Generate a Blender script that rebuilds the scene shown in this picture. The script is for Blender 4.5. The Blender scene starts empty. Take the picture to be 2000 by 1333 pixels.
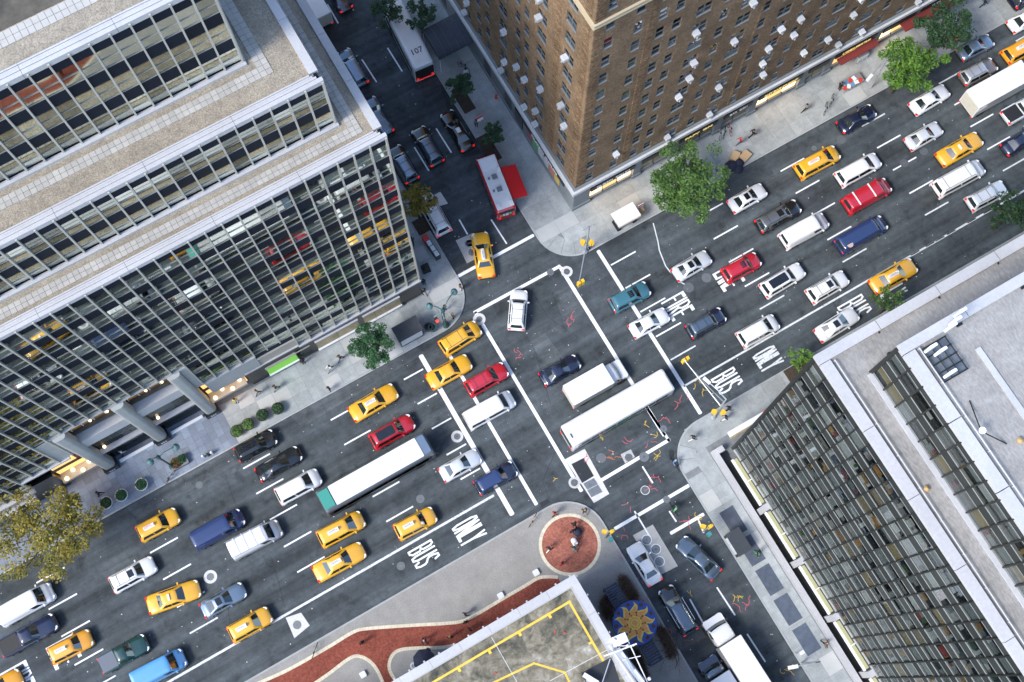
import bpy, bmesh, math, random
from mathutils import Vector, Matrix
random.seed(7)
SC = bpy.context.scene
COL = SC.collection
rad = math.radians

# ------------------------------------------------------------------ camera
# world: X runs along the avenue, Y up the cross street, Z up, metres.
CAM_H, FPX, TILT, ROLL, YAW = 125.0, 2439.73, 0.269596, 0.0112255, 0.5115205
def _rot():
    cy, sy = math.cos(YAW), math.sin(YAW); ct, st = math.cos(TILT), math.sin(TILT); cr, sr = math.cos(ROLL), math.sin(ROLL)
    Rz = Matrix(((cy, -sy, 0), (sy, cy, 0), (0, 0, 1)))
    Rt = Matrix(((1, 0, 0), (0, ct, st), (0, -st, ct)))
    Rr = Matrix(((cr, -sr, 0), (sr, cr, 0), (0, 0, 1)))
    return Rr @ Rt @ Rz
RW = _rot(); RWT = RW.transposed()
cam_d = bpy.data.cameras.new('camera'); cam = bpy.data.objects.new('camera', cam_d); COL.objects.link(cam)
cam_d.sensor_width = 36.0; cam_d.lens = FPX * 36.0 / 2000.0; cam_d.clip_end = 3000; cam_d.clip_start = 1
cam.matrix_world = Matrix.Translation((0, 0, CAM_H)) @ RWT.to_4x4()
SC.camera = cam
def P(px, py, z=0.0):
    """survey point of the photograph -> metres on the level z"""
    d = RWT @ Vector(((px - 1000) / FPX, -(py - 666.5) / FPX, -1.0))
    t = (CAM_H - z) / -d.z
    return Vector((d.x * t, d.y * t, z))
def PR(x, y, z):
    c = RW @ Vector((x, y, z - CAM_H)); return 1000 + FPX * c.x / -c.z, 666.5 - FPX * c.y / -c.z
def inframe(x, y, z, m=25):
    a, b = PR(x, y, z); return -m < a < 2000 + m and -m < b < 1333 + m

# ------------------------------------------------------------------ light
SUN_EL, SUN_AZ = rad(47), rad(188)      # azimuth counter-clockwise from +X: the light comes from down the avenue
w = bpy.data.worlds.new('World'); SC.world = w; w.use_nodes = True
nt = w.node_tree; sky = nt.nodes.new('ShaderNodeTexSky'); sky.sky_type = 'NISHITA'; sky.sun_disc = False
sky.sun_elevation = SUN_EL; sky.sun_rotation = rad(90) - SUN_AZ; sky.dust_density = 1.2; sky.air_density = 1.0; sky.ozone_density = 2.0
bg = nt.nodes['Background']; nt.links.new(sky.outputs[0], bg.inputs[0]); bg.inputs[1].default_value = 0.15
sd = bpy.data.lights.new('sun', 'SUN'); sun = bpy.data.objects.new('sun', sd); COL.objects.link(sun)
sd.energy = 1.5; sd.angle = rad(18); sd.color = (1.0, 0.95, 0.88)
sdir = Vector((math.cos(SUN_EL) * math.cos(SUN_AZ), math.cos(SUN_EL) * math.sin(SUN_AZ), math.sin(SUN_EL)))
sun.rotation_euler = sdir.to_track_quat('Z', 'Y').to_euler(); sun.location = (0, 0, 200)
vs = SC.view_settings; vs.view_transform = 'Standard'; vs.look = 'None'; vs.gamma = 1.0; vs.use_curve_mapping = False
vs.exposure = 1.35
SC.cycles.max_bounces = 6; SC.cycles.diffuse_bounces = 3; SC.cycles.glossy_bounces = 3; SC.cycles.transparent_max_bounces = 6; SC.cycles.transmission_bounces = 3; SC.cycles.caustics_reflective = False

# ------------------------------------------------------------------ materials
MATS = {}
def mat(name, col=(.5, .5, .5), rough=.6, metal=0.0, spec=.5, noise=None, bump=None, emit=None, rnd=0.0, coat=0.0, trans=None):
    """noise: list of (scale xyz, amount, detail) brightness variations; bump: (scale, strength, dist)"""
    if name in MATS: return MATS[name]
    m = bpy.data.materials.new(name); m.use_nodes = True; MATS[name] = m
    T = m.node_tree; N = T.nodes; L = T.links; b = N['Principled BSDF']
    b.inputs['Roughness'].default_value = rough; b.inputs['Metallic'].default_value = metal
    b.inputs['Specular IOR Level'].default_value = spec; b.inputs['Coat Weight'].default_value = coat; b.inputs['Coat Roughness'].default_value = .05; b.inputs['Coat IOR'].default_value = 1.7
    cur = None
    if noise or rnd or bump:
        geo = N.new('ShaderNodeNewGeometry')
        val = None
        def addv(sock):
            nonlocal val
            if val is None: val = sock
            else:
                a = N.new('ShaderNodeMath'); a.operation = 'MULTIPLY'; L.new(val, a.inputs[0]); L.new(sock, a.inputs[1]); val = a.outputs[0]
        for (sc, amt, det) in (noise or []):
            mp = N.new('ShaderNodeMapping'); mp.inputs['Scale'].default_value = sc if isinstance(sc, tuple) else (sc,) * 3
            L.new(geo.outputs['Position'], mp.inputs[0])
            nz = N.new('ShaderNodeTexNoise'); nz.inputs['Scale'].default_value = 1; nz.inputs['Detail'].default_value = det; nz.inputs['Roughness'].default_value = .6
            L.new(mp.outputs[0], nz.inputs['Vector'])
            r = N.new('ShaderNodeMapRange'); r.inputs[1].default_value = .25; r.inputs[2].default_value = .75
            r.inputs[3].default_value = 1 - amt; r.inputs[4].default_value = 1 + amt; L.new(nz.outputs[0], r.inputs[0]); addv(r.outputs[0])
        if rnd:
            oi = N.new('ShaderNodeObjectInfo'); r = N.new('ShaderNodeMapRange'); r.inputs[3].default_value = 1 - rnd; r.inputs[4].default_value = 1 + rnd
            L.new(oi.outputs['Random'], r.inputs[0]); addv(r.outputs[0])
        if val is not None:
            mx = N.new('ShaderNodeVectorMath'); mx.operation = 'SCALE'; mx.inputs[0].default_value = col; L.new(val, mx.inputs['Scale'])
            L.new(mx.outputs[0], b.inputs['Base Color']); cur = mx
        else: b.inputs['Base Color'].default_value = (*col, 1)
        if bump:
            nz = N.new('ShaderNodeTexNoise'); nz.inputs['Scale'].default_value = bump[0]; nz.inputs['Detail'].default_value = 3
            L.new(geo.outputs['Position'], nz.inputs['Vector'])
            bp = N.new('ShaderNodeBump'); bp.inputs['Strength'].default_value = bump[1]; bp.inputs['Distance'].default_value = bump[2]
            L.new(nz.outputs[0], bp.inputs['Height']); L.new(bp.outputs[0], b.inputs['Normal'])
    else: b.inputs['Base Color'].default_value = (*col, 1)
    if emit:
        b.inputs['Emission Color'].default_value = (*emit[0], 1); b.inputs['Emission Strength'].default_value = emit[1]
    return m
def glassmat(name, tint, refl, rough=.02, var=.35, clear=(.72, .77, .74)):
    """window glass: part mirror, part see-through; coating differs a little from pane to pane"""
    m = bpy.data.materials.new(name); m.use_nodes = True; MATS[name] = m; T = m.node_tree; N = T.nodes; L = T.links
    N.remove(N['Principled BSDF']); g = N.new('ShaderNodeBsdfGlossy'); g.inputs['Roughness'].default_value = rough
    oi = N.new('ShaderNodeObjectInfo'); r = N.new('ShaderNodeMapRange'); r.inputs[3].default_value = 1 - var; r.inputs[4].default_value = 1 + var * .5; L.new(oi.outputs['Random'], r.inputs[0])
    sc = N.new('ShaderNodeVectorMath'); sc.operation = 'SCALE'; sc.inputs[0].default_value = tint; L.new(r.outputs[0], sc.inputs['Scale']); L.new(sc.outputs[0], g.inputs[0])
    t = N.new('ShaderNodeBsdfTransparent'); t.inputs[0].default_value = (*clear, 1)
    mx = N.new('ShaderNodeMixShader'); k = N.new('ShaderNodeMath'); k.operation = 'MULTIPLY'; k.inputs[1].default_value = refl; L.new(r.outputs[0], k.inputs[0]); L.new(k.outputs[0], mx.inputs[0])
    L.new(t.outputs[0], mx.inputs[1]); L.new(g.outputs[0], mx.inputs[2]); L.new(mx.outputs[0], N['Material Output'].inputs[0]); return m

# ------------------------------------------------------------------ objects
def tag(o, label=None, cat=None, group=None, kind=None):
    if label: o['label'] = label
    if cat: o['category'] = cat
    if group: o['group'] = group
    if kind: o['kind'] = kind
    return o
def WM(o):
    return o.matrix_basis if o.parent is None else WM(o.parent) @ o.matrix_parent_inverse @ o.matrix_basis
def par(o, p):
    """parent o to p, o's own coordinates staying world coordinates"""
    if p is not None: o.parent = p; o.matrix_parent_inverse = WM(p).inverted()
    return o
def lpar(o, p): o.parent = p; KIDS.setdefault(p, []).append(o); return o
KIDS = {}
def empty(name, loc=(0, 0, 0), rz=0.0):
    o = bpy.data.objects.new(name, None); COL.objects.link(o); o.location = loc; o.rotation_euler = (0, 0, rz); o.empty_display_size = .5; return o
CUBE = {}
def cube_mesh(m):
    k = m.name
    if k not in CUBE:
        me = bpy.data.meshes.new('block_' + k)
        v = [(x, y, z) for x in (-.5, .5) for y in (-.5, .5) for z in (-.5, .5)]
        me.from_pydata(v, [], [(0, 1, 3, 2), (4, 6, 7, 5), (0, 4, 5, 1), (2, 3, 7, 6), (0, 2, 6, 4), (1, 5, 7, 3)]); me.materials.append(m); CUBE[k] = me
    return CUBE[k]
def bx(name, m, x0, x1, y0, y1, z0, z1, parent=None):
    o = bpy.data.objects.new(name, cube_mesh(m)); COL.objects.link(o)
    o.location = ((x0 + x1) / 2, (y0 + y1) / 2, (z0 + z1) / 2); o.scale = (abs(x1 - x0), abs(y1 - y0), abs(z1 - z0))
    return par(o, parent)
class MB:
    """collects faces, then links them as one mesh"""
    def __init__(s): s.v = []; s.f = []; s.mi = []
    def add(s, vs, fs, mi=0):
        b = len(s.v); s.v += [tuple(v) for v in vs]; s.f += [tuple(i + b for i in f) for f in fs]; s.mi += [mi] * len(fs); return s
    def box(s, x0, x1, y0, y1, z0, z1, mi=0):
        v = [(x, y, z) for x in (x0, x1) for y in (y0, y1) for z in (z0, z1)]
        return s.add(v, [(0, 1, 3, 2), (4, 6, 7, 5), (0, 4, 5, 1), (2, 3, 7, 6), (0, 2, 6, 4), (1, 5, 7, 3)], mi)
    def obox(s, c, ux, uy, hx, hy, z0, z1, mi=0):
        """box turned in plan: centre c, unit axes ux uy, half sizes"""
        v = []
        for a in (-1, 1):
            for b in (-1, 1):
                for z in (z0, z1): v.append((c[0] + ux[0] * hx * a + uy[0] * hy * b, c[1] + ux[1] * hx * a + uy[1] * hy * b, z))
        return s.add(v, [(0, 1, 3, 2), (4, 6, 7, 5), (0, 4, 5, 1), (2, 3, 7, 6), (0, 2, 6, 4), (1, 5, 7, 3)], mi)
    def prism(s, poly, z0, z1, mi=0):
        n = len(poly); v = [(x, y, z0) for x, y in poly] + [(x, y, z1) for x, y in poly]
        f = [tuple(range(n, 2 * n)), tuple(range(n - 1, -1, -1))] + [(i, (i + 1) % n, n + (i + 1) % n, n + i) for i in range(n)]
        return s.add(v, f, mi)
    def sheet(s, poly, z, mi=0):
        return s.add([(x, y, z) for x, y in poly], [tuple(range(len(poly)))], mi)
    def cyl(s, x, y, z0, z1, r0, r1=None, n=14, mi=0):
        r1 = r0 if r1 is None else r1
        v = [(x + r * math.cos(2 * math.pi * i / n), y + r * math.sin(2 * math.pi * i / n), z) for r, z in ((r0, z0), (r1, z1)) for i in range(n)]
        f = [tuple(range(n - 1, -1, -1)), tuple(range(n, 2 * n))] + [(i, (i + 1) % n, n + (i + 1) % n, n + i) for i in range(n)]
        return s.add(v, f, mi)
    def lathe(s, x, y, prof, n=14, mi=0):
        v = []; f = []
        for r, z in prof:
            for i in range(n): v.append((x + r * math.cos(2 * math.pi * i / n), y + r * math.sin(2 * math.pi * i / n), z))
        for k in range(len(prof) - 1):
            for i in range(n): f.append((k * n + i, k * n + (i + 1) % n, (k + 1) * n + (i + 1) % n, (k + 1) * n + i))
        f.append(tuple(range(n - 1, -1, -1))); f.append(tuple(range((len(prof) - 1) * n, len(prof) * n)))
        return s.add(v, f, mi)
    def tube(s, pts, r, n=6, mi=0):
        pts = [Vector(p) for p in pts]; rs = r if isinstance(r, (list, tuple)) else [r] * len(pts); v = []
        for i, p in enumerate(pts):
            d = (pts[min(i + 1, len(pts) - 1)] - pts[max(i - 1, 0)]).normalized()
            a = d.cross(Vector((0, 0, 1)));
            if a.length < 1e-3: a = Vector((1, 0, 0))
            a.normalize(); b = d.cross(a)
            for k in range(n): v.append(p + (a * math.cos(2 * math.pi * k / n) + b * math.sin(2 * math.pi * k / n)) * rs[i])
        f = [(i * n + k, i * n + (k + 1) % n, (i + 1) * n + (k + 1) % n, (i + 1) * n + k) for i in range(len(pts) - 1) for k in range(n)]
        f += [tuple(range(n - 1, -1, -1)), tuple(range((len(pts) - 1) * n, len(pts) * n))]
        return s.add(v, f, mi)
    def strip(s, pts, wd, z, mi=0, dz=0.0006):
        """flat painted stroke: one rectangle for each leg, each a hair above the last"""
        for i in range(len(pts) - 1):
            a = Vector(pts[i]); b = Vector(pts[i + 1]); d = b - a
            if d.length < 1e-6: continue
            d.normalize(); n = Vector((-d.y, d.x)) * wd / 2; a = a - d * wd * .35; b = b + d * wd * .35; zz = z + dz * i
            c = wd * .18
            q = [a + n - d * 0, a + n * .5 - d * c, a - n * .5 - d * c, a - n, b - n, b - n * .5 + d * c, b + n * .5 + d * c, b + n]
            s.add([(p.x, p.y, zz) for p in q], [tuple(range(8))], mi)
        return s
    def build(s, name, mats, parent=None, smooth=False, local=False):
        me = bpy.data.meshes.new(name); me.from_pydata(s.v, [], s.f)
        for m in (mats if isinstance(mats, (list, tuple)) else [mats]): me.materials.append(m)
        if len(set(s.mi)) > 1: me.polygons.foreach_set('material_index', s.mi)
        if smooth: me.polygons.foreach_set('use_smooth', [True] * len(me.polygons))
        me.update(); o = bpy.data.objects.new(name, me); COL.objects.link(o)
        if parent is not None: lpar(o, parent) if local else par(o, parent)
        return o
class Pieces:
    """alike pieces of one thing: those in view are parts of their own, the rest one 'stuff' part"""
    def __init__(s, name, parent, limit=295): s.name = name; s.p = parent; s.n = 0; s.lim = limit; s.rest = {}
    def box(s, m, x0, x1, y0, y1, z0, z1):
        if s.n < s.lim and inframe((x0 + x1) / 2, (y0 + y1) / 2, (z0 + z1) / 2):
            s.n += 1; return bx(s.name, m, x0, x1, y0, y1, z0, z1, s.p)
        s.rest.setdefault(m.name, MB()).box(x0, x1, y0, y1, z0, z1)
    def done(s):
        for k, b in s.rest.items(): tag(b.build(s.name + 's_beyond', MATS[k], s.p), kind='stuff')
def text_mesh(txt, size, depth=.02, bold=0.0, align='CENTER'):
    cu = bpy.data.curves.new('t', 'FONT'); cu.body = txt; cu.size = size; cu.extrude = depth; cu.offset = bold; cu.align_x = align; cu.align_y = 'CENTER'; cu.resolution_u = 2
    o = bpy.data.objects.new('t', cu); COL.objects.link(o); dg = bpy.context.evaluated_depsgraph_get(); dg.update()
    me = bpy.data.meshes.new_from_object(o.evaluated_get(dg)); bpy.data.objects.remove(o); bpy.data.curves.remove(cu); return me
def text_obj(name, txt, size, m, M, parent, depth=.02, bold=0.0, sx=1.0):
    me = text_mesh(txt, size, depth, bold); me.materials.clear(); me.materials.append(m)
    o = bpy.data.objects.new(name, me); COL.objects.link(o); o.matrix_basis = M @ Matrix.Diagonal((sx, 1, 1, 1)); return par(o, parent)
def rrect(x0, x1, y0, y1, r, n=4):
    out = []
    for cx, cy, a in ((x1 - r, y1 - r, 0), (x0 + r, y1 - r, 90), (x0 + r, y0 + r, 180), (x1 - r, y0 + r, 270)):
        for i in range(n + 1):
            t = rad(a + 90 * i / n); out.append((cx + r * math.cos(t), cy + r * math.sin(t)))
    return out
# ================================================================== SETTING: road, pavements, markings
def asphalt(name, base, lane=True):
    m = bpy.data.materials.new(name); m.use_nodes = True; MATS[name] = m; T = m.node_tree; N = T.nodes; L = T.links; b = N['Principled BSDF']
    geo = N.new('ShaderNodeNewGeometry')
    def noise(sc, det, lo, hi, a=.3, c=.7):
        mp = N.new('ShaderNodeMapping'); mp.inputs['Scale'].default_value = sc; L.new(geo.outputs['Position'], mp.inputs[0])
        nz = N.new('ShaderNodeTexNoise'); nz.inputs['Scale'].default_value = 1; nz.inputs['Detail'].default_value = det; nz.inputs['Roughness'].default_value = .62
        L.new(mp.outputs[0], nz.inputs['Vector']); r = N.new('ShaderNodeMapRange'); r.inputs[1].default_value = a; r.inputs[2].default_value = c; r.inputs[3].default_value = lo; r.inputs[4].default_value = hi
        L.new(nz.outputs[0], r.inputs[0]); return r.outputs[0]
    def mul(a, c):
        k = N.new('ShaderNodeMath'); k.operation = 'MULTIPLY'; L.new(a, k.inputs[0]); L.new(c, k.inputs[1]); return k.outputs[0]
    v = mul(noise((16, 16, 16), 3, .62, 1.42), noise((.2, .2, .2), 5, .68, 1.34))
    v = mul(v, noise((.045, .9, 1), 4, .64, 1.36))
    v = mul(v, noise((1.6, 1.6, 1), 2, .88, 1.12))
    v = mul(v, noise((.55, .55, 1), 6, .62, 1.0, .33, .43))       # oil and tyre stains
    if lane:    # drip line between the wheel tracks of every lane
        sp = N.new('ShaderNodeSeparateXYZ'); L.new(geo.outputs['Position'], sp.inputs[0])
        k = N.new('ShaderNodeMath'); k.operation = 'MULTIPLY_ADD'; k.inputs[1].default_value = 2 * math.pi / 3.03; k.inputs[2].default_value = -2 * math.pi * (18.65 / 3.03 % 1); L.new(sp.outputs[1], k.inputs[0])
        c = N.new('ShaderNodeMath'); c.operation = 'COSINE'; L.new(k.outputs[0], c.inputs[0])
        r = N.new('ShaderNodeMapRange'); r.inputs[1].default_value = -1; r.inputs[2].default_value = 1; r.inputs[3].default_value = 1.10; r.inputs[4].default_value = .86; L.new(c.outputs[0], r.inputs[0]); v = mul(v, r.outputs[0])
    mx = N.new('ShaderNodeVectorMath'); mx.operation = 'SCALE'; mx.inputs[0].default_value = base; L.new(v, mx.inputs['Scale']); L.new(mx.outputs[0], b.inputs['Base Color'])
    b.inputs['Roughness'].default_value = .82; b.inputs['Specular IOR Level'].default_value = .3
    nz = N.new('ShaderNodeTexNoise'); nz.inputs['Scale'].default_value = 22; L.new(geo.outputs['Position'], nz.inputs['Vector'])
    bp = N.new('ShaderNodeBump'); bp.inputs['Strength'].default_value = .5; bp.inputs['Distance'].default_value = .02; L.new(nz.outputs[0], bp.inputs['Height']); L.new(bp.outputs[0], b.inputs['Normal'])
    return m
ASPH = asphalt('asphalt', (.062, .075, .083)); PATCH = asphalt('asphalt_patch', (.082, .095, .103), False); PATCHD = asphalt('asphalt_dark', (.045, .052, .058), False)
def paintmat(name, col, wear):
    """road paint with worn-through flakes"""
    m = mat(name, col, .7, noise=[(3, .08, 3)]); T = m.node_tree; N = T.nodes; L = T.links; b = N['Principled BSDF']
    src = b.inputs['Base Color'].links[0].from_socket; geo = N.new('ShaderNodeNewGeometry'); nz = N.new('ShaderNodeTexNoise'); nz.inputs['Scale'].default_value = 6.5; nz.inputs['Detail'].default_value = 6; nz.inputs['Roughness'].default_value = .7
    L.new(geo.outputs['Position'], nz.inputs['Vector']); r = N.new('ShaderNodeMapRange'); r.inputs[1].default_value = wear; r.inputs[2].default_value = wear + .08; L.new(nz.outputs[0], r.inputs[0])
    mx = N.new('ShaderNodeMix'); mx.data_type = 'RGBA'; mx.inputs[6].default_value = (.09, .1, .105, 1); L.new(r.outputs[0], mx.inputs[0]); L.new(src, mx.inputs[7]); L.new(mx.outputs[2], b.inputs['Base Color']); return m
PAINT = paintmat('road_paint', (.83, .85, .87), .26); PAINTW = paintmat('road_paint_worn', (.68, .71, .73), .36)
CONC = mat('pavement_concrete', (.33, .355, .355), .85, noise=[(.45, .22, 6), (9, .12, 3), (2.2, .12, 5)], rnd=.09, bump=(30, .2, .01))
CONCN = mat('pavement_concrete_new', (.43, .44, .43), .85, noise=[(.6, .08, 5), (9, .06, 3)], rnd=.05)
KERB = mat('kerb_stone', (.36, .38, .385), .8, noise=[(.8, .16, 5), (12, .1, 2)])
BED = mat('pavement_bed', (.20, .215, .22), .9, noise=[(1.5, .2, 4), (14, .15, 2)])
SLATE = mat('blue_slate', (.21, .245, .30), .6, noise=[(.5, .14, 4), (6, .14, 4)], rnd=.17)
COBB = mat('plaza_sett', (.29, .285, .27), .9, noise=[(.35, .12, 5), (7, .14, 2), (.9, .1, 3)], bump=(16, .5, .02))
CREAM = mat('cream_border', (.66, .60, .46), .8, noise=[(2, .1, 4)], rnd=.06)
MAN = mat('manhole_iron', (.17, .185, .195), .55, metal=.5, noise=[(12, .25, 3)], rnd=.2)
MANC = mat('manhole_collar', (.56, .56, .54), .85, noise=[(4, .14, 3)], rnd=.1)
PCONC = mat('patch_concrete', (.44, .44, .42), .85, noise=[(1.2, .16, 5), (10, .1, 3)])
IRON = mat('dark_grating', (.035, .04, .045), .6, metal=.4)
STEEL = mat('steel_plate', (.22, .24, .255), .5, metal=.6, noise=[(3, .2, 4)])
PINK = mat('spray_pink', (.50, .11, .14), .8); YEL = mat('spray_yellow', (.55, .38, .06), .8); ORA = mat('spray_orange', (.52, .16, .06), .8)
DIRT = mat('tree_pit_soil', (.06, .045, .032), .95, noise=[(5, .4, 4)])
def brickmat(name, c1, c2, mortar, sc, w_, h_, ms=.02, rot=0.0, wallplane=None):
    m = bpy.data.materials.new(name); m.use_nodes = True; MATS[name] = m; T = m.node_tree; N = T.nodes; L = T.links; b = N['Principled BSDF']; b.inputs['Roughness'].default_value = .9; b.inputs['Specular IOR Level'].default_value = .25
    geo = N.new('ShaderNodeNewGeometry'); v = geo.outputs['Position']
    if wallplane:
        sp = N.new('ShaderNodeSeparateXYZ'); cb = N.new('ShaderNodeCombineXYZ'); L.new(v, sp.inputs[0]); ad = N.new('ShaderNodeMath'); L.new(sp.outputs[0], ad.inputs[0]); L.new(sp.outputs[1], ad.inputs[1])
        L.new(ad.outputs[0], cb.inputs[0]); L.new(sp.outputs[2], cb.inputs[1]); v = cb.outputs[0]
    br = N.new('ShaderNodeTexBrick'); br.inputs['Scale'].default_value = sc; br.inputs['Brick Width'].default_value = w_; br.inputs['Row Height'].default_value = h_; br.inputs['Mortar Size'].default_value = ms
    br.inputs['Color1'].default_value = (*c1, 1); br.inputs['Color2'].default_value = (*c2, 1); br.inputs['Mortar'].default_value = (*mortar, 1); L.new(v, br.inputs['Vector'])
    nz = N.new('ShaderNodeTexNoise'); nz.inputs['Scale'].default_value = .35; nz.inputs['Detail'].default_value = 5; L.new(geo.outputs['Position'], nz.inputs['Vector'])
    n2 = N.new('ShaderNodeTexNoise'); n2.inputs['Scale'].default_value = 5; n2.inputs['Detail'].default_value = 4; L.new(geo.outputs['Position'], n2.inputs['Vector'])
    r = N.new('ShaderNodeMapRange'); r.inputs[1].default_value = .3; r.inputs[2].default_value = .7; r.inputs[3].default_value = .72; r.inputs[4].default_value = 1.25; L.new(nz.outputs[0], r.inputs[0])
    r2 = N.new('ShaderNodeMapRange'); r2.inputs[1].default_value = .3; r2.inputs[2].default_value = .7; r2.inputs[3].default_value = .7; r2.inputs[4].default_value = 1.3; L.new(n2.outputs[0], r2.inputs[0])
    k = N.new('ShaderNodeMath'); k.operation = 'MULTIPLY'; L.new(r.outputs[0], k.inputs[0]); L.new(r2.outputs[0], k.inputs[1])
    mx = N.new('ShaderNodeVectorMath'); mx.operation = 'SCALE'; L.new(br.outputs[0], mx.inputs[0]); L.new(k.outputs[0], mx.inputs['Scale']); L.new(mx.outputs[0], b.inputs['Base Color'])
    bp = N.new('ShaderNodeBump'); bp.inputs['Strength'].default_value = .6; bp.inputs['Distance'].default_value = .02; L.new(br.outputs[1], bp.inputs['Height']); bp.invert = True; L.new(bp.outputs[0], b.inputs['Normal']); return m
REDBRICK = brickmat('red_path_brick', (.25, .062, .042), (.30, .08, .052), (.17, .065, .05), 1, .22, .11, .01)

# ---- the road, one sheet to the horizon
S = 1500
road = tag(MB().sheet([(-S, -S), (S, -S), (S, S), (-S, S)], 0).build('road', ASPH), kind='structure')
YN, YS, XL, XR, RC = 34.5, 13.42, 15.45, 24.85, 4.1      # kerb lines of the avenue and of the cross street
def corner(cx, cy, a0, a1, n=10): return [(cx + RC * math.cos(rad(a0 + (a1 - a0) * i / n)), cy + RC * math.sin(rad(a0 + (a1 - a0) * i / n))) for i in range(n + 1)]
FAR = 420
ARC = {'nw': corner(XL - RC, YN + RC, 270, 360), 'ne': corner(XR + RC, YN + RC, 180, 270), 'sw': corner(XL - RC, YS - RC, 90, 0), 'se': corner(XR + RC, YS - RC, 180, 90)}
POLY = {'nw': [(-FAR, YN)] + ARC['nw'] + [(XL, FAR), (-FAR, FAR)], 'ne': [(XR, FAR)] + ARC['ne'] + [(FAR, YN), (FAR, FAR)],
        'sw': [(-FAR, YS)] + ARC['sw'] + [(XL, -FAR), (-FAR, -FAR)], 'se': [(XR, -FAR)] + ARC['se'] + [(FAR, YS), (FAR, -FAR)]}
SW = {}
for k in POLY:
    pm = MB().prism(POLY[k] if k in ('nw',) else POLY[k], 0, .125)
    SW[k] = tag(pm.build({'nw': 'pavement_north_west', 'ne': 'pavement_north_east', 'sw': 'plaza', 'se': 'pavement_south_east'}[k], COBB if k == 'sw' else BED), kind='structure')
    # kerb stones, one by one where they are near
    pts = [Vector(p) for p in ([{'nw': (-58, YN), 'ne': (XR, 76), 'sw': (-58, YS), 'se': (XR, -20)}[k]] + ARC[k] + [{'nw': (XL, 76), 'ne': (92, YN), 'sw': (XL, -20), 'se': (92, YS)}[k]])]
    pc = 0; rest = MB()
    cen = Vector({'nw': (-30, 60), 'ne': (60, 60), 'sw': (-30, -20), 'se': (60, -20)}[k])
    for i in range(len(pts) - 1):
        a, b = pts[i], pts[i + 1]; ln = (b - a).length; n = max(1, round(ln / 2.4)) if ln > 2 else 1; d = (b - a) / ln
        nn = Vector((-d.y, d.x)); nn = nn if nn.dot(cen - a) > 0 else -nn
        for j in range(n):
            c = a + d * ln * (j + .5) / n + nn * .085; h = ln / n / 2 - (.008 if n > 1 else -.01)
            mb = MB().obox(c, d, nn, h, .085, .0, .15 + random.uniform(-.004, .004))
            if inframe(c.x, c.y, .1): mb.build('kerb_stone', KERB, SW[k])
            else: rest.obox(c, d, nn, h, .085, 0, .15)
    if rest.v: tag(rest.build('kerb_beyond', KERB, SW[k]), kind='stuff')
# ---- pavement flags
def flags(parent, m, x0, x1, y0, y1, sx, sy, name='paving_flag', skip=None, new=.0, gap=.018, top=.148):
    pc = Pieces(name, parent); nx = max(1, round((x1 - x0) / sx)); ny = max(1, round((y1 - y0) / sy)); dx = (x1 - x0) / nx; dy = (y1 - y0) / ny
    for i in range(nx):
        for j in range(ny):
            a, b, c, d = x0 + i * dx, x0 + (i + 1) * dx, y0 + j * dy, y0 + (j + 1) * dy
            if skip and skip((a + b) / 2, (c + d) / 2): continue
            pc.box(CONCN if random.random() < new else m, a + gap / 2, b - gap / 2, c + gap / 2, d - gap / 2, .1, top + random.uniform(-.003, .003))
    pc.done()
def outcorner(cx, cy, sx, sy):
    return lambda x, y: ((x - cx) * sx > -.4 and (y - cy) * sy > -.4 and (Vector((x - cx, y - cy)).length > RC - 1.0))
flags(SW['nw'], CONC, -12.5, XL - .18, YN + .18, 39.1, 1.75, 1.5, skip=outcorner(XL - RC, YN + RC, 1, -1), new=.2)
flags(SW['nw'], CONC, 11.4, XL - .18, 39.1, 75, 1.3, 1.6, new=.1)
flags(SW['ne'], CONC, XR + .18, 90, YN + .18, 39.4, 2.3, 1.6, skip=outcorner(XR + RC, YN + RC, -1, -1), new=.06)
flags(SW['ne'], CONC, XR + .18, 29.65, 39.4, 76, 1.5, 2.6, new=.06)
flags(SW['se'], CONC, XR + .18, 90, 10.6, YS - .18, 2.3, 2.6, skip=outcorner(XR + RC, YS - RC, -1, 1), new=.05)
flags(SW['se'], CONC, XR + .18, 28.3, -22, 10.6, 1.65, 1.9, skip=outcorner(XR + RC, YS - RC, -1, 1), new=.06)
flags(SW['nw'], SLATE, -43, -12.52, YN + .18, 41.5, .76, .76, name='slate_slab', top=.15)
for k, (ax, ay, a0, a1) in {'nw': (XL - RC, YN + RC, 270, 360), 'ne': (XR + RC, YN + RC, 180, 270), 'se': (XR + RC, YS - RC, 90, 180)}.items():
    for i in range(4):
        t0, t1 = a0 + (a1 - a0) * i / 4 + .5, a0 + (a1 - a0) * (i + 1) / 4 - .5
        outer = [(ax + (RC - .19) * math.cos(rad(t0 + (t1 - t0) * q / 4)), ay + (RC - .19) * math.sin(rad(t0 + (t1 - t0) * q / 4))) for q in range(5)]
        inner = [(ax + 2.2 * math.cos(rad(t1 + (t0 - t1) * q / 4)), ay + 2.2 * math.sin(rad(t1 + (t0 - t1) * q / 4))) for q in range(5)]
        MB().prism(outer + inner, .1, .1405 - .003 * (i % 2)).build('corner_flag', CONC, SW[k])
# dark cellar-door slabs on the pavement by the dark-glass building
for y in (3.0, -.3, -3.6, -6.9, -10.2):
    bx('cellar_slab', mat('dark_slab', (.075, .095, .13), .7, noise=[(2, .25, 4)], rnd=.25), 25.9, 27.5, y - 1.5, y + 1.3, .11, .1535, SW['se'])
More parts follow.
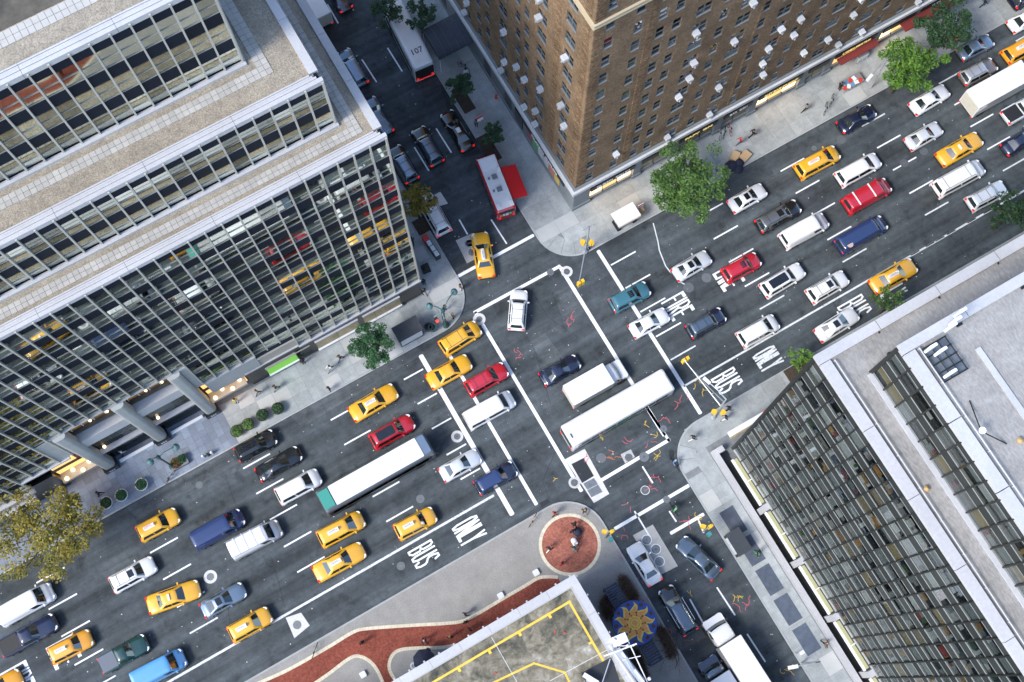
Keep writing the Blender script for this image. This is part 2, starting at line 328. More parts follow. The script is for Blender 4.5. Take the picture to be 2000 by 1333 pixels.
# ---- painted markings (parts of the road)
def dash(x0, x1, y, m=PAINT, wd=.16, along='x'):
    q = [(x0, y - wd / 2), (x1, y - wd / 2), (x1, y + wd / 2), (x0, y + wd / 2)] if along == 'x' else [(y - wd / 2, x0), (y + wd / 2, x0), (y + wd / 2, x1), (y - wd / 2, x1)]
    return MB().sheet(q, .008).build('lane_dash', m, road)
for y, worn in ((20.17, 1), (23.05, 0), (26.15, 0), (29.15, 0), (32.1, 0)):
    for x0 in (-57.6, -46.8, -36.1, -25.1, -13.3, -3.3):
        dash(x0, x0 + 3.05, y, PAINTW if worn and x0 < -20 else PAINT)
    dash(5.2, 7.46, y)
    for x0 in (30.1, 41.05, 51.45, 62.0, 72.2, 82.6): dash(x0, x0 + 3.05, y, PAINTW if (worn or x0 > 61 and y > 31) else PAINT)
def line(p, q, wd, m=PAINT, name='painted_line', z=.008):
    return MB().strip([p, q], wd, z).build(name, m, road)
line((-80, 17.05), (7.2, 17.1), .24, PAINTW, 'bus_lane_line'); line((29.9, 17.12), (95, 17.2), .2, PAINTW, 'bus_lane_line')
for x, y0, y1, wd in ((7.95, 14.7, 33.3, .5), (10.55, 14.3, 33.6, .36), (15.15, 13.2, 34.6, .36), (25.35, 13.9, 34.4, .4), (29.75, 14.0, 34.0, .4)):
    if x == 10.55: line((x, y0), (x, y1), wd, PAINT, 'crosswalk_line')
    elif x in (7.95, 29.75): line((x, y0), (x, y1), wd, PAINT, 'stop_line')
    else: line((x, y0), (x, y1), wd, PAINT, 'crosswalk_line')
# crosswalks over the cross street: north side two lines, south side two lines
for p, q, nm in (((928, 610), (1092, 521), 'crosswalk_line'), ((893, 541), (1040, 461), 'stop_line'), ((1172, 940), (1306, 860), 'crosswalk_line'), ((1203, 1032), (1343, 950), 'crosswalk_line'), ((1312, 1041), (1372, 1006), 'stop_line')):
    a, b = P(*p), P(*q); line((a.x, a.y), (b.x, b.y), .34, PAINT, nm)
a, b = P(1306, 860), P(1262, 795); line((a.x, a.y), (b.x, b.y), .3, PAINTW, 'crosswalk_line')
for p, q in (((707.5, 117.5), (735, 160)), ((757.5, 95), (785, 139)), ((810, 289), (837, 333)), ((852.5, 252.5), (881, 297.5)), ((897.5, 430.5), (912.5, 457)), ((960, 430.5), (989, 475.5)), ((1255.5, 912.7), (1274.3, 942.8)), ((1240, 1000), (1270, 1050)),
             ((1308, 1000), (1320, 1018)), ((1364, 1016), (1374, 1040)), ((1348, 1172), (1372, 1215)), ((1401, 1149), (1435, 1201)), ((640, 10), (660, 45)), ((655, -40), (690, 20)), ((1460, 1240), (1494, 1292))):
    a, b = P(*p), P(*q); MB().strip([(a.x, a.y), (b.x, b.y)], .16, .008).build('lane_dash', PAINT, road)
GL = {'B': [[(0, .5), (.55, .5), (.9, .58), (.9, .9), (.55, 1), (0, 1), (0, 0), (.55, 0), (.95, .1), (.95, .42), (.55, .5)]], 'U': [[(0, 1), (0, .18), (.25, 0), (.75, 0), (1, .18), (1, 1)]],
      'S': [[(1, .82), (.75, 1), (.25, 1), (0, .82), (0, .62), (.25, .54), (.75, .46), (1, .36), (1, .16), (.75, 0), (.25, 0), (0, .16)]], 'O': [[(0, .2), (0, .8), (.3, 1), (.7, 1), (1, .8), (1, .2), (.7, 0), (.3, 0), (0, .2)]],
      'N': [[(0, 0), (0, 1), (1, 0), (1, 1)]], 'L': [[(0, 1), (0, 0), (1, 0)], [(.3, .05), (1, .05)]], 'Y': [[(0, 1), (.5, .5), (1, 1)], [(.5, .5), (.5, 0)]], 'F': [[(0, 0), (0, 1), (1, 1)], [(0, .55), (.8, .55)], [(.2, .93), (1, .93)]], 'I': [[(0, 0), (0, 1)]],
      'R': [[(0, 0), (0, 1), (.6, 1), (1, .88), (1, .62), (.6, .5), (0, .5)], [(.5, .5), (1, 0)]], 'E': [[(1, 1), (0, 1), (0, 0), (1, 0)], [(0, .5), (.85, .5)], [(.2, .93), (1, .93)], [(.2, .07), (1, .07)]], 'A': [[(0, 0), (.5, 1), (1, 0)], [(.2, .35), (.8, .35)]]}
def lettering(word, x0, x1, y0, y1, m=PAINT, wd=.19):
    """road word read by a driver heading +X: tops toward +X, reading toward -Y"""
    ws = [.12 if c == 'I' else 1.0 for c in word]; gap = .52; tot = sum(ws) + gap * (len(word) - 1); sc = (y0 - y1 - wd) / tot; cur = y0 - wd / 2; k = 0
    mb = MB()
    for c, wv in zip(word, ws):
        for st in GL[c]:
            mb.strip([(x0 + wd / 2 + v * (x1 - x0 - wd), cur - u * sc * (1 if c != 'I' else 0) - (.06 * sc if c == 'I' else 0)) for u, v in st], wd, .008 + k * .0004, dz=.0004); k += len(st)
        cur -= (wv + gap) * sc
    return mb.build('road_lettering', m, road)
lettering('BUS', -2.95, -.25, 16.45, 14.45); lettering('ONLY', 2.0, 4.85, 16.4, 14.1)
lettering('BUS', 32.55, 35.35, 16.35, 14.4); lettering('ONLY', 37.55, 40.2, 16.3, 14.2, PAINTW)
lettering('FIRE', 32.45, 35.2, 25.9, 23.55); lettering('LANE', 38.8, 41.5, 25.9, 23.6)
lettering('FIRE', -42.8, -40.0, 25.9, 23.5); lettering('LANE', -37.9, -35.1, 25.9, 23.5)
a = P(1648, 615); lettering('BUS', a.x - .2, a.x + 2.9, 16.3, 14.2); a = P(1745, 580); lettering('ONLY', a.x - 1.2, a.x + 1.7, 16.3, 14.1)
# bus-lane dashes at the far right
for px, py in ((1845, 517), (1810, 525), (1870, 470), (1837, 468), (1900, 433), (1932, 415)):
    a = P(px, py); dash(a.x - .6, a.x + .5, 17.2, PAINTW, .14)
# ---- manholes, patches, gratings
def disc(name, px, py, r, m, z=.012, n=22, ring=None):
    p = P(px, py)
    o = MB().cyl(p.x, p.y, 0, z, r, n=n).build(name, m, road)
    if ring:
        q = MB(); k = 28; v = [(p.x + rr * math.cos(2 * math.pi * i / k), p.y + rr * math.sin(2 * math.pi * i / k), .009) for rr in (r + .01, ring) for i in range(k)]
        q.add(v, [(i, (i + 1) % k, k + (i + 1) % k, k + i) for i in range(k)]); q.build('manhole_collar', MANC if ring > 1.45 * r else PAINT, road)
    MB().cyl(p.x, p.y, z - .004, z + .004, r * .28, n=10).build('cover_boss', MAN, o); return o
for px, py, r, rg in ((1075, 532, .38, 0), (1107, 531, .33, .62), (936, 624, .33, .66), (893, 853, .33, .62), (821, 975, .42, 0), (783, 1106, .42, 0), (411, 1127, .36, .66), (1345, 562, .55, 0), (1380, 543, .52, 0), (1766, 319, .48, 0),
                      (1804, 296, .46, 0), (1643, 273, .5, 0), (1258, 893, .5, 0), (1174, 895, .5, 0), (1260, 958, .4, .46), (1122, 943, .36, .6), (1302, 976, .36, 0), (1296, 838, .36, 0), (389, 948, .36, 0), (1590, 290, .3, 0), (918, 475, .4, .46)):
    disc('manhole_cover', px, py, r, MAN, ring=rg)
def patch(name, pts, m, z=.004):
    q = [P(*p) for p in pts]; return MB().sheet([(p.x, p.y) for p in q][::-1], z).build(name, m, road)
patch('concrete_patch', ((558, 1207), (588, 1197), (605, 1222), (575, 1247)), MANC, .005); disc('manhole_cover', 580.5, 1221, .42, MAN)
patch('concrete_patch', ((1236, 1046), (1275, 1025), (1324, 1106), (1285, 1126)), PCONC, .005)
for q in ((1263, 1055), (1281, 1073), (1288, 1097)): disc('manhole_cover', *q, .44, STEEL, ring=.52)
patch('concrete_patch', ((890, 470), (925, 455), (950, 495), (912, 515)), PCONC, .005); disc('manhole_cover', 915, 476, .4, STEEL); disc('manhole_cover', 922, 493, .4, STEEL)
patch('concrete_patch', ((1212, 888), (1232, 878), (1240, 893), (1221, 906)), PCONC, .005); disc('manhole_cover', 1228, 894, .4, MAN)
patch('concrete_patch', ((840, 385), (860, 375), (875, 398), (852, 405)), MANC, .005)
# vault with steel plates in a white concrete frame
patch('vault_frame', ((1103, 898), (1142, 877), (1190, 965), (1160, 983)), mat('vault_concrete', (.62, .61, .60), .85, noise=[(2, .1, 4)]), .006)
patch('vault_grating', ((1116, 907), (1140, 895), (1160, 930), (1137, 944)), IRON, .010)
patch('steel_plate', ((1139, 945), (1160, 934), (1168, 946), (1147, 957)), STEEL, .011); patch('steel_plate', ((1147, 958), (1168, 947), (1177, 961), (1155, 972)), STEEL, .010)
for q in (((1053, 983), (1070, 974), (1075, 982), (1058, 991)), ((1306, 880), (1316, 879), (1317, 899), (1307, 899))): patch('drain_grating', q, IRON, .010)
# cut-and-filled strips and seams in the asphalt
patch('asphalt_repair', ((1080, 572), (1115, 560), (1145, 605), (1100, 625)), PATCH, .003); patch('asphalt_repair', ((1030, 655), (1060, 645), (1100, 700), (1062, 715)), PATCH, .003)
patch('asphalt_repair', ((960, 590), (1010, 570), (1025, 590), (970, 615)), PATCHD, .003)
patch('asphalt_repair', ((560, 805), (800, 672), (830, 690), (590, 835)), PATCH, .003); patch('asphalt_repair', ((240, 985), (440, 880), (465, 905), (270, 1015)), PATCH, .003)
patch('asphalt_repair', ((860, 165), (900, 185), (940, 300), (900, 310)), PATCHD, .003)
for pts in (((1030, 530), (1040, 570), (1070, 620), (1130, 660)), ((1042, 680), (1062, 740), (1075, 790)), ((1090, 870), (1060, 940), (1072, 975)), ((1170, 960), (1210, 935), (1260, 905), (1290, 880)), ((1320, 850), (1300, 845), (1285, 848)), ((890, 690), (905, 660), (945, 635)), ((450, 1230), (445, 1180), (430, 1150)), ((530, 1090), (545, 1140), (556, 1185)), ((1850, 450), (1890, 510)), ((440, 930), (460, 985)), ((905, 617), (932, 625))):
    q = [P(*p) for p in pts]; MB().strip([(p.x, p.y) for p in q], .09, .0045).build('tar_seam', PATCHD, road)
q = [P(*p) for p in ((1276, 437), (1285, 472), (1288, 490), (1300, 520), (1310, 533), (1330, 552), (1345, 560))]
MB().strip([(p.x, p.y) for p in q], .12, .0055).build('chalk_seam', PAINTW, road)
# utility spray marks
random.seed(21)
for px, py, m in ((1085, 932, YEL), (1255, 830, YEL), (1280, 850, YEL), (1288, 890, YEL), (1176, 857, YEL), (1360, 745, YEL), (1375, 755, YEL), (1365, 1015, YEL), (1448, 1165, YEL), (1437, 1165, YEL), (1533, 1308, YEL), (1350, 1165, YEL), (1218, 860, PINK), (1268, 862, PINK), (1195, 885, ORA), (1200, 900, ORA), (1015, 690, PINK), (1020, 700, PINK), (1110, 630, PINK), (1118, 625, PINK), (1330, 790, PINK), (1340, 775, PINK), (1285, 935, PINK), (1272, 950, PINK), (1232, 985, PINK), (1345, 1020, PINK), (1210, 1085, PINK), (1215, 1040, PINK), (1445, 1190, PINK), (1465, 1180, PINK), (1265, 1175, PINK), (1250, 1130, PINK), (1295, 820, PINK), (1150, 890, PINK), (1305, 1235, PINK)):
    c = P(px, py); mb = MB(); k = 0
    for s_ in range(random.randint(2, 4)):
        a = random.uniform(0, 6.28); x, y = c.x + random.uniform(-.3, .3), c.y + random.uniform(-.3, .3); pts = [(x, y)]
        for t in range(random.randint(2, 4)):
            a += random.uniform(-.9, .9); x += math.cos(a) * .20; y += math.sin(a) * .20; pts.append((x, y))
        mb.strip(pts, .06, .0145 + k * .0004, dz=.0003); k += 5
    zof = .15 if (c.x < XL and c.y < YS) else 0
    o = mb.build('spray_mark', m, road); o.location.z += zof
# litter-like pale flecks of chewing gum and paper
mb = MB(); random.seed(5)
for i in range(520):
    x = random.uniform(-42, 85); y = random.uniform(14, 34)
    if i > 380: x = random.uniform(15.7, 24.6); y = random.uniform(-12, 70)
    r = random.choice((.03, .04, .05, .07)); a = random.uniform(0, 3)
    mb.sheet([(x + r * math.cos(a + t), y + r * .8 * math.sin(a + t)) for t in (0, 1.2, 2.5, 3.7, 5)], .0155)
tag(mb.build('litter', mat('litter_paper', (.6, .61, .6), .8), road), kind='stuff')
# ---- the plaza: red brick path with cream border stones
def ribbon(pts, wd):
    L_, R_ = [], []
    for i, p in enumerate(pts):
        d = (pts[min(i + 1, len(pts) - 1)] - pts[max(i - 1, 0)]).normalized(); n = Vector((-d.y, d.x)); L_.append(p + n * wd / 2); R_.append(p - n * wd / 2)
    return L_, R_
def smooth(pts, n=7):
    pts = [Vector((p.x, p.y)) for p in pts]; out = []
    for i in range(len(pts) - 1):
        p0, p1, p2, p3 = pts[max(i - 1, 0)], pts[i], pts[i + 1], pts[min(i + 2, len(pts) - 1)]
        for k in range(n):
            t = k / n; out.append(.5 * ((2 * p1) + (p2 - p0) * t + (2 * p0 - 5 * p1 + 4 * p2 - p3) * t * t + (3 * p1 - p0 - 3 * p2 + p3) * t ** 3))
    return out + [pts[-1]]
def border(pts, wd=.32, closed=False):
    acc = 0
    for i in range(len(pts) - 1):
        a, b = pts[i], pts[i + 1]; d = (b - a)
        if d.length < .02: continue
        l = d.length; d.normalize(); n = Vector((-d.y, d.x))
        MB().obox((a + b) / 2, d, n, l / 2 - .008, wd / 2, .1, .153).build('border_stone', CREAM, SW['sw'])
pl = SW['sw']; cc = P(1113, 1064, .13)
MB().cyl(cc.x, cc.y, .1, .140, 2.78, n=48).build('brick_circle', brickmat('pale_red_brick', (.36, .12, .085), (.42, .155, .11), (.26, .12, .09), 1, .22, .11, .01), pl)
border([Vector((cc.x + 2.93 * math.cos(2 * math.pi * i / 40), cc.y + 2.93 * math.sin(2 * math.pi * i / 40))) for i in range(41)])
up = smooth([P(*p, .13) for p in ((480, 1345), (560, 1310), (640, 1265), (690, 1235), (720, 1228), (800, 1222), (870, 1218), (905, 1213), (935, 1198), (985, 1168), (1025, 1145), (1050, 1130), (1070, 1127), (1090, 1128))])
lo1 = smooth([P(*p, .13) for p in ((600, 1345), (640, 1318), (680, 1288), (700, 1282), (722, 1292), (738, 1312), (752, 1345))])
lo2 = smooth([P(*p, .13) for p in ((785, 1345), (765, 1318), (760, 1298), (768, 1278), (785, 1269), (820, 1266), (870, 1264), (930, 1250), (1000, 1215), (1060, 1180), (1100, 1150))])
MB().sheet([tuple(p) for p in up] + [tuple(p) for p in reversed(lo2)] + [tuple(P(768, 1345, .13).xy)] + [tuple(p) for p in reversed(lo1)], .137).build('brick_path', REDBRICK, pl)
border(up); border(lo1); border(lo2)
tag(road, kind='structure')
# ================================================================== BUILDINGS
GLASS_L = glassmat('reflective_glass', (.82, .86, .76), .66, .03, .4); GLASS_R = glassmat('office_glass', (.7, .75, .76), .2, .03, .5, (.74, .76, .75)); GLASS_B = glassmat('sash_glass', (.75, .85, .95), .30, .02, .5, (.5, .53, .53))
SPAN = mat('spandrel_navy', (.009, .014, .024), .55, spec=.12, rnd=.15); MULL = mat('mullion_aluminium', (.50, .49, .44), .45, metal=.15, noise=[(.3, .08, 3)])
FRAMEA = mat('window_bar', (.42, .42, .37), .5, metal=.2); COPING = mat('white_coping', (.46, .46, .465), .6, noise=[(.25, .1, 5), (4, .06, 3)])
GRAVEL = mat('roof_gravel', (.295, .258, .20), .95, noise=[(.35, .2, 4), (9, .42, 3), (2.2, .18, 3)], bump=(14, .8, .05)); TILE = mat('roof_tile', (.40, .385, .35), .8, noise=[(1.5, .1, 4)], rnd=.12)
SPANR = mat('spandrel_grey', (.030, .034, .032), .5, spec=.2, rnd=.25); MULLR = mat('mullion_bronze', (.022, .024, .022), .45, metal=.3)
ROOFG = mat('white_roof_membrane', (.29, .28, .262), .9, noise=[((.4, .8, 1), .2, 6), ((7, 2.5, 1), .24, 3)], bump=(9, .5, .03))
DARK = mat('black_granite', (.012, .014, .014), .3); GREYP = mat('grey_stone_panel', (.36, .375, .36), .6, noise=[(.8, .08, 4)]); BEIGE = mat('beige_fascia', (.42, .38, .31), .6)
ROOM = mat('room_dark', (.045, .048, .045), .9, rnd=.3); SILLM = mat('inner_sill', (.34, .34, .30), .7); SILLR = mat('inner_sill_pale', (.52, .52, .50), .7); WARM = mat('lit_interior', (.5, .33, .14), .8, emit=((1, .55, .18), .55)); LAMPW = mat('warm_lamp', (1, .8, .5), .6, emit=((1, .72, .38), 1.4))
SHOPW = mat('lit_shop_window', (.8, .6, .4), .5, emit=((1, .62, .28), 1.3)); WHITEP = mat('white_metal', (.78, .79, .80), .45); GREENW = mat('green_shop_panel', (.22, .62, .06), .5, emit=((.35, .9, .08), .08)); INT = [mat('paper_white', (.75, .76, .75), .8), mat('box_tan', (.46, .29, .12), .8), mat('folder_orange', (.62, .30, .06), .8), mat('binder_dark', (.05, .05, .06), .8), mat('plant_green', (.07, .14, .05), .8), mat('book_red', (.35, .06, .05), .8), mat('cabinet_grey', (.34, .37, .38), .7)]
BLIND = mat('window_blind', (.62, .64, .63), .8); BLIND2 = mat('window_blind_grey', (.34, .37, .37), .8); BLIND3 = mat('window_blind_tan', (.50, .38, .20), .8)
class Face:
    """axes of a vertical facade: plane 'Y' looks to -Y, 'X' looks to -X"""
    def __init__(s, plane, fixed): s.pl = plane; s.f = fixed
    def b(s, u0, u1, d0, d1, z0, z1): # d: distance outward from the plane
        return (u0, u1, s.f - d1, s.f - d0, z0, z1) if s.pl == 'Y' else (s.f - d1, s.f - d0, u0, u1, z0, z1)
    def pt(s, u, d, z): return (u, s.f - d, z) if s.pl == 'Y' else (s.f - d, u, z)
WINM = {}
def window_mesh(key, w_, h_, glass, frame, bars, plane):
    k = (key, plane)
    if k in WINM: return WINM[k]
    mb = MB(); F = Face(plane, 0)
    mb.box(*F.b(0, w_, -.03, -.01, 0, h_), mi=1)
    for z, t in bars: mb.box(*F.b(0, w_, -.012, .05, z - t / 2, z + t / 2))
    me = bpy.data.meshes.new('window_' + key); me.from_pydata(mb.v, [], mb.f); me.materials.append(frame); me.materials.append(glass); me.polygons.foreach_set('material_index', mb.mi); WINM[k] = me; return me
def curtain_wall(root, F, us, levels, bottoms, sp_h, glass, frame, span, mull, key, mw=.13, md=.22, seed=1, litter=.6, blinds=.12, lits=.0, cols=None):
    """grid of windows and spandrels between mullions; levels: floor tops from the top down; bottoms(u): lowest z there"""
    rnd = random.Random(seed); W_ = abs(us[1] - us[0]); pitch = levels[0] - levels[1]; gh = pitch - sp_h
    bars = [(.02, .04), (gh - .02, .03)] if key[0] == 'R' else [(.02, .035), (gh * .5, .016)]
    nwin = 0; rest = MB(); spc = Pieces('spandrel_panel', root); inter = MB(); lit = MB()
    cells = [(i, k) for i in range(len(us) - 1) for k in range(len(levels) - 1)]
    for i, k in cells:
        u0, u1 = sorted((us[i], us[i + 1])); um = (u0 + u1) / 2; zb = bottoms(um)
        zt, z0 = levels[k], levels[k + 1]
        if z0 < zb - .3: continue
        spc.box(span, *F.b(u0, u1, -.06, .02, zt - sp_h, zt)) if key != 'R' or True else None
        vis = inframe(*F.pt(um, 0, (zt + z0) / 2))
        if vis and nwin < 295:
            nwin += 1; o = bpy.data.objects.new('window', window_mesh(key, W_, gh, glass, frame, bars, F.pl)); COL.objects.link(o); o.location = F.pt(u0, 0, z0); par(o, root)
        else:
            rest.box(*F.b(u0, u1, -.03, -.01, z0, z0 + gh), mi=1)
            for z, t in bars: rest.box(*F.b(u0, u1, -.012, .05, z0 + z - t / 2, z0 + z + t / 2))
        if vis:
            # what stands behind the glass: sill, things on it, now and then a blind
            sd_ = rnd.choice((.42, .42, .3, .22, .16)) if key[0] == 'R' else .42; inter.box(*F.b(u0, u1, -sd_, -.05, z0 - .06, z0 + .06), mi=rnd.choice((7, 7, 11, 12)) if key[0] == 'R' else 7)
            if key[0] == 'R' and rnd.random() < .6: inter.box(*F.b(u0, u1, -.16, -.13, z0 + .06, z0 + .10), mi=3)
            if rnd.random() < blinds: inter.box(*F.b(u0 + .06, u1 - .06, -.10, -.07, z0 + gh * rnd.uniform(.0, .6), z0 + gh), mi=rnd.choice((8, 9, 9, 9, 10)))
            elif rnd.random() < litter:
                for q in range(rnd.randint(1, 3)):
                    a = rnd.uniform(u0, u1 - .5); mi = rnd.choice((0, 0, 6, 6, 1, 1, 2, 3, 4, 5) if cols is None else cols); inter.box(*F.b(a, min(u1, a + rnd.uniform(.2, .95)), -.40, -.08 - rnd.uniform(0, .15), z0 + .06, z0 + .06 + rnd.uniform(.04, .6)), mi=mi)
    spc.done()
    if rest.v: tag(rest.build('windows_beyond', [frame, glass], root), kind='stuff')
    if inter.v: tag(inter.build('sill_clutter', INT + [SILLR if key[0] == 'R' else SILLM, BLIND, BLIND2, BLIND3, SILLM, ROOM], root), kind='stuff')
    # dark rooms behind
    u_lo, u_hi = min(us), max(us)
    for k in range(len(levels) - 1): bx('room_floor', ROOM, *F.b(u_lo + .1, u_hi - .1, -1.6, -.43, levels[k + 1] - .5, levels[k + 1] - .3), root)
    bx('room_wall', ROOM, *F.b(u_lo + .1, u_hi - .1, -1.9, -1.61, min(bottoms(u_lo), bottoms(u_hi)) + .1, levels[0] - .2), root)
    for u in us:
        zb = min(bottoms(u - .3), bottoms(u + .3)); bx('mullion', mull, *F.b(u - mw / 2, u + mw / 2, -.02, md, zb, levels[0] - .002), root)
def coping_run(root, x0, x1, y0, y1, z0, z1, m=COPING, seg=5.5, name='coping_slab', gap=.025):
    n = max(1, round(max(x1 - x0, y1 - y0) / seg)); ax = (x1 - x0) > (y1 - y0)
    for i in range(n):
        if ax: a, b = x0 + (x1 - x0) * i / n, x0 + (x1 - x0) * (i + 1) / n; bx(name, m, a + gap / 2, b - gap / 2, y0, y1, z0, z1, root)
        else: a, b = y0 + (y1 - y0) * i / n, y0 + (y1 - y0) * (i + 1) / n; bx(name, m, x0, x1, a + gap / 2, b - gap / 2, z0, z1, root)

# ------------------------------------------------ stepped office block (upper left of the photo)
lb = tag(empty('office_block', (11.3, 39.11, 0)), 'stepped office block with white parapets, gravel terraces and pale mullions over navy bands', 'building')
BAY = 1.368; U0 = 11.28; PIT = 3.37; XW = -52
Z1, Z2, Z3 = 39.35, 46.05, 56.2
FA = Face('Y', 39.11)
us = [U0 - BAY * i for i in range(0, 47)]
lv = [39.3 - PIT * k for k in range(0, 11)]
def bot(u):
    if u > -2.4: return 5.6
    if u > -6.5: return 7.6 - 1.9
    if u > -11.9: return 8.97
    if u > -25.9: return 15.7
    if u > -31: return 9.0
    return 5.6
def bot1(u):
    return 8.97 if -6.5 < u <= -2.4 else bot(u)
curtain_wall(lb, FA, us, lv, bot1, 1.35, GLASS_L, FRAMEA, SPAN, MULL, 'L', seed=3, litter=.35, blinds=.05)
# bodies behind the glass of each tier
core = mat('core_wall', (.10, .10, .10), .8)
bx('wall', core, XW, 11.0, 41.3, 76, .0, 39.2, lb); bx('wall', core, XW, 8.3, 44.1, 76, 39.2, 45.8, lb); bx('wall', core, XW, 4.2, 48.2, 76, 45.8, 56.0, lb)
# east flanks: bands of glass and spandrel along the cross street
for (xf, y0, y1, zt, nf, zb) in ((11.3, 39.2, 76, 39.3, 10, 5.6), (8.58, 42.0, 76, Z2, 2, Z1), (4.5, 46.05, 76, Z3, 3, Z2)):
    for k in range(nf):
        bx('spandrel_band', SPAN, xf - .3, xf - .02, y0, y1, zt - PIT * k - 1.35, zt - PIT * k - .01, lb); bx('window_band', MATS['reflective_glass'], xf - .2, xf - .06, y0, y1, zt - PIT * (k + 1), zt - PIT * k - 1.36, lb)
    n = int((y1 - y0) / 2.7)
    for i in range(n + 1): bx('mullion', MULL, xf - .1, xf + .14, y0 + i * 2.7 - .07, y0 + i * 2.7 + .07, zb, zt - .003, lb)
FB = Face('Y', 41.95); u2 = [8.58 - BAY * i for i in range(0, 44)]
curtain_wall(lb, FB, u2, [Z2 - .02 - PIT * k for k in range(3)], lambda u: Z1 - .2, 1.35, GLASS_L, FRAMEA, SPAN, MULL, 'L2', seed=4, litter=.25, blinds=.04)
FC = Face('Y', 46.02); u3 = [4.48 - BAY * i for i in range(0, 41)]
curtain_wall(lb, FC, u3, [Z3 - .02 - PIT * k for k in range(4)], lambda u: Z2 - .2, 1.35, GLASS_L, FRAMEA, SPAN, MULL, 'L3', seed=5, litter=.25, blinds=.04)
tiles = Pieces('roof_tile', lb)
def terrace(xe, ye, z, xe2, ye2, t0, t1, tx0, tx1, north):
    """roof level: coping round the edge, gravel, a walk of tiles, a kerb under the next tier"""
    bx('gravel_roof', GRAVEL, XW, xe - .3, ye + .3, north, z - .5, z - .02, lb)
    for k, (d0, d1, h) in enumerate(((-.12, .22, .16), (.23, .42, .20), (.43, .60, .17), (.61, .74, .21))):
        n = 9
        for i in range(n):
            a, b = XW + (xe - XW) * i / n, XW + (xe - XW) * (i + 1) / n
            bx('coping_slab', COPING, a + .012, b - .012 if i < n - 1 else b + .12 - d0 - .12, ye + d0, ye + d1 - .012, z - (.35 if k == 0 else .1), z + h, lb)
    coping_run(lb, xe - .55, xe + .12, ye + .75, north, z - .35, z + .2, seg=4.5)
    if xe2 is not None:
        bx('roof_kerb', COPING, XW, xe2 + .16, ye2 - .45, ye2 - .06, z - .1, z + .22, lb); bx('roof_kerb', COPING, xe2 + .04, xe2 + .22, ye2 - .05, north, z - .1, z + .2, lb)
    nr = 2; dy = (t1 - t0) / nr; dx = .46
    x = tx1
    i = 0
    while x > XW + 1:
        for r in range(nr): tiles.box(TILE, x - dx + .012, x - .012, t0 + r * dy + .012, t0 + (r + 1) * dy - .012, z - .05, z + .045 + random.uniform(-.008, .008))
        x -= dx
    y = t1
    while y < north - 1 and tx0 is not None:
        for r in range(nr):
            w_ = (tx1 - tx0) / nr; tiles.box(TILE, tx0 + r * w_ + .012, tx0 + (r + 1) * w_ - .012, y + .012, y + dx - .012, z - .05, z + .045 + random.uniform(-.012, .012))
        y += dx
terrace(11.3, 39.11, Z1, 8.58, 41.95, 40.22, 41.03, 9.2, 10.05, 76)
terrace(8.58, 41.95, Z2, 4.48, 46.02, 44.2, 45.05, 5.1, 6.0, 76)
terrace(4.48, 46.02, Z3, None, None, 48.25, 49.3, None, 4.0, 76)
tiles.done()
bx('roof_shade_sheet', mat('roof_shade_sheet', (.10, .09, .07), .95, noise=[(2, .3, 4)]), -8.9, 3, 49.4, 55, Z3 - .015, Z3 + .01, lb); bx('penthouse', COPING, -30, -9.3, 50.3, 62, Z3, Z3 + 2.2, lb)  # flat dark sheet paints the shaded recess beside the penthouse
# ground floor: sign band, shop windows, fascia, entrance columns
bx('ledge', COPING, -2.45, 11.35, 38.78, 39.3, 5.32, 5.6, lb)
bx('ground_wall', DARK, -2.4, 11.2, 39.22, 41.2, .1, 5.3, lb); bx('ground_wall', DARK, -8.4, -2.4, 39.32, 41.2, .1, 5.35, lb)
bx('fascia', BEIGE, -6.5, -2.42, 39.1, 39.5, 5.5, 7.3, lb); bx('fascia_shadow_gap', DARK, -6.5, -2.42, 39.22, 39.5, 7.31, 7.55, lb); bx('ledge', COPING, -8.4, -2.46, 38.95, 39.31, 5.3, 5.48, lb)
bx('ledge', FRAMEA, -6.5, -2.42, 38.95, 39.2, 7.56, 7.75, lb)
bx('spandrel_panel', SPAN, -6.5, -2.42, 39.12, 39.4, 7.76, 8.95, lb)
bx('stone_panel', GREYP, -11.9, -6.52, 39.0, 39.3, 5.0, 8.95, lb); bx('ledge', COPING, -11.9, -6.54, 38.9, 39.25, 8.72, 8.96, lb)
text_obj('sign_lettering', 'Bank of America', .62, mat('sign_blue', (.03, .07, .45), .5, emit=((.05, .12, .8), .5)), Matrix.Translation((3.64, 39.2, 4.42)) @ Matrix.Rotation(rad(90), 4, 'X'), lb, bold=.012, sx=.82)
for i, (mm, s_) in enumerate(((mat('flag_blue', (.08, .12, .6), .5), 0), (mat('flag_red', (.65, .04, .05), .5, emit=((.9, .05, .05), .3)), .28))):
    for j in range(3): MB().add([(5.72 + s_ + .12 * j, 39.19, 4.2), (6.0 + s_ * 1.6 + .1 * j, 39.19, 4.2 + .1), (6.15 + s_ * 1.6 + .1 * j, 39.19, 4.62), (5.86 + s_ + .12 * j, 39.19, 4.55)], [(0, 1, 2, 3)]).build('flag_mark', mm, lb).location.y -= .002 * j
def shopwin(x0, x1, z0, z1, m, d=.12):
    o = bx('shop_window', m, x0, x1, 39.22 - d + .06, 39.22 - .01, z0, z1, lb)
    bx('window_head', WHITEP, x0 - .06, x1 + .06, 39.22 - d - .06, 39.21, z1, z1 + .16, lb); bx('window_sill', WHITEP, x0 - .06, x1 + .06, 39.22 - d - .12, 39.21, z0 - .22, z0, lb)
GOLDW = mat('curtained_window', (.36, .29, .16), .5, noise=[((1.2, 1, 1), .35, 4)])
for a, b in ((-.85, 1.5), (1.56, 3.95), (4.6, 5.85), (5.9, 7.05), (7.1, 8.8)): shopwin(a, b, .75, 3.3, GOLDW)
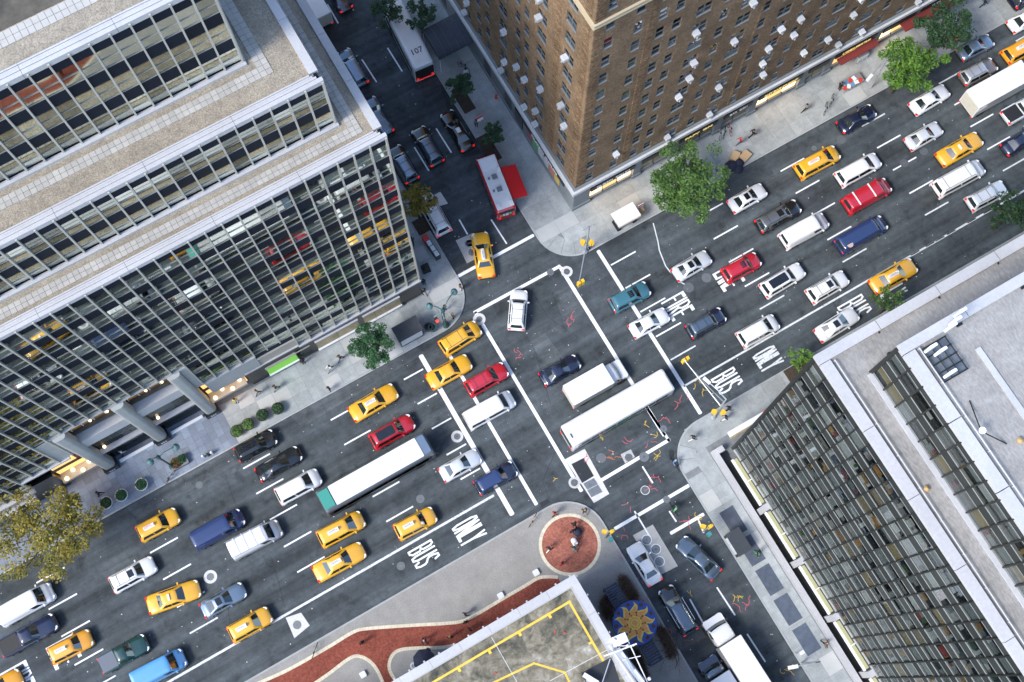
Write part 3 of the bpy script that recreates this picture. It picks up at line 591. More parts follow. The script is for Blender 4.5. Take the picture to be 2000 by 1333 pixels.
bx('shop_window', GREENW, -6.45, -3.15, 39.16, 39.3, 1.0, 3.1, lb); bx('window_sill', WHITEP, -6.5, -3.1, 39.02, 39.3, .75, .99, lb); bx('window_head', FRAMEA, -6.5, -3.1, 39.1, 39.3, 3.12, 3.3, lb)
bx('shop_window', GLASS_R, -3.05, -1.5, 39.2, 39.26, .6, 3.1, lb); bx('window_head', FRAMEA, -3.08, -1.48, 39.12, 39.21, 3.11, 3.25, lb)
# entrance bay
bx('entrance_wall', DARK, -31, -8.4, 40.9, 41.2, .1, 15.6, lb); bx('soffit_beam', COPING, -25.85, -11.95, 38.98, 39.6, 15.38, 15.68, lb)
for xa, xb in ((-24.1, -19.55), (-18.35, -14.0)):
    bx('transom_panel', WARM if False else mat('amber_glass', (.10, .06, .02), .2, spec=.6, emit=((1, .5, .1), .05)), xa, xb, 40.0, 40.1, 11.7, 14.6, lb)
    for i in range(5): bx('glazing_bar', WHITEP, xa + (xb - xa) * i / 4 - .03, xa + (xb - xa) * i / 4 + .03, 39.9, 39.99, 11.7, 14.6, lb)
    for i, t in enumerate((.42, .8)):
        for q in range(4): MB().lathe(xa + (xb - xa) * t, 39.96, [(.02, 12.2 + q * .42), (.13, 12.32 + q * .42), (.13, 12.42 + q * .42), (.02, 12.54 + q * .42)], 8).build('chandelier_globe', LAMPW, lb)
    bx('canopy_beam', COPING, xa - .1, xb + .1, 38.9, 39.9, 9.2, 11.2, lb)
    for i in range(5):
        c = xa + (xb - xa) * (i + .5) / 5; bx('lobby_glass', GLASS_R, c - .42, c + .42, 39.42, 39.47, 5.1, 9.0, lb); bx('lobby_back', (GOLDW, SILLM, GREYP, SILLM, GOLDW)[i], c - .45, c + .45, 39.75, 39.8, 5.1, 9.0, lb)
    bx('door_head', COPING, xa - .1, xb + .1, 38.95, 39.5, 4.75, 5.05, lb); bx('door_glass', GLASS_R, xa, xb, 39.6, 39.65, .2, 4.7, lb)
    MB().lathe(xa + .7, 39.3, [(.02, 5.4), (.16, 5.55), (.16, 5.7), (.02, 5.85)], 8).build('lobby_lamp', LAMPW, lb)
    bx('door_step', WHITEP, xa + .4, xb - .4, 38.75, 39.05, .12, .45, lb)
for cx in (-13.35, -18.95, -24.7):
    MB().prism(rrect(cx - .62, cx + .62, 38.55, 39.75, .35), .9, 15.4).build('column', GREYP, lb, smooth=False); bx('column_base', DARK, cx - .75, cx + .75, 38.35, 39.9, .12, .95, lb)
    for q in range(3): bx('house_number', WHITEP, cx - .3 + q * .22, cx - .17 + q * .22, 38.335, 38.352, .42, .7, lb)
bx('stone_panel', GREYP, -12.7, -11.95, 39.02, 39.4, 8.7, 15.4, lb); bx('stone_panel', GREYP, -27.2, -25.35, 39.02, 39.4, 9.0, 15.4, lb)
for xa, xb in ((-12.6, -8.7), (-28.8, -25.2)):
    bx('lit_lobby', WARM, xa, xb, 39.75, 39.85, 1.0, 7.6, lb); bx('marquee_edge', BEIGE, xa, xb, 38.7, 39.7, 3.0, 3.5, lb); bx('lobby_picture', mat('dark_red_panel', (.22, .03, .02), .6), xb - 1.0, xb - .1, 39.65, 39.74, 5.2, 7.2, lb)
    for i in range(4): MB().lathe(xa + .5 + i * (xb - xa - 1) / 3, 38.9 + .5 * (i % 2), [(.02, 3.52), (.2, 3.6), (.2, 3.75), (.02, 3.85)], 8).build('marquee_lamp', LAMPW, lb)
bx('ledge', COPING, -31, -26, 38.8, 39.25, 8.7, 8.98, lb); bx('ledge', COPING, XW, -31, 38.6, 39.25, 5.3, 5.58, lb); bx('low_wall', COPING, XW, -31.6, 38.2, 39.0, 3.6, 4.1, lb); bx('ground_wall', DARK, XW, -29, 39.3, 41.2, .1, 5.3, lb)

# ------------------------------------------------ brown brick hotel (top of the photo)
hb = tag(empty('brick_hotel', (29.71, 39.4, 0)), 'tall brown brick building with sash windows and white air conditioners above grey shopfronts', 'building')
BROWN = brickmat('brown_brick', (.20, .128, .072), (.30, .205, .122), (.17, .125, .085), 1, .30, .11, .014, wallplane=True); BROWNR = brickmat('brown_brick_raised', (.18, .112, .06), (.33, .225, .13), (.12, .08, .05), 1, .30, .11, .02, wallplane=True)
GSTONE = mat('grey_base_stone', (.20, .225, .235), .7, noise=[(.6, .1, 4), (8, .08, 3)]); BELT = mat('belt_course', (.58, .585, .585), .7, noise=[(.4, .1, 4), (5, .06, 3)]); LIMES = mat('limestone_course', (.50, .42, .28), .8)
HT, XB, YB = 62.0, 29.71, 39.4
HX2, HY2 = 96.0, 96.0
FHY = Face('Y', YB); FHX = Face('X', XB)
SASH = mat('sash_frame', (.13, .14, .14), .5); ACW = mat('air_conditioner_white', (.66, .67, .68), .5, rnd=.18)
pat = [1.58, 4.44, 6.85, 8.5, 11.24, 13.76, 16.34]; dbl = {11.24, 16.34}
colsY = [(XB + p, p in dbl) for p in pat]
base = 16.34
for rep in range(4):
    for stp, d in ((2.55, False), (2.6, True), (2.55, False), (2.75, False), (2.6, True)): base += stp; colsY.append((XB + base, d))
colsX = [(42.5, True), (46.95, True), (49.55, False), (51.15, False), (54.0, True), (57.2, False), (59.1, False), (61.8, True), (65.0, False), (67.4, True), (70.5, False), (73.2, True)]
zc = [7.5 + 3.03 * k for k in range(18)]
# walls with real openings: columns of brick between the openings, then panels above and below each window
def holed(F, u_lo, u_hi, cols, m):
    wl = MB(); u = u_lo; cols = sorted(c for c in cols if u_lo < c[0] < u_hi)
    for c, d in cols:
        h = .75 if d else .43
        wl.box(*F.b(u, c - h, -.4, 0, 5.6, HT)); z = 5.6
        for zz in zc:
            wl.box(*F.b(c - h, c + h, -.4, 0, z, zz - .83)); z = zz + .83
        wl.box(*F.b(c - h, c + h, -.4, 0, z, HT)); u = c + h
    wl.box(*F.b(u, u_hi, -.4, 0, 5.6, HT)); return wl.build('brick_wall', m, hb)
holed(FHY, XB, HX2, colsY, BROWN); holed(FHX, YB + .4, HY2, colsX, BROWN)
bx('core', mat('hotel_dark', (.02, .02, .02), .9), XB + .62, HX2, YB + .62, HY2, 5.6, HT - .2, hb)
random.seed(11)
SM = {}
def sash_mesh(dw, pl):
    k = (dw, pl)
    if k in SM: return SM[k]
    F = Face(pl, 0); mb = MB(); h = .75 if dw else .43
    mb.box(*F.b(-h, h, -.16, -.08, -.80, -.72)); mb.box(*F.b(-h, h, -.16, -.08, .75, .83)); mb.box(*F.b(-h, h, -.14, -.05, -.05, .04))
    for u in ([-h, h - .06, -.06] if dw else [-h, h - .06]): mb.box(*F.b(u, u + (.12 if (dw and u == -.06) else .06), -.16, -.07, -.8, .8))
    mb.box(*F.b(-h, h, -.07, .05, -.83, -.78), mi=1)
    me = bpy.data.meshes.new('sash'); me.from_pydata(mb.v, [], mb.f); me.materials.append(SASH); me.materials.append(GSTONE); me.polygons.foreach_set('material_index', mb.mi); SM[k] = me; return me
PM = {}
def pane_mesh(dw, pl, kind):
    k = (dw, pl, kind)
    if k in PM: return PM[k]
    F = Face(pl, 0); mb = MB(); h = (.75 if dw else .43) - .02
    mb.box(*F.b(-h, h, -.13, -.11, -.78, .78)); mb.box(*F.b(-h, h, -.55, -.53, -.80, .80), mi=1)
    if kind: mb.box(*F.b(-h + .02, h - .02, -.18, -.16, {1: .05, 2: -.5, 3: .4}[kind], .78), mi=2)
    me = bpy.data.meshes.new('pane'); me.from_pydata(mb.v, [], mb.f)
    for m in (GLASS_B, ROOM, mat('roller_blind', (.55, .58, .6), .8)): me.materials.append(m)
    me.polygons.foreach_set('material_index', mb.mi); PM[k] = me; return me
ACM = {}
def ac_mesh(pl):
    if pl in ACM: return ACM[pl]
    F = Face(pl, 0); mb = MB(); mb.box(*F.b(-.29, .29, -.2, .44, -.2, .2)); mb.box(*F.b(-.26, .26, .441, .455, -.17, .17), mi=1); mb.box(*F.b(-.05, .05, .1, .5, -.5, -.22), mi=1)
    for q in range(4): mb.box(*F.b(-.26 + q * .14, -.20 + q * .14, .05, .36, .2005, .206), mi=2)
    me = bpy.data.meshes.new('ac'); me.from_pydata(mb.v, [], mb.f)
    for m in (ACW, mat('ac_grille', (.5, .51, .52), .6), mat('ac_slots', (.45, .46, .48), .6)): me.materials.append(m)
    me.polygons.foreach_set('material_index', mb.mi); ACM[pl] = me; return me
nw = 0; far = MB()
for F, cols in ((FHY, colsY), (FHX, colsX)):
    for c, d in cols:
        for zz in zc:
            loc = F.pt(c, 0, zz)
            if not inframe(*loc):
                far.box(*F.b(c - (.75 if d else .43), c + (.75 if d else .43), -.3, -.27, zz - .8, zz + .8)); continue
            o = bpy.data.objects.new('sash_window', sash_mesh(d, F.pl)); COL.objects.link(o); o.location = loc; par(o, hb)
            p = bpy.data.objects.new('pane', pane_mesh(d, F.pl, random.choice((0, 0, 0, 0, 1, 3, 2)))); COL.objects.link(p); p.location = loc; par(p, o)
            far_x = (F.pl == 'Y' and c > XB + 20)
            if (d and random.random() < .42) or (not d and random.random() < (.02 if F.pl == 'Y' else .08) + (.07 if far_x else 0)):
                off = random.choice((-.38, .38)) if d else 0; a = bpy.data.objects.new('air_conditioner', ac_mesh(F.pl)); COL.objects.link(a); a.location = F.pt(c + off, 0, zz - .5); par(a, o)
tag(far.build('windows_beyond', GLASS_B, hb), kind='stuff')
# raised brick ribs beside the corner and between the window groups
for F, u0, u1 in ((FHY, XB + .02, XB + .95), (FHX, YB + .45, YB + 1.3), (FHY, XB + 5.35, XB + 6.05), (FHX, YB + 4.6, YB + 5.4), (FHY, XB + 18.2, XB + 18.5)):
    mb = MB(); z = 6.6; k = 0
    while z < HT:
        mb.box(*F.b(u0 + (.0 if k % 2 else .05), u1 - (.0 if k % 2 else .05), .0, .055 if k % 2 else .02, z, z + .145)); z += .15; k += 1
    tag(mb.build('raised_brick_courses', BROWNR, hb), kind='stuff')
for z in (38.55, 38.95):
    bx('string_course', LIMES, XB - .2, HX2, YB - .2, YB - .005, z - .1, z + .08, hb); bx('string_course', LIMES, XB - .2, XB - .005, YB + .0, HY2, z - .1, z + .08, hb)
# belt course: separate stones
for i in range(30): bx('belt_stone', BELT, XB - .55 + i * 2.2, XB - .55 + (i + 1) * 2.2 - .015, YB - .55, YB - .02, 5.62, 6.2, hb)
for i in range(25): bx('belt_stone', BELT, XB - .55, XB - .02, YB - .015 + i * 2.2, YB - .015 + (i + 1) * 2.2 - .015, 5.62, 6.2, hb)
bx('belt_lip', GSTONE, XB - .3, HX2, YB - .3, YB - .02, 6.21, 6.3, hb); bx('belt_lip', GSTONE, XB - .3, XB - .02, YB - .015, HY2, 6.21, 6.3, hb)
# grey base with shopfronts
bx('base_pier', GSTONE, XB, XB + 2.0, YB, YB + 1.5, .1, 5.6, hb); bx('plinth', GSTONE, XB - .12, XB + 2.1, YB - .12, YB + .0, .1, .75, hb); bx('plinth', GSTONE, XB - .12, XB - .002, YB + .003, HY2, .1, .7, hb)
bx('base_wall', GSTONE, XB + .01, XB + .6, YB + 1.5, HY2, .1, 5.6, hb); bx('base_wall', GSTONE, XB + 2.0, HX2, YB + .02, YB + .5, 4.1, 5.6, hb); bx('shop_back', mat('shop_dark', (.03, .028, .025), .8), XB + 2.0, HX2, YB + .9, YB + 1.2, .1, 4.1, hb)
SIGNB = mat('sign_board_black', (.02, .022, .024), .5); GOLD = mat('sign_gold', (.72, .52, .16), .5, emit=((1, .75, .25), .25)); WHT = mat('sign_white', (.85, .86, .87), .5)
x = XB + 2.0; k = 0
shops = [(6.3, 'CLOSKI  COLIN', WHT, 1), (4.6, '', WHT, 2), (5.6, 'PAPY  ON', GOLD, 0), (4.4, 'BAR  DELI', WHT, 0), (6.4, 'FAST BLUE STUDENT', GOLD, 1), (3.4, '', WHT, 2), (6.2, 'A WINES & SPIRITS TO IN', GOLD, 3), (5.0, '', WHT, 1), (5.0, 'DELI', WHT, 0), (6.0, 'FINE ARTS', GOLD, 2), (6.0, '', GOLD, 0), (5.0, '', GOLD, 1)]
REDAW = mat('dark_red_awning', (.20, .03, .025), .7)
for wd, txt, m, style in shops:
    bx('base_pier', GSTONE, x + wd - .9, x + wd, YB - .02, YB + .9, .1, 4.1, hb); bx('plinth', GSTONE, x + wd - 1.0, x + wd + .1, YB - .14, YB - .021, .1, .8, hb)
    bx('sign_board', SIGNB, x, x + wd - .91, YB - .16, YB + .019, 3.1, 4.0, hb)
    if txt: text_obj('sign_lettering', txt, .55, m, Matrix.Translation((x + (wd - .9) / 2, YB - .175, 3.5)) @ Matrix.Rotation(rad(90), 4, 'X'), hb, bold=.015, sx=min(1.4, (wd - 1.4) / (len(txt) * .36)))
    n = 3 if wd > 5 else 2
    for i in range(n):
        a, b = x + (wd - .9) * i / n + .08, x + (wd - .9) * (i + 1) / n - .08
        mm = (SHOPW if (style == 1 and i != 1) else WARM if style in (1, 3) and i != 2 else GOLDW if style == 2 else mat('shop_window_olive', (.20, .17, .09), .4))
        bx('shop_window', mm, a, b, YB + .3, YB + .36, .8, 3.0, hb); bx('window_sill', GSTONE, a, b, YB + .1, YB + .37, .5, .78, hb)
    if style == 3: bx('awning', REDAW, x + .2, x + wd - 1, YB - 1.0, YB - .17, 2.9, 3.05, hb)
    # one-storey sash windows above the sign
    for i in range(n): bx('mezzanine_window', ROOM, x + wd * (i + .3) / n, x + wd * (i + .3) / n + .8, YB - .012, YB + .019, 4.35, 5.2, hb)
    x += wd; k += 1
bx('awning', REDAW, XB + 41, XB + 52, YB - 1.3, YB - .2, 3.3, 3.5, hb)
# signs on the cross-street side: menu pictures and lettering
MENU = [mat('menu_%d' % i, c, .6) for i, c in enumerate(((.35, .12, .12), (.12, .45, .14), (.62, .66, .64), (.62, .62, .60), (.6, .22, .14), (.65, .45, .12)))]
bx('sign_board', SIGNB, XB - .1, XB - .003, YB + 1.9, YB + 10.5, 2.75, 3.5, hb)
for i in range(6): bx('menu_panel', MENU[i], XB - .06, XB - .004, YB + 8.6 - i * 1.15, YB + 9.6 - i * 1.15, 1.0, 2.6, hb)
text_obj('sign_lettering', 'CLOSKI COLIN', .6, WHT, Matrix.Translation((XB - .115, YB + 6.0, 3.1)) @ Matrix.Rotation(rad(-90), 4, 'Z') @ Matrix.Rotation(rad(90), 4, 'X'), hb, bold=.015, sx=1.35)
for y in (52.5, 57, 62, 67): bx('basement_door', DARK, XB - .02, XB + .0, y, y + 1.4, .2, 3.0, hb); bx('mezzanine_window', ROOM, XB - .012, XB, y - 1.8, y - .8, 3.6, 4.9, hb)
bx('delivery_door', DARK, XB - .1, XB - .004, 50.0, 51.6, .2, 3.2, hb)
# grey barrel awning over the side entrance
aw = MB(); n = 10
y0, y1 = 60.6, 64.6
for xa, xb in ((25.4, 29.6),):
    v = []
    for xx in (xa, xb):
        for i in range(n + 1): t = math.pi * i / n; v.append((xx, (y0 + y1) / 2 - math.cos(t) * (y1 - y0) / 2, 3.0 + math.sin(t) * 1.3))
    aw.add(v, [(i, i + 1, n + 2 + i, n + 1 + i) for i in range(n)]); aw.add([v[i] for i in range(n + 1)], [tuple(range(n + 1))])
awo = aw.build('barrel_awning', mat('awning_slate', (.055, .065, .085), .8, noise=[(3, .15, 3)]), hb)
for i in range(6): MB().tube([(25.39 + i * .84, (y0 + y1) / 2 - math.cos(math.pi * q / 12) * (y1 - y0) / 2, 3.01 + math.sin(math.pi * q / 12) * 1.31) for q in range(13)], .03, 5).build('awning_hoop', mat('hoop', (.09, .10, .12), .6), awo)
for yy in (y0 + .1, y1 - .1): MB().cyl(25.5, yy, .14, 3.0, .05, n=8).build('awning_post', WHITEP, hb)

# ------------------------------------------------ dark-glass block (right of the photo)
rb = tag(empty('glass_block', (29.7, 8.8, 0)), 'office block with dark mullions, white parapets and a pale flat roof', 'building')
ZR1, ZR2 = 39.3, 46.0
FR = Face('X', 29.7); ur = [8.72 - 1.385 * i for i in range(0, 30)]
curtain_wall(rb, FR, ur, [39.0 - 3.46 * k for k in range(0, 11)], lambda u: 4.2, 1.35, GLASS_R, mat('bar_pale', (.30, .32, .31), .5), SPANR, MULLR, 'R', mw=.10, md=.16, seed=8, litter=.95, blinds=.33, cols=(0, 0, 6, 6, 6, 1, 2, 3, 0, 4, 5))
FR2 = Face('X', 32.48); ur2 = [5.9 - 1.42 * i for i in range(0, 28)]
curtain_wall(rb, FR2, ur2, [45.9 - 3.2 * k for k in range(0, 3)], lambda u: 39.3, 1.2, GLASS_R, MATS['bar_pale'], SPANR, MULLR, 'R2', mw=.12, md=.16, seed=9, litter=.8, blinds=.5)
bx('corner_post', MULLR, 29.5, 29.95, 8.74, 8.98, 4.2, 39.0, rb); bx('corner_post', MULLR, 32.3, 32.7, 5.93, 6.12, 39.3, 45.9, rb)
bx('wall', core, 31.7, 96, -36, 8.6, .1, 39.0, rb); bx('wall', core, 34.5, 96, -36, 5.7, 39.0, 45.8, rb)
for k in range(10):
    bx('window_band', GLASS_R, 29.95, 96, 8.62, 8.74, 39 - 3.46 * (k + 1), 39 - 3.46 * k - 1.36, rb); bx('spandrel_band', SPANR, 29.95, 96, 8.6, 8.78, 39 - 3.46 * k - 1.35, 39 - 3.46 * k - .002, rb)
for i in range(47): bx('mullion', MULLR, 30.0 + i * 1.385 + 1.3, 30.1 + i * 1.385 + 1.3, 8.7, 8.95, 4.2, 38.99, rb)
bx('flat_roof', ROOFG, 30.2, 96, -36, 8.3, 39.0, 39.28, rb); bx('flat_roof', ROOFG, 33.0, 96, -36, 5.5, 45.6, 46.0, rb)
for i in range(8): bx('coping_slab', COPING, 29.55, 30.35, 8.2 - 5.5 * (i + 1) + .02 + (.0), 8.2 - 5.5 * i - .02, 39.0, 39.55, rb)
for i in range(13): bx('coping_slab', COPING, 29.55 + i * 5.2, 29.55 + (i + 1) * 5.2 - .05, 8.22, 9.0, 39.0, 39.55, rb)
for i in range(8): bx('coping_slab', COPING, 32.33, 33.15, 5.4 - 5.2 * (i + 1) + .03, 5.4 - 5.2 * i - .03, 45.7, 46.25, rb)
for i in range(13): bx('coping_slab', COPING, 32.33 + i * 5.2, 32.33 + (i + 1) * 5.2 - .05, 5.42, 6.15, 45.7, 46.25, rb)
for i in range(10): bx('coping_joint_shade', MULLR, 34.5 + i * 5.2, 34.58 + i * 5.2, 8.05, 8.19, 39.29, 39.4, rb); bx('coping_joint_shade', MULLR, 36.5 + i * 5.2, 36.9 + i * 5.2, 5.2, 5.38, 46.0, 46.12, rb)  # dark blocks stand in for short shadows at the coping joints
for x_, za, yy in ((30.6, 39.28, 8.0), (33.4, 46.0, 5.3)):
    MB().tube([(x_, yy, za + .35), (x_, -30, za + .35)], .05, 6).build('roof_rail', COPING, rb)
    for i in range(14): bx('rail_post', COPING, x_ - .04, x_ + .04, yy - 2.6 * i - .1, yy - 2.6 * i - .02, za, za + .34, rb)
bx('tier_kerb', COPING, 32.05, 32.4, -30, 5.95, 39.28, 39.5, rb)
bx('roof_walk', COPING, 36.6, 37.0, -30, 3.4, 46.001, 46.12, rb)
a = P(1735, 695, 39.3); MB().lathe(a.x, a.y, [(.1, 39.28), (.1, 39.6), (.2, 39.6), (.02, 39.75)], 8).build('roof_vent', MULLR, rb)
for px, py in ((1808, 956), (1990, 862), (1738, 700)): a = P(px, py, 39.3 if px < 1900 else 46); MB().lathe(a.x, a.y, [(.14, a.z), (.14, a.z + .25), (.22, a.z + .26), (.03, a.z + .42)], 8).build('roof_vent', INT[1], rb)
# base of the block: low white wall along an areaway, lit sign strips
bx('low_wall', COPING, 28.4, 28.95, -30, 9.9, .1, 1.0, rb); bx('low_wall', COPING, 28.96, 29.6, 9.3, 9.9, .1, 1.25, rb); bx('areaway', DARK, 28.95, 29.9, -30, 9.29, .12, .3, rb); bx('ground_wall', mat('ground_wall_grey', (.16, .17, .18), .6), 29.9, 31.6, -30, 8.7, .12, 4.1, rb)
LITS = mat('lit_sign_strip', (.36, .36, .20), .5, emit=((.9, .8, .3), .04))
for i in range(6): y1_ = 7.9 - i * 6.0; bx('sign_strip', LITS, 29.32, 29.62, y1_ - 5.0, y1_, 3.2, 3.55, rb); bx('sign_housing', WHITEP, 29.1, 29.31, y1_ - 5.1, y1_ + .1, 3.0, 3.3, rb); bx('sign_bracket', WHITEP, 29.1, 29.85, y1_ - 2.55, y1_ - 2.45, 3.56, 3.7, rb); bx('pier', COPING, 29.2, 29.9, y1_ - 5.85, y1_ - 5.2, .3, 4.1, rb)
for i in range(14): bx('string_ledge', COPING, 29.63, 29.95, 8.7 - 2.77 * (i + 1) + .02, 8.7 - 2.77 * i, 3.95, 4.18, rb)
tag(MB().box(30.2, 34.3, 9.95, 10.5, 3.3, 3.75).box(30.2, 34.2, 9.80, 9.94, 3.2, 3.5, 1).box(34.31, 34.75, 9.9, 10.55, 3.25, 3.85, 2).build('projecting_sign', [WHITEP, MATS['curtained_window'], mat('sign_orange', (.7, .14, .05), .5)], rb))
# ------------------------------------------------ rooftop (bottom of the photo)
def stainmat():
    m = bpy.data.materials.new('stained_concrete'); m.use_nodes = True; MATS['stained_concrete'] = m; T = m.node_tree; N = T.nodes; L = T.links; b = N['Principled BSDF']; b.inputs['Roughness'].default_value = .85; geo = N.new('ShaderNodeNewGeometry')
    def nz(sc, det, rough, dist):
        n = N.new('ShaderNodeTexNoise'); n.inputs['Scale'].default_value = sc; n.inputs['Detail'].default_value = det; n.inputs['Roughness'].default_value = rough; n.inputs['Distortion'].default_value = dist; L.new(geo.outputs['Position'], n.inputs['Vector']); return n.outputs[0]
    a = N.new('ShaderNodeMath'); a.operation = 'MULTIPLY_ADD'; a.inputs[1].default_value = .6; L.new(nz(.22, 6, .6, 1.2), a.inputs[0]); k = N.new('ShaderNodeMath'); k.operation = 'MULTIPLY'; k.inputs[1].default_value = .4; L.new(nz(1.3, 8, .7, .8), k.inputs[0]); L.new(k.outputs[0], a.inputs[2])
    r = N.new('ShaderNodeValToRGB'); e = r.color_ramp.elements; e[0].position = .36; e[0].color = (.035, .036, .028, 1); e[1].position = .62; e[1].color = (.46, .44, .38, 1)
    for p, c in ((.43, (.09, .085, .062, 1)), (.48, (.16, .145, .105, 1)), (.53, (.24, .215, .155, 1)), (.57, (.30, .28, .235, 1))): q = e.new(p); q.color = c
    L.new(a.outputs[0], r.inputs[0]); L.new(r.outputs[0], b.inputs['Base Color']); return m
tb = tag(empty('roof_building', (-6, -6, 0)), 'tower seen from above with a stained concrete roof, white parapet and yellow safety line', 'building')
HB = 11.0
STAIN = stainmat(); YLINE = mat('yellow_line', (.78, .50, .06), .7, noise=[(2, .12, 4)])
XBT, YBT = 9.43, 5.78; KS = XBT / 7.44
bx('wall', mat('tower_wall', (.45, .45, .44), .7), -40, XBT - .1, -45, YBT - .1, .1, HB - .8, tb); bx('concrete_roof', STAIN, -40, XBT - .3, -45, YBT - .3, HB - .79, HB - .35, tb)
for k in range(2): bx('window_band', GLASS_R, -40, XBT - .04, -45, YBT - .04, 2.5 + k * 3.5, 4.3 + k * 3.5, tb)
for i in range(16): bx('coping_slab', COPING, XBT - 3.0 * (i + 1) + .01, XBT - 3.0 * i - .01, YBT - .79, YBT, HB - .8, HB, tb)
for i in range(16): bx('coping_slab', COPING, XBT - .75, XBT, YBT - .77 - 3.0 * (i + 1) + .01, YBT - .77 - 3.0 * i - .01, HB - .8, HB, tb); bx('bracket', COPING, XBT - 1.5 * i - .5, XBT - 1.5 * i - .35, YBT + .002, YBT + .16, HB - .5, HB - .08, tb)
for i in range(10): bx('bracket', COPING, XBT + .002, XBT + .16, YBT - 1.9 * i - .3, YBT - 1.9 * i - .15, HB - .5, HB - .08, tb)
bx('parapet_inner', mat('inner_parapet', (.40, .40, .39), .8), -40, XBT - .76, YBT - .9, YBT - .76, HB - .36, HB - .05, tb); bx('parapet_inner', MATS['inner_parapet'], XBT - .9, XBT - .76, -45, YBT - .91, HB - .36, HB - .05, tb)
zr = HB - .345
def yl(p, q, wd=.2, dz=0): MB().strip([p, q], wd, zr + dz).build('safety_line', YLINE, tb)
yl((-40, 3.1 * KS), (XBT - 1.6, 3.1 * KS)); yl((XBT - 1.63, 3.1 * KS), (XBT - 1.63, -20), dz=.001)
for i in range(9): bx('line_tick', YLINE, XBT - 3.9 - i * 3.1, XBT - 3.65 - i * 3.1, 2.78 * KS, 3.05 * KS, zr - .05, zr + .004, tb)
for i in range(3): bx('line_tick', YLINE, XBT - 2.0, XBT - 1.72, -.2 - i * 2.4, -i * 2.4, zr - .05, zr + .005, tb)
q = [P(*p, HB - .35) for p in ((940, 1345), (1043, 1296), (1103, 1314), (1118, 1345))]; MB().strip([(p.x, p.y) for p in q], .17, zr + .002).build('safety_line', YLINE, tb)
for p, q in (((1075, 1330), (1195, 1265)), ((960, 1245), (1010, 1333))):
    a, b = P(*p, HB), P(*q, HB); MB().strip([(a.x, a.y), (b.x, b.y)], .05, zr + .003).build('roof_seam', MANC, tb)
for i, (px, py) in enumerate(((1084, 1234), (1103, 1236), (968, 1315))):
    a = P(px, py, HB); r_ = MB().box(-.12, .12, -.05, .05, 0, .07).build('loose_red_brick', mat('red_block', (.6, .05, .04), .6)); r_.location = (a.x, a.y, zr); r_.rotation_euler.z = (.5, 2.0, 2.4)[i]; tag(r_, ('red block lying on the stained roof, left one of the pair', 'red block lying on the stained roof, right one of the pair', 'lone red block near the bottom edge of the stained roof')[i], 'block', 'red blocks on the roof')
# ================================================================== VEHICLES
def paint(name, c, rough=.28, metal=.0, coat=.9): return mat('paint_' + name, c, rough, metal, coat=coat, noise=[(1.3, .03, 2)])
PC = {'yellow': paint('yellow', (.82, .43, .025)), 'orange': paint('orange', (.80, .36, .02)), 'white': paint('white', (.80, .81, .82)), 'silver': paint('silver', (.52, .54, .56), .3, .5), 'black': paint('black', (.010, .011, .013), .12), 'navy': paint('navy', (.012, .017, .045), .15), 'blue': paint('blue', (.022, .042, .13), .2),
      'brightblue': paint('brightblue', (.10, .33, .66)), 'red': paint('red', (.50, .015, .03), .2), 'teal': paint('teal', (.05, .17, .22), .22), 'grey': paint('grey', (.16, .17, .18), .25, .4), 'brown': paint('brown', (.24, .20, .18), .25, .5), 'green': paint('green', (.012, .05, .04), .2), 'steelblue': paint('steelblue', (.20, .27, .35), .25, .5), 'slate': paint('slate', (.10, .14, .19), .2, .4), 'pearl': paint('pearl', (.70, .73, .76), .25, .2)}
CGL = mat('car_glass', (.012, .022, .024), .03, spec=1.0, coat=.7); TYRE = mat('tyre_rubber', (.012, .012, .013), .9); RIM = mat('wheel_rim', (.42, .43, .44), .35, metal=.7); HEADL = mat('head_lamp', (.85, .86, .86), .15, spec=.8); TAIL = mat('tail_lamp', (.55, .01, .01), .3, emit=((1, .03, .02), .22)); TRIM = mat('black_trim', (.018, .019, .02), .6)
CHROME = mat('chrome_trim', (.62, .63, .64), .2, metal=.8); ADW = mat('advert_white', (.80, .80, .78), .5); ADK = mat('advert_dark', (.12, .12, .13), .5); ADR = mat('advert_red', (.6, .05, .04), .5); SKYGL = mat('sunroof_glass', (.01, .012, .015), .05, spec=.8); INTER = mat('seat_tan', (.5, .46, .4), .8)
def ring(xf, xr, y, z, r, bulge, n=5):
    """greenhouse outline at one height, from front left round to front left"""
    out = []
    for i in range(n): t = -1 + 2 * i / (n - 1); out.append((xf + bulge * (1 - t * t), t * (y - r), z))
    out.append((xf - r * .3, y - r * .28, z))
    for i in range(5): t = i / 4; out.append((xf - r + (xr - xf + 2 * r) * t, y - .02 * abs(2 * t - 1), z))
    out.append((xr + r * .3, y - r * .28, z))
    for i in range(n): t = 1 - 2 * i / (n - 1); out.append((xr - bulge * .5 * (1 - t * t), t * (y - r), z))
    out.append((xr + r * .3, -y + r * .28, z))
    for i in range(5): t = 1 - i / 4; out.append((xf - r + (xr - xf + 2 * r) * t, -y + .02 * abs(2 * t - 1), z))
    out.append((xf - r * .3, -y + r * .28, z)); return out
def lerp(a, b, t): return tuple(a[i] + (b[i] - a[i]) * t for i in range(3))
def off(p, n, d): return tuple(p[i] + n[i] * d for i in range(3))
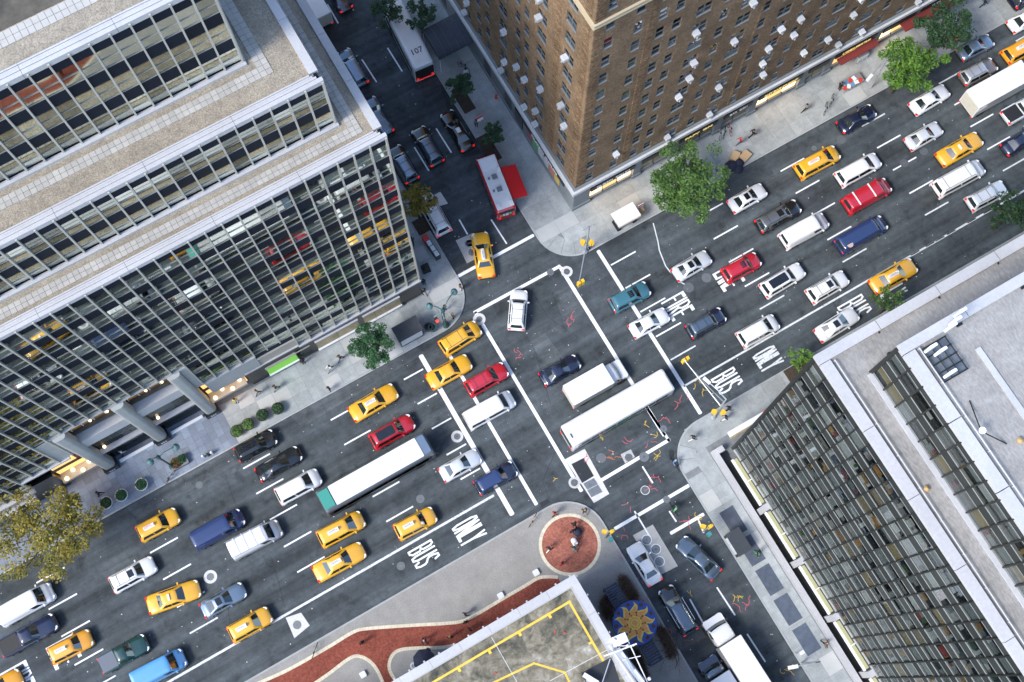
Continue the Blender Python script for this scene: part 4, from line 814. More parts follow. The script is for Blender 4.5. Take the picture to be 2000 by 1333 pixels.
def glass_patch(name, lo, hi, idx, t0, t1, root, m=CGL, d=.012, trim=0.0):
    """pane lying just proud of the greenhouse between two outlines"""
    mb = MB(); a = [lerp(lo[i], hi[i], t0) for i in idx]; b = [lerp(lo[i], hi[i], t1) for i in idx]
    u = Vector(a[-1]) - Vector(a[0]); v = Vector(b[0]) - Vector(a[0]); n = u.cross(v).normalized(); c = Vector(a[0]) + u / 2; cen = Vector((c.x * .5, 0, c.z - .3))
    if n.dot(c - cen) < 0: n = -n
    if trim: 
        e0 = Vector(a[0]).lerp(Vector(a[1]), trim); e1 = Vector(a[-1]).lerp(Vector(a[-2]), trim); a[0], a[-1] = tuple(e0), tuple(e1)
        e0 = Vector(b[0]).lerp(Vector(b[1]), trim); e1 = Vector(b[-1]).lerp(Vector(b[-2]), trim); b[0], b[-1] = tuple(e0), tuple(e1)
    mb.add([off(p, n, d) for p in a + b], [(i, i + 1, len(a) + i + 1, len(a) + i) for i in range(len(a) - 1)]); return mb.build(name, m, root, local=True, smooth=True)
TYPES = {  # L W H hood0 hood1 belt tail | greenhouse x: wind base, wind top, rear top, rear base | roof half width
 'sedan': dict(L=4.9, W=1.84, H=1.43, h0=.68, h1=.92, belt=.95, tz=.98, x=(1.0, .22, -1.0, -1.72), rw=.60, bw=.80),
 'cab': dict(L=5.4, W=1.98, H=1.46, h0=.70, h1=.95, belt=.98, tz=1.0, x=(1.12, .42, -1.0, -1.6), rw=.64, bw=.86),
 'suv': dict(L=4.8, W=1.90, H=1.74, h0=.86, h1=1.06, belt=1.08, tz=1.08, x=(1.12, .48, -2.0, -2.28), rw=.68, bw=.86),
 'minivan': dict(L=5.1, W=1.98, H=1.74, h0=.80, h1=1.05, belt=1.05, tz=1.05, x=(1.55, .72, -2.2, -2.46), rw=.70, bw=.90),
 'van': dict(L=5.6, W=2.02, H=2.1, h0=.92, h1=1.18, belt=1.2, tz=1.2, x=(1.92, 1.3, -2.70, -2.77), rw=.84, bw=.96),
 'pickup': dict(L=5.5, W=1.98, H=1.78, h0=.95, h1=1.10, belt=1.12, tz=1.1, x=(1.0, .42, -.6, -.78), rw=.68, bw=.88),
 'coupe': dict(L=4.7, W=1.84, H=1.36, h0=.68, h1=.9, belt=.93, tz=.95, x=(.85, .10, -.9, -1.75), rw=.58, bw=.78)}
PROTO = {}
def car_body(t):
    L, W, H = t['L'], t['W'] / 2, t['H']; h = L / 2; xs = t['x']; bl = t['belt']
    st = [(-h, .50, .62, .80), (-h + .04, .62, .40, .90), (-h + .22, t['tz'] - .12, .30, .965), (-h + .5, t['tz'] - .03, .26, .99), (xs[3], t['tz'], .24, 1.0), (xs[3] + .5, bl, .22, 1.0), (0, bl, .22, 1.0), (xs[0] - .3, bl, .22, 1.0), (xs[0], t['h1'], .22, 1.0), (xs[0] + (h - xs[0]) * .5, (t['h1'] + t['h0']) / 2 + .04, .24, .985), (h - .38, t['h0'] + .05, .26, .94), (h - .14, t['h0'] - .05, .32, .86), (h - .03, t['h0'] - .18, .40, .76), (h, .46, .44, .68)]
    v = []; m = 14
    for x, zt, zb, wf in st:
        w_ = W * wf; zt = max(zt, zb + .06)
        half = [(0, zt + .035), (w_ * .45, zt + .03), (w_ * .80, zt + .0), (w_ * .95, zt - min(.09, (zt - zb) * .3)), (w_, zt - (zt - zb) * .45), (w_ * .985, zb + (zt - zb) * .15), (w_ * .90, zb), (0, zb)]
        r = half + [(-a, b) for a, b in reversed(half[1:-1])]; v += [(x, a, b) for a, b in r]
    k = len(v) // len(st); f = [(i * k + j, i * k + (j + 1) % k, (i + 1) * k + (j + 1) % k, (i + 1) * k + j) for i in range(len(st) - 1) for j in range(k)]
    f += [tuple(range(k)), tuple(range((len(st) - 1) * k + k - 1, (len(st) - 1) * k - 1, -1))]
    return MB().add(v, f)
def make_car(kind, opts=()):
    key = (kind, tuple(opts))
    if key in PROTO: return PROTO[key]
    t = TYPES[kind]; L, W, H = t['L'], t['W'] / 2, t['H']; h = L / 2; x0, x1, x2, x3 = t['x']; bl = t['belt']
    root = empty('vehicle', (0, 0, -60)); B = lambda mb, n, m, p=root, s=False: mb.build(n, m, p, smooth=s, local=True)
    B(car_body(t), 'body', PC['white'], s=True)
    lo = ring(x0, x3, t['bw'], bl - .03, .16, .05); hi = ring(x1, x2, t['rw'], H - .06, .18, .04); tp = ring(x1 - .12, x2 + .10, t['rw'] - .11, H - .005, .16, .03); tp2 = ring(x1 - .4, x2 + .35, t['rw'] * .45, H + .02, .12, .02)
    n = len(lo); g = MB(); g.add(lo + hi + tp + tp2, [(r * n + i, r * n + (i + 1) % n, (r + 1) * n + (i + 1) % n, (r + 1) * n + i) for r in range(3) for i in range(n)] + [tuple(range(3 * n, 4 * n))])
    B(g, 'cabin', PC['white'], s=True)
    glass_patch('windscreen', lo, hi, range(0, 5), .04, .95, root)
    cargo = 'cargo' in opts
    rr = list(range(12, 17)); glass_patch('rear_window', lo, hi, rr, .10 if kind in ('sedan', 'cab', 'coupe') else .22, .92, root, trim=.0 if kind != 'van' else .3)
    for side in (0, 1):
        sd_ = [6, 7, 8, 9, 10] if side == 0 else [22, 21, 20, 19, 18]
        glass_patch('side_window', lo, hi, [sd_[0], sd_[1]] if cargo else sd_[0:3], .14, .88, root, trim=.06)
        if not cargo: glass_patch('side_window', lo, hi, sd_[2:5], .14, .88, root, trim=.07)
    wx = (h - .95 if kind != 'van' else h - .85, -h + 1.02); wr = .33 if kind in ('sedan', 'cab', 'coupe') else .37
    for x in wx:
        for s in (-1, 1):
            wm = MB(); ring_ = [(x + wr * math.cos(2 * math.pi * i / 16), s * y, wr + wr * math.sin(2 * math.pi * i / 16)) for y in (W - .2, W + .015) for i in range(16)]
            wm.add(ring_, [(i, (i + 1) % 16, 16 + (i + 1) % 16, 16 + i) for i in range(16)] + [tuple(range(16)), tuple(range(16, 32))]); wo = B(wm, 'wheel', TYRE)
            rm = MB(); rm.add([(x + wr * .62 * math.cos(2 * math.pi * i / 10), s * (W + .022), wr + wr * .62 * math.sin(2 * math.pi * i / 10)) for i in range(10)], [tuple(range(10))]); B(rm, 'rim', RIM, wo)
    for s in (-1, 1):
        B(MB().prism([(h - .16, s * W * .52), (h - .05, s * W * .60), (h - .16, s * W * .80), (h - .40, s * W * .90), (h - .36, s * W * .70)][::s], t['h0'] - .2, t['h0'] + .005), 'headlight', HEADL)
        tz = t['tz'] + .0 if kind in ('sedan', 'cab', 'coupe') else t['tz'] + .03
        B(MB().prism([(-h + .02, s * W * .60), (-h + .03, s * W * .84), (-h + .17, s * W * .925), (-h + .13, s * W * .66)][::-s], tz - .30, tz - .07), 'tail_light', TAIL)
        B(MB().prism([(x0 - .28, s * (W - .06)), (x0 - .25, s * (W + .17)), (x0 - .38, s * (W + .18)), (x0 - .42, s * (W - .06))][::s], bl + .0, bl + .14), 'mirror', PC['white'])
    B(MB().prism(rrect(h - .12, h + .03, -W * .7, W * .7, .06), .36, .55), 'bumper', TRIM); B(MB().prism(rrect(-h - .03, -h + .12, -W * .78, W * .78, .06), .38, .60), 'bumper', CHROME if 'chrome' in opts else TRIM)
    B(MB().box(h - .055, h + .012, -.42, .42, .52, t['h0'] - .14), 'grille', TRIM)
    rl = x1 - .2; rl2 = x2 + .2
    if 'ad' in opts:
        c = (x1 + x2) / 2; a_ = B(MB().prism([(c - .62, -.2), (c + .62, -.2), (c + .62, .2), (c - .62, .2)], H + .0, H + .10).prism([(c - .60, -.12), (c + .60, -.12), (c + .60, .12), (c - .60, .12)], H + .101, H + .36), 'roof_sign', ADW)
        B(MB().box(c - .5, c + .5, -.062, -.02, H + .3605, H + .364).box(c - .45, c + .3, .03, .07, H + .3605, H + .364), 'advert_print', ADK if 'red' not in opts else ADR, a_)
    if 'lamp' in opts: c = (x1 + x2) / 2; B(MB().prism(rrect(c - .1, c + .1, -.32, .32, .05), H + .0, H + .16), 'roof_sign', ADW)
    if 'sunroof' in opts: B(MB().prism(rrect(x1 - .75, x1 - .18, -.36, .36, .07), H - .03, H + .028), 'sunroof', SKYGL)
    if 'panoroof' in opts: B(MB().prism(rrect(x2 + .35, x1 - .2, -.48, .48, .1), H - .04, H + .03), 'sunroof', SKYGL)
    if 'rails' in opts:
        for s in (-1, 1): B(MB().tube([(rl, s * (t['rw'] - .10), H - .01), (rl - .1, s * (t['rw'] - .12), H + .05), (rl2 + .1, s * (t['rw'] - .12), H + .05), (rl2, s * (t['rw'] - .10), H - .01)], .022, 5), 'roof_rail', TRIM)
        for x in (rl - .55, rl2 + .45): B(MB().tube([(x, -t['rw'] + .12, H + .055), (x, t['rw'] - .12, H + .055)], .016, 5), 'cross_bar', TRIM)
    if 'ribs' in opts:
        for j in range(5): B(MB().box(rl2 + .1, rl - .15, -.42 + j * .2, -.38 + j * .2, H - .02, H + .032), 'roof_rib', PC['white'])
    if 'bands' in opts:
        for x in (rl - .9, rl2 + .75): B(MB().box(x - .07, x + .07, -t['rw'] + .02, t['rw'] - .02, H - .03, H + .07), 'roof_band', ADW)
    if 'rack' in opts:
        for s in (-1, 1): B(MB().tube([(rl + .4, s * (t['rw'] + .02), H + .16), (rl2 - .3, s * (t['rw'] + .02), H + .16)], .03, 5), 'rack_bar', CHROME)
        for q in range(4): B(MB().tube([(rl - .1 - q * .95, -t['rw'], H + .12), (rl - .1 - q * .95, t['rw'], H + .12)], .025, 5), 'cross_bar', CHROME)
    if 'bars' in opts:
        for s in (-1, 1): B(MB().tube([(rl + .5, s * (t['bw'] + .02), H - .2), (rl2 + .3, s * (t['bw'] + .02), H - .2)], .045, 6), 'side_bar', CHROME)
    if 'stripe' in opts: B(MB().box(rl2 + .15, rl - .1, -.22, .22, H - .03, H + .03), 'roof_panel', ADW)
    if kind == 'pickup':
        xb0, xb1 = -h + .12, x3 - .1; tz = t['tz']; B(MB().box(xb0, xb1, -W * .80, W * .80, tz - .02, tz + .045) if 'cover' in opts else MB().box(xb0, xb1, -W * .78, W * .78, tz - .02, tz + .04), 'bed_cover', TRIM if 'cover' not in opts else PC['grey'])
        for s in (-1, 1): B(MB().box(xb0, xb1, s * W * .82, s * W * .93, tz - .05, tz + .075), 'bed_rail', PC['white'])
    if 'print' in opts:
        B(MB().cyl(-h + .75, -.55, H - .04, H + .012, .32, n=14), 'roof_print', mat('cream_print', (.55, .40, .36), .6))
    PROTO[key] = root; return root
def make_truck(kind, L=7.0, W=2.35, H=3.1, cabL=1.9, opts=()):
    root = empty('vehicle', (0, 0, -60)); B = lambda mb, n, m, p=root, s=False: mb.build(n, m, p, smooth=s, local=True); h = L / 2; w_ = W / 2; bx1 = h - cabL
    WH = PC['white']
    if kind == 'box':
        B(MB().prism(rrect(-h, bx1 - .1, -w_, w_, .04, 2), .95, H), 'cargo_box', WH)
        B(MB().prism(rrect(-h + .04, bx1 - .14, -w_ + .05, w_ - .05, .04, 2), H + .001, H + .03), 'box_roof', mat('truck_roof', (.74, .74, .73), .6, noise=[(.6, .05, 4)]))
        B(MB().box(-h - .02, -h + .0, -w_ + .12, w_ - .12, 1.1, H - .2), 'roller_door', mat('roller_door', (.60, .58, .50), .5, noise=[(3, .1, 3)])); B(MB().box(-h + .1, bx1, -.55, .55, .55, .94), 'chassis', TRIM)
        cw = w_ * .88; cz = 1.95; lo = ring(h - .75, bx1 - .05, cw, 1.25, .14, .08); hi = ring(h - 1.15, bx1, cw - .08, cz, .14, .06); tp = ring(h - 1.3, bx1 + .1, cw - .22, cz + .07, .12, .04); n = len(lo)
        B(MB().prism(rrect(bx1, h, -cw, cw, .22), .5, 1.25), 'hood', WH, s=False); g = MB(); g.add(lo + hi + tp, [(r * n + i, r * n + (i + 1) % n, (r + 1) * n + (i + 1) % n, (r + 1) * n + i) for r in range(2) for i in range(n)] + [tuple(range(2 * n, 3 * n))]); B(g, 'cab', WH, s=True)
        glass_patch('windscreen', lo, hi, range(0, 5), .06, .95, root); glass_patch('side_window', lo, hi, [6, 7, 8], .1, .85, root); glass_patch('side_window', lo, hi, [22, 21, 20], .1, .85, root)
        for s in (-1, 1): B(MB().box(h - .03, h + .03, s * cw * .5, s * cw * .85, .8, 1.05), 'headlight', HEADL); B(MB().box(-h - .03, -h + .02, s * (w_ - .3), s * (w_ - .06), .8, .98), 'tail_light', TAIL); B(MB().box(h - .95, h - .8, s * (cw + .02), s * (cw + .22), 1.3, 1.7), 'mirror', TRIM)
    else:   # bus-like body
        body = MB(); prof = [(.0, .32), (.0, 1.1), (.02, 2.5), (.10, H - .18), (.26, H - .04), (.45, H)]
        rings = [[(x, y, z) for x, y in rrect(-h + i_, h - i_, -w_ + i_, w_ - i_, .22, 4)] for i_, z in prof]; n = len(rings[0]); vv = [p for r in rings for p in r]
        body.add(vv, [(r * n + i, r * n + (i + 1) % n, (r + 1) * n + (i + 1) % n, (r + 1) * n + i) for r in range(len(prof) - 1) for i in range(n)] + [tuple(range((len(prof) - 1) * n, len(prof) * n))]); B(body, 'body', WH, s=False)
        for s in (-1, 1):
            k = 7 if L > 9 else 4
            for i in range(k): a = -h + .6 + (L - 1.4) * i / k; B(MB().box(a + .05, a + (L - 1.4) / k - .05, s * (w_ - .006), s * (w_ + .012), 1.25, 2.35), 'side_window', CGL)
            B(MB().box(-h + .3, h - .3, s * (w_ - .004), s * (w_ + .010), .42, .72), 'skirt', TRIM)
        B(MB().box(h - .01, h + .015, -w_ + .2, w_ - .2, 1.1, 2.6), 'windscreen', CGL); B(MB().box(-h - .015, -h + .01, -w_ + .25, w_ - .25, 1.3, 2.5), 'rear_window', CGL)
        for s in (-1, 1): B(MB().box(h - .01, h + .04, s * w_ * .55, s * w_ * .8, .6, .85), 'headlight', HEADL); B(MB().box(-h - .04, -h + .01, s * w_ * .6, s * w_ * .82, .7, 1.1), 'tail_light', TAIL); B(MB().tube([(h - .1, s * (w_ - .1), H - .35), (h + .22, s * (w_ + .1), H - .3), (h + .25, s * (w_ + .12), H - .75)], .035, 5), 'mirror', TRIM)
        if 'city' in opts:
            B(MB().prism(rrect(-h + .15, -h + 1.25, -w_ + .35, w_ - .35, .1), H - .02, H + .10), 'engine_cover', mat('bus_teal', (.05, .30, .24), .4)); B(MB().prism(rrect(h - 1.0, h - .25, -w_ + .35, w_ - .35, .1), H - .02, H + .03), 'front_dome', PC['steelblue'])
            B(MB().box(-h + .3, h - .5, -w_ - .012, -w_ - .002, 1.15, 2.45), 'window_band', TRIM)
        if 'green' in opts: B(MB().box(-1.5, 1.6, -w_ - .014, -w_ - .003, .8, 1.2), 'side_stripe', mat('stripe_green', (.02, .30, .07), .4)); B(MB().box(-h + .35, -h + .55, -.45, .05, H + .001, H + .03), 'roof_vent', PC['grey'])
        if 'plain' in opts:
            B(MB().box(-h - .03, -h - .016, -w_ + .15, w_ - .15, .7, 2.7), 'rear_door', TRIM); B(MB().box(-h - .06, -h - .031, -w_ + .2, w_ - .2, .55, .68), 'light_bar', TAIL)
        for hx in ((-.25 * L, .2 * L) if 'hatch' in opts else ()): B(MB().prism(rrect(hx - .35, hx + .35, -.35, .35, .06), H - .01, H + .06), 'roof_hatch', mat('hatch_white', (.72, .73, .74), .5))
    for x in ((h - .9, -h + 1.3) if kind == 'box' else (h - 2.0, -h + 2.2)):
        for s in (-1, 1):
            wm = MB(); wr = .45; q = [(x + wr * math.cos(2 * math.pi * i / 14), s * y, wr + wr * math.sin(2 * math.pi * i / 14)) for y in (w_ - .3, w_ - .02 if kind == 'box' else w_ + .018) for i in range(14)]
            wm.add(q, [(i, (i + 1) % 14, 14 + (i + 1) % 14, 14 + i) for i in range(14)] + [tuple(range(14)), tuple(range(14, 28))]); B(wm, 'wheel', TYRE)
    return root
PAINTED = {'body', 'cabin', 'mirror', 'roof_rib', 'bed_rail'}
def copy_tree(o, parent=None, acc=None):
    c = o.copy(); COL.objects.link(c); top = acc is None; acc = [] if top else acc
    if parent is not None: c.parent = parent; acc.append(c)
    for ch in KIDS.get(o, []): copy_tree(ch, c, acc)
    if top: globals()['_LASTK'] = acc
    return c
GR = 'vehicles on the avenue'; GC = 'vehicles on the cross street'
def car(kind, colour, rear, front, label, opts=(), hd=None, z=.75, name=None, cat=None, group=GR, roofcol=None):
    base = make_car(kind, opts); c = copy_tree(base); t = TYPES[kind]; L0 = t['L']
    if rear and front:
        a, b = P(*rear, z), P(*front, z); d = b - a; L = d.length; ang = math.atan2(d.y, d.x); mid = (a + b) / 2
        if hd is not None: ang = hd
        elif abs(ang) < .16: ang *= .45
        elif abs(ang - math.pi / 2) < .12: ang = math.pi / 2 + (ang - math.pi / 2) * .5
        s = max(.90, min(1.08, L / L0))
    else:
        ang = hd or 0.0; s = 1.0; dv = Vector((math.cos(ang), math.sin(ang), 0)); mid = (P(*rear, z) + dv * L0 / 2) if rear else (P(*front, z) - dv * L0 / 2)
    c.location = (mid.x, mid.y, .012); c.rotation_euler = (0, 0, ang); c.scale = (s, 1.0, 1.0)
    c.name = name or {'sedan': 'sedan', 'cab': 'taxi', 'suv': 'suv', 'minivan': 'minivan', 'van': 'van', 'pickup': 'pickup_truck', 'coupe': 'coupe'}[kind]
    tag(c, label, cat or {'sedan': 'car', 'cab': 'taxi', 'suv': 'car', 'minivan': 'minivan', 'van': 'van', 'pickup': 'pickup', 'coupe': 'car'}[kind], group)
    for ch in NEWKIDS(c):
        nm = ch.name.split('.')[0]
        if nm in PAINTED and ch.material_slots:
            ch.material_slots[0].link = 'OBJECT'; ch.material_slots[0].material = PC[roofcol] if (roofcol and nm in ('cabin', 'roof_rib')) else PC[colour]
    return c
def NEWKIDS(c): return list(_LASTK)
T_ = lambda *a, **k: car(*a, name='taxi', cat='taxi', **k)
# ---- avenue, right of the crossing
car('suv', 'navy', (1976, 8), None, 'dark navy car cut by the top right corner of the photo')
car('sedan', 'white', (1972, 55), None, 'white sedan at the right edge just below the dark navy car')
car('sedan', 'steelblue', (1872, 107), (1939, 77), 'silver blue sedan parked at the kerb beside the pumpkin-coloured stand')
car('suv', 'brown', (1877, 157), (1944, 125), 'taupe suv with black cross bars behind the box truck', ('rails',), roofcol='silver')
T_('minivan', 'orange', (1962, 115), None, 'orange yellow taxi van with rooftop advert at the right edge, ahead of the box truck', ('ad',))
car('sedan', 'white', (1782, 217), (1850, 172), 'white sedan in the lane beside the box truck tail')
car('sedan', 'navy', (1640, 252), (1707, 212), 'very dark navy sedan by the kerb near the vendor table')
car('sedan', 'pearl', (1772, 285), (1837, 246), 'silver white sedan straight ahead of the white wagon and left of the yellow cab')
T_('cab', 'yellow', (1834, 315), (1915, 267), 'yellow taxi sedan with small roof lamp ahead of the long white van', ('lamp',))
T_('minivan', 'yellow', (1556, 338), (1637, 296), 'yellow taxi minivan with red-lettered rooftop advert', ('ad', 'red'))
car('minivan', 'white', (1636, 353), (1717, 310), 'white wagon beside the yellow taxi minivan')
car('pickup', 'pearl', (1961, 233), None, 'pale silver pickup at the right edge under the box truck')
car('sedan', 'navy', (1960, 295), None, 'dark car with red tail lights at the right edge below the silver pickup')
car('van', 'white', (1825, 373), (1920, 325), 'long white passenger van with two rear windows', ('rails',))
car('van', 'red', (1650, 405.5), (1736, 360.5), 'dark red van with two white bands over its roof', ('cargo', 'bands'))
car('van', 'blue', (1636, 485.5), (1727.5, 433), 'dark blue van with a round cream print on its roof', ('cargo', 'ribs', 'print'))
car('van', 'white', (1527.5, 473), (1614, 429), 'plain white cargo van behind the dark red van', ('cargo',))
car('suv', 'black', (1475, 448), (1565, 398), 'black suv with grey ribbed roof and sunroof', ('sunroof', 'rails'), roofcol='grey')
car('suv', 'pearl', (1890, 400.5), (1965, 365.5), 'pearl white suv beside the dark green tree at the right edge', ('rails',))
car('suv', 'white', (1490, 572), (1567, 523), 'white suv with large dark roof window and sunroof', ('panoroof',))
car('suv', 'white', (1580, 583), (1652.5, 539), 'white suv with blue sunroof ahead of the white minivan', ('sunroof', 'rails'))
T_('cab', 'yellow', (1702.5, 563), (1787.5, 515.5), 'yellow taxi sedan standing on the worn lane lettering at the right', ('ad',))
car('sedan', 'white', (1597.5, 660), (1672.5, 608), 'white sedan with open sunroof in the bus lane on the right', ('sunroof',))
car('minivan', 'white', (1447, 665), (1515, 628), 'white minivan beside the right-hand ONLY lettering')
car('sedan', 'white', (1427.5, 405.5), (1492.5, 368), 'white sedan next to the big tree on the north pavement', ('sunroof',))
car('sedan', 'pearl', (1317.5, 540.5), (1385, 498), 'white sedan with sunroof at the end of the chalky seam', ('sunroof',))
car('suv', 'red', (1415, 540.5), (1481, 505.5), 'small red suv standing on LANE lettering', ('sunroof', 'ribs'))
car('suv', 'teal', (1192.5, 598), (1267.5, 563), 'dark teal suv with sunroof across the crosswalk', ('sunroof', 'ribs'))
car('sedan', 'white', (1234, 648), (1302.5, 613), 'cream white sedan with its nose on the FIRE lettering')
car('suv', 'navy', (1345, 650.5), (1412.5, 613), 'black suv with blue sheen and roof bars right of FIRE lettering', ('rails',), roofcol='slate')
# ---- in the crossing
car('suv', 'white', (1008, 646), (1015, 566), 'white wagon turning in the middle of the crossing', ('rails',), group=GC)
car('sedan', 'navy', (1057.6, 743.7), (1130, 703.6), 'dark blue sedan in the crossing beside the short box truck')
T_('cab', 'yellow', (951, 543), (936, 453), 'yellow taxi sedan heading up the cross street over the stop line', ('ad',), group=GC)
car('minivan', 'white', (867.5, 458), (827.5, 380), 'white minivan under the yellow-leaved tree on the cross street', ('rails',), group=GC)
car('suv', 'black', (807, 355), (767, 287), 'black suv with grey blue roof parked at the office block corner', ('rails',), group=GC, roofcol='steelblue')
car('suv', 'black', (855, 322), (815, 250), 'black suv with pale bonnet in the cross street middle lane', ('rails',), group=GC, roofcol='slate')
car('sedan', 'black', (915, 292), (870, 217), 'long black sedan with a pale roof panel at the hotel kerb', ('stripe',), group=GC)
car('sedan', 'slate', (757, 262), (719, 190), 'slate sedan half hidden under the white parapet', (), group=GC)
car('suv', 'slate', (708, 168), (669, 98), 'dark parked car farther up under the white parapet', (), group=GC, roofcol='steelblue')
car('sedan', 'navy', (678, 20), None, 'dark car with red tail lights at the top edge of the photo', (), hd=rad(92), group=GC)
# ---- avenue, left of the crossing
T_('minivan', 'yellow', (868, 683), (930, 638), 'yellow taxi minivan nosing onto the crosswalk at the corner', ('rails',))
T_('cab', 'yellow', (840.7, 746), (913.3, 706), 'plain yellow taxi standing across the wide stop line')
T_('cab', 'yellow', (686.6, 813.8), (771.8, 758.7), 'yellow taxi sedan with white advert nearest the north kerb, left of the crossing', ('ad',))
car('suv', 'red', (912, 763.7), (988.5, 718.6), 'red suv with pink ribbed roof on the crosswalk', ('ribs', 'rails'))
car('van', 'white', (910, 825), (1003, 777), 'white van on the crosswalk behind the red suv', ())
car('suv', 'red', (725.5, 866), (807, 821), 'crimson suv with black glass roof beside the long bus', ('panoroof', 'rails'))
car('sedan', 'pearl', (863, 929), (934.6, 889), 'silver white sedan stopped at the stop line ahead of the yellow van cabs')
car('suv', 'navy', (931, 956.6), (1006, 912), 'dark blue suv on the crosswalk by the round plaza', ('ribs',), roofcol='blue')
car('suv', 'black', (462, 890), (538, 852), 'black suv parked beside the shrub planters', ('rails',))
car('sedan', 'black', (504, 931.5), (585, 881), 'glossy black sedan between the parked black suv and the white minivan')
car('minivan', 'white', (541, 971.6), (625, 929), 'white minivan alongside the tail of the long bus', ())
T_('suv', 'yellow', (271, 1045), (347.5, 1005), 'yellow taxi suv with advert beside the large yellowing tree', ('ad', 'red'))
car('van', 'blue', (379, 1060), (475, 1007.5), 'dark blue van with ribbed roof in front of the silver van', ('cargo', 'ribs'))
car('van', 'silver', (450, 1077.5), (549, 1031), 'silver white van with a ladder rack', ('cargo', 'rack'), roofcol='white')
car('suv', 'white', (217.5, 1145), (302.5, 1100), 'white suv with open sunroof left of the dark blue van', ('sunroof', 'rails'))
T_('cab', 'yellow', (287.5, 1185), (390, 1147.5), 'yellow taxi sedan with small roof lamp near the collared manhole', ('lamp',))
car('coupe', 'steelblue', (394, 1195), (477.5, 1150), 'pale blue silver car with sunroof behind the collared manhole', ('sunroof',))
T_('suv', 'yellow', (449, 1242.5), (528, 1198), 'yellow taxi suv with striped advert next to the bus lane line', ('ad',))
car('van', 'white', None, (104, 1152), 'big white van at the left edge', ('cargo',))
car('pickup', 'navy', (2, 1270), (110, 1212), 'dark navy pickup with open bed at the left edge')
T_('suv', 'orange', (97.5, 1282), (180, 1245), 'orange yellow taxi suv standing on the LANE lettering at lower left', ('ad',))
car('pickup', 'green', (200, 1300), (285, 1255), 'dark green pickup with grey covered bed', ('cover',))
car('van', 'brightblue', (262, 1330), (362, 1284), 'sky blue van at the bottom edge', ('cargo', 'ribs'))
T_('cab', 'orange', None, (42, 1320), 'orange yellow taxi cut off by the lower left corner')
T_('minivan', 'yellow', (622.5, 1055), (710, 1012.5), 'yellow taxi van with blue-striped advert behind the bus tail', ('ad',))
T_('cab', 'yellow', (614, 1122.5), (711, 1072.5), 'yellow taxi sedan with advert right beside the bus lane line', ('ad',))
T_('suv', 'yellow', (774, 1040), (849, 1005), 'yellow taxi suv beside the left-hand BUS lettering', ('ad',))
# ---- cross street, lower right
car('sedan', 'white', (1280, 1137.5), (1237.5, 1065), 'white sedan on the concrete patch with three covers', (), group=GC)
car('sedan', 'slate', (1400, 1125), (1327.5, 1055), 'blue grey sedan with red tail lights on the lower cross street', (), group=GC)
car('suv', 'black', (1350, 1237), (1297, 1147), 'black suv with chrome side bars beside the sun disc', ('bars',), group=GC, roofcol='slate')
# ---- trucks and buses
def truck(root, name, label, cat, group, a, b, hd, mats=None):
    root.name = name; tag(root, label, cat, group); c = (a + b) / 2; root.location = (c.x, c.y, .012); root.rotation_euler = (0, 0, hd)
    for ch in KIDS.get(root, []):
        nm = ch.name.split('.')[0]
        if mats and nm in mats: ch.material_slots[0].link = 'OBJECT'; ch.material_slots[0].material = mats[nm]
    return root
def fit(rear, front, z): a, b = P(*rear, z), P(*front, z); return a, b, (b - a).length
a, b, l = fit((617, 984), (846, 861), 3.0); truck(make_truck('bus', 12.2, 2.6, 3.0, opts=('city', 'hatch')), 'city_bus', 'long white-roofed bus with black sides and teal tail, left of the crossing', 'bus', 'buses', a, b, 0.0, {'body': mat('bus_body_dark', (.10, .12, .14), .3)})
MB().prism(rrect(-4.75, 5.0, -1.04, 1.04, .1), 3.0, 3.025).build('roof_skin', mat('bus_roof', (.76, .76, .77), .6), bpy.data.objects['city_bus'], local=True)
a, b, l = fit((1097, 859), (1317, 731.6), 3.0); truck(make_truck('bus', 12.0, 2.6, 3.0, opts=('green',)), 'city_bus', 'all-white bus with a green side stripe in the middle of the crossing', 'bus', 'buses', a, b, 0.0)
a, b, l = fit((829, 131), (764, 0), 3.3); tr = truck(make_truck('bus', 8.6, 2.45, 3.3, opts=('plain',)), 'box_truck', 'white truck with black tail and number on its roof, on the cross street', 'truck', GC, a, b, math.atan2((b - a).y, (b - a).x))
me = text_obj('roof_number', '107', .95, ADK, Matrix.Identity(4), None, depth=.004, bold=.02); me.parent = tr; me.matrix_parent_inverse = Matrix.Identity(4); me.location = (-2.4, 0, 3.306); me.rotation_euler = (0, 0, -math.pi / 2)
a, b, l = fit((1109.6, 773.7), (1221, 711), 2.6); truck(make_truck('box', 6.6, 2.35, 2.7, 1.8), 'box_truck', 'short white box truck beside the white bus in the crossing', 'truck', GR, a, b, 0.0)
a = P(1900, 195, 3.2); truck(make_truck('box', 9.4, 2.45, 3.3, 2.1), 'box_truck', 'large cream-white box truck at the right edge', 'truck', GR, a, a + Vector((9.4, 0, 0)), 0.0)
f_ = P(1388, 1207, 1.0); truck(make_truck('box', 9.6, 2.45, 3.2, 2.6), 'box_truck', 'white box truck with rounded bonnet on the lower cross street', 'truck', GC, f_, f_ + Vector((.25, -9.6, 0)), rad(91.5))
f_ = P(1381, 1288, 2.0); truck(make_truck('box', 7.2, 2.3, 2.9, 1.7), 'box_truck', 'dark truck with grey roof box at the bottom edge beside the white truck', 'truck', GC, f_, f_ + Vector((.2, -7.2, 0)), rad(91.5), {'hood': PC['navy'], 'cab': PC['slate'], 'cargo_box': PC['grey'], 'box_roof': PC['silver']})
a = P(629, 33, 3.0); truck(make_truck('box', 7.5, 2.3, 3.0, 1.9), 'box_truck', 'white box truck with a red sign on its tail at the top edge', 'truck', GC, a, a + Vector((-.1, 7.5, 0)), rad(90))
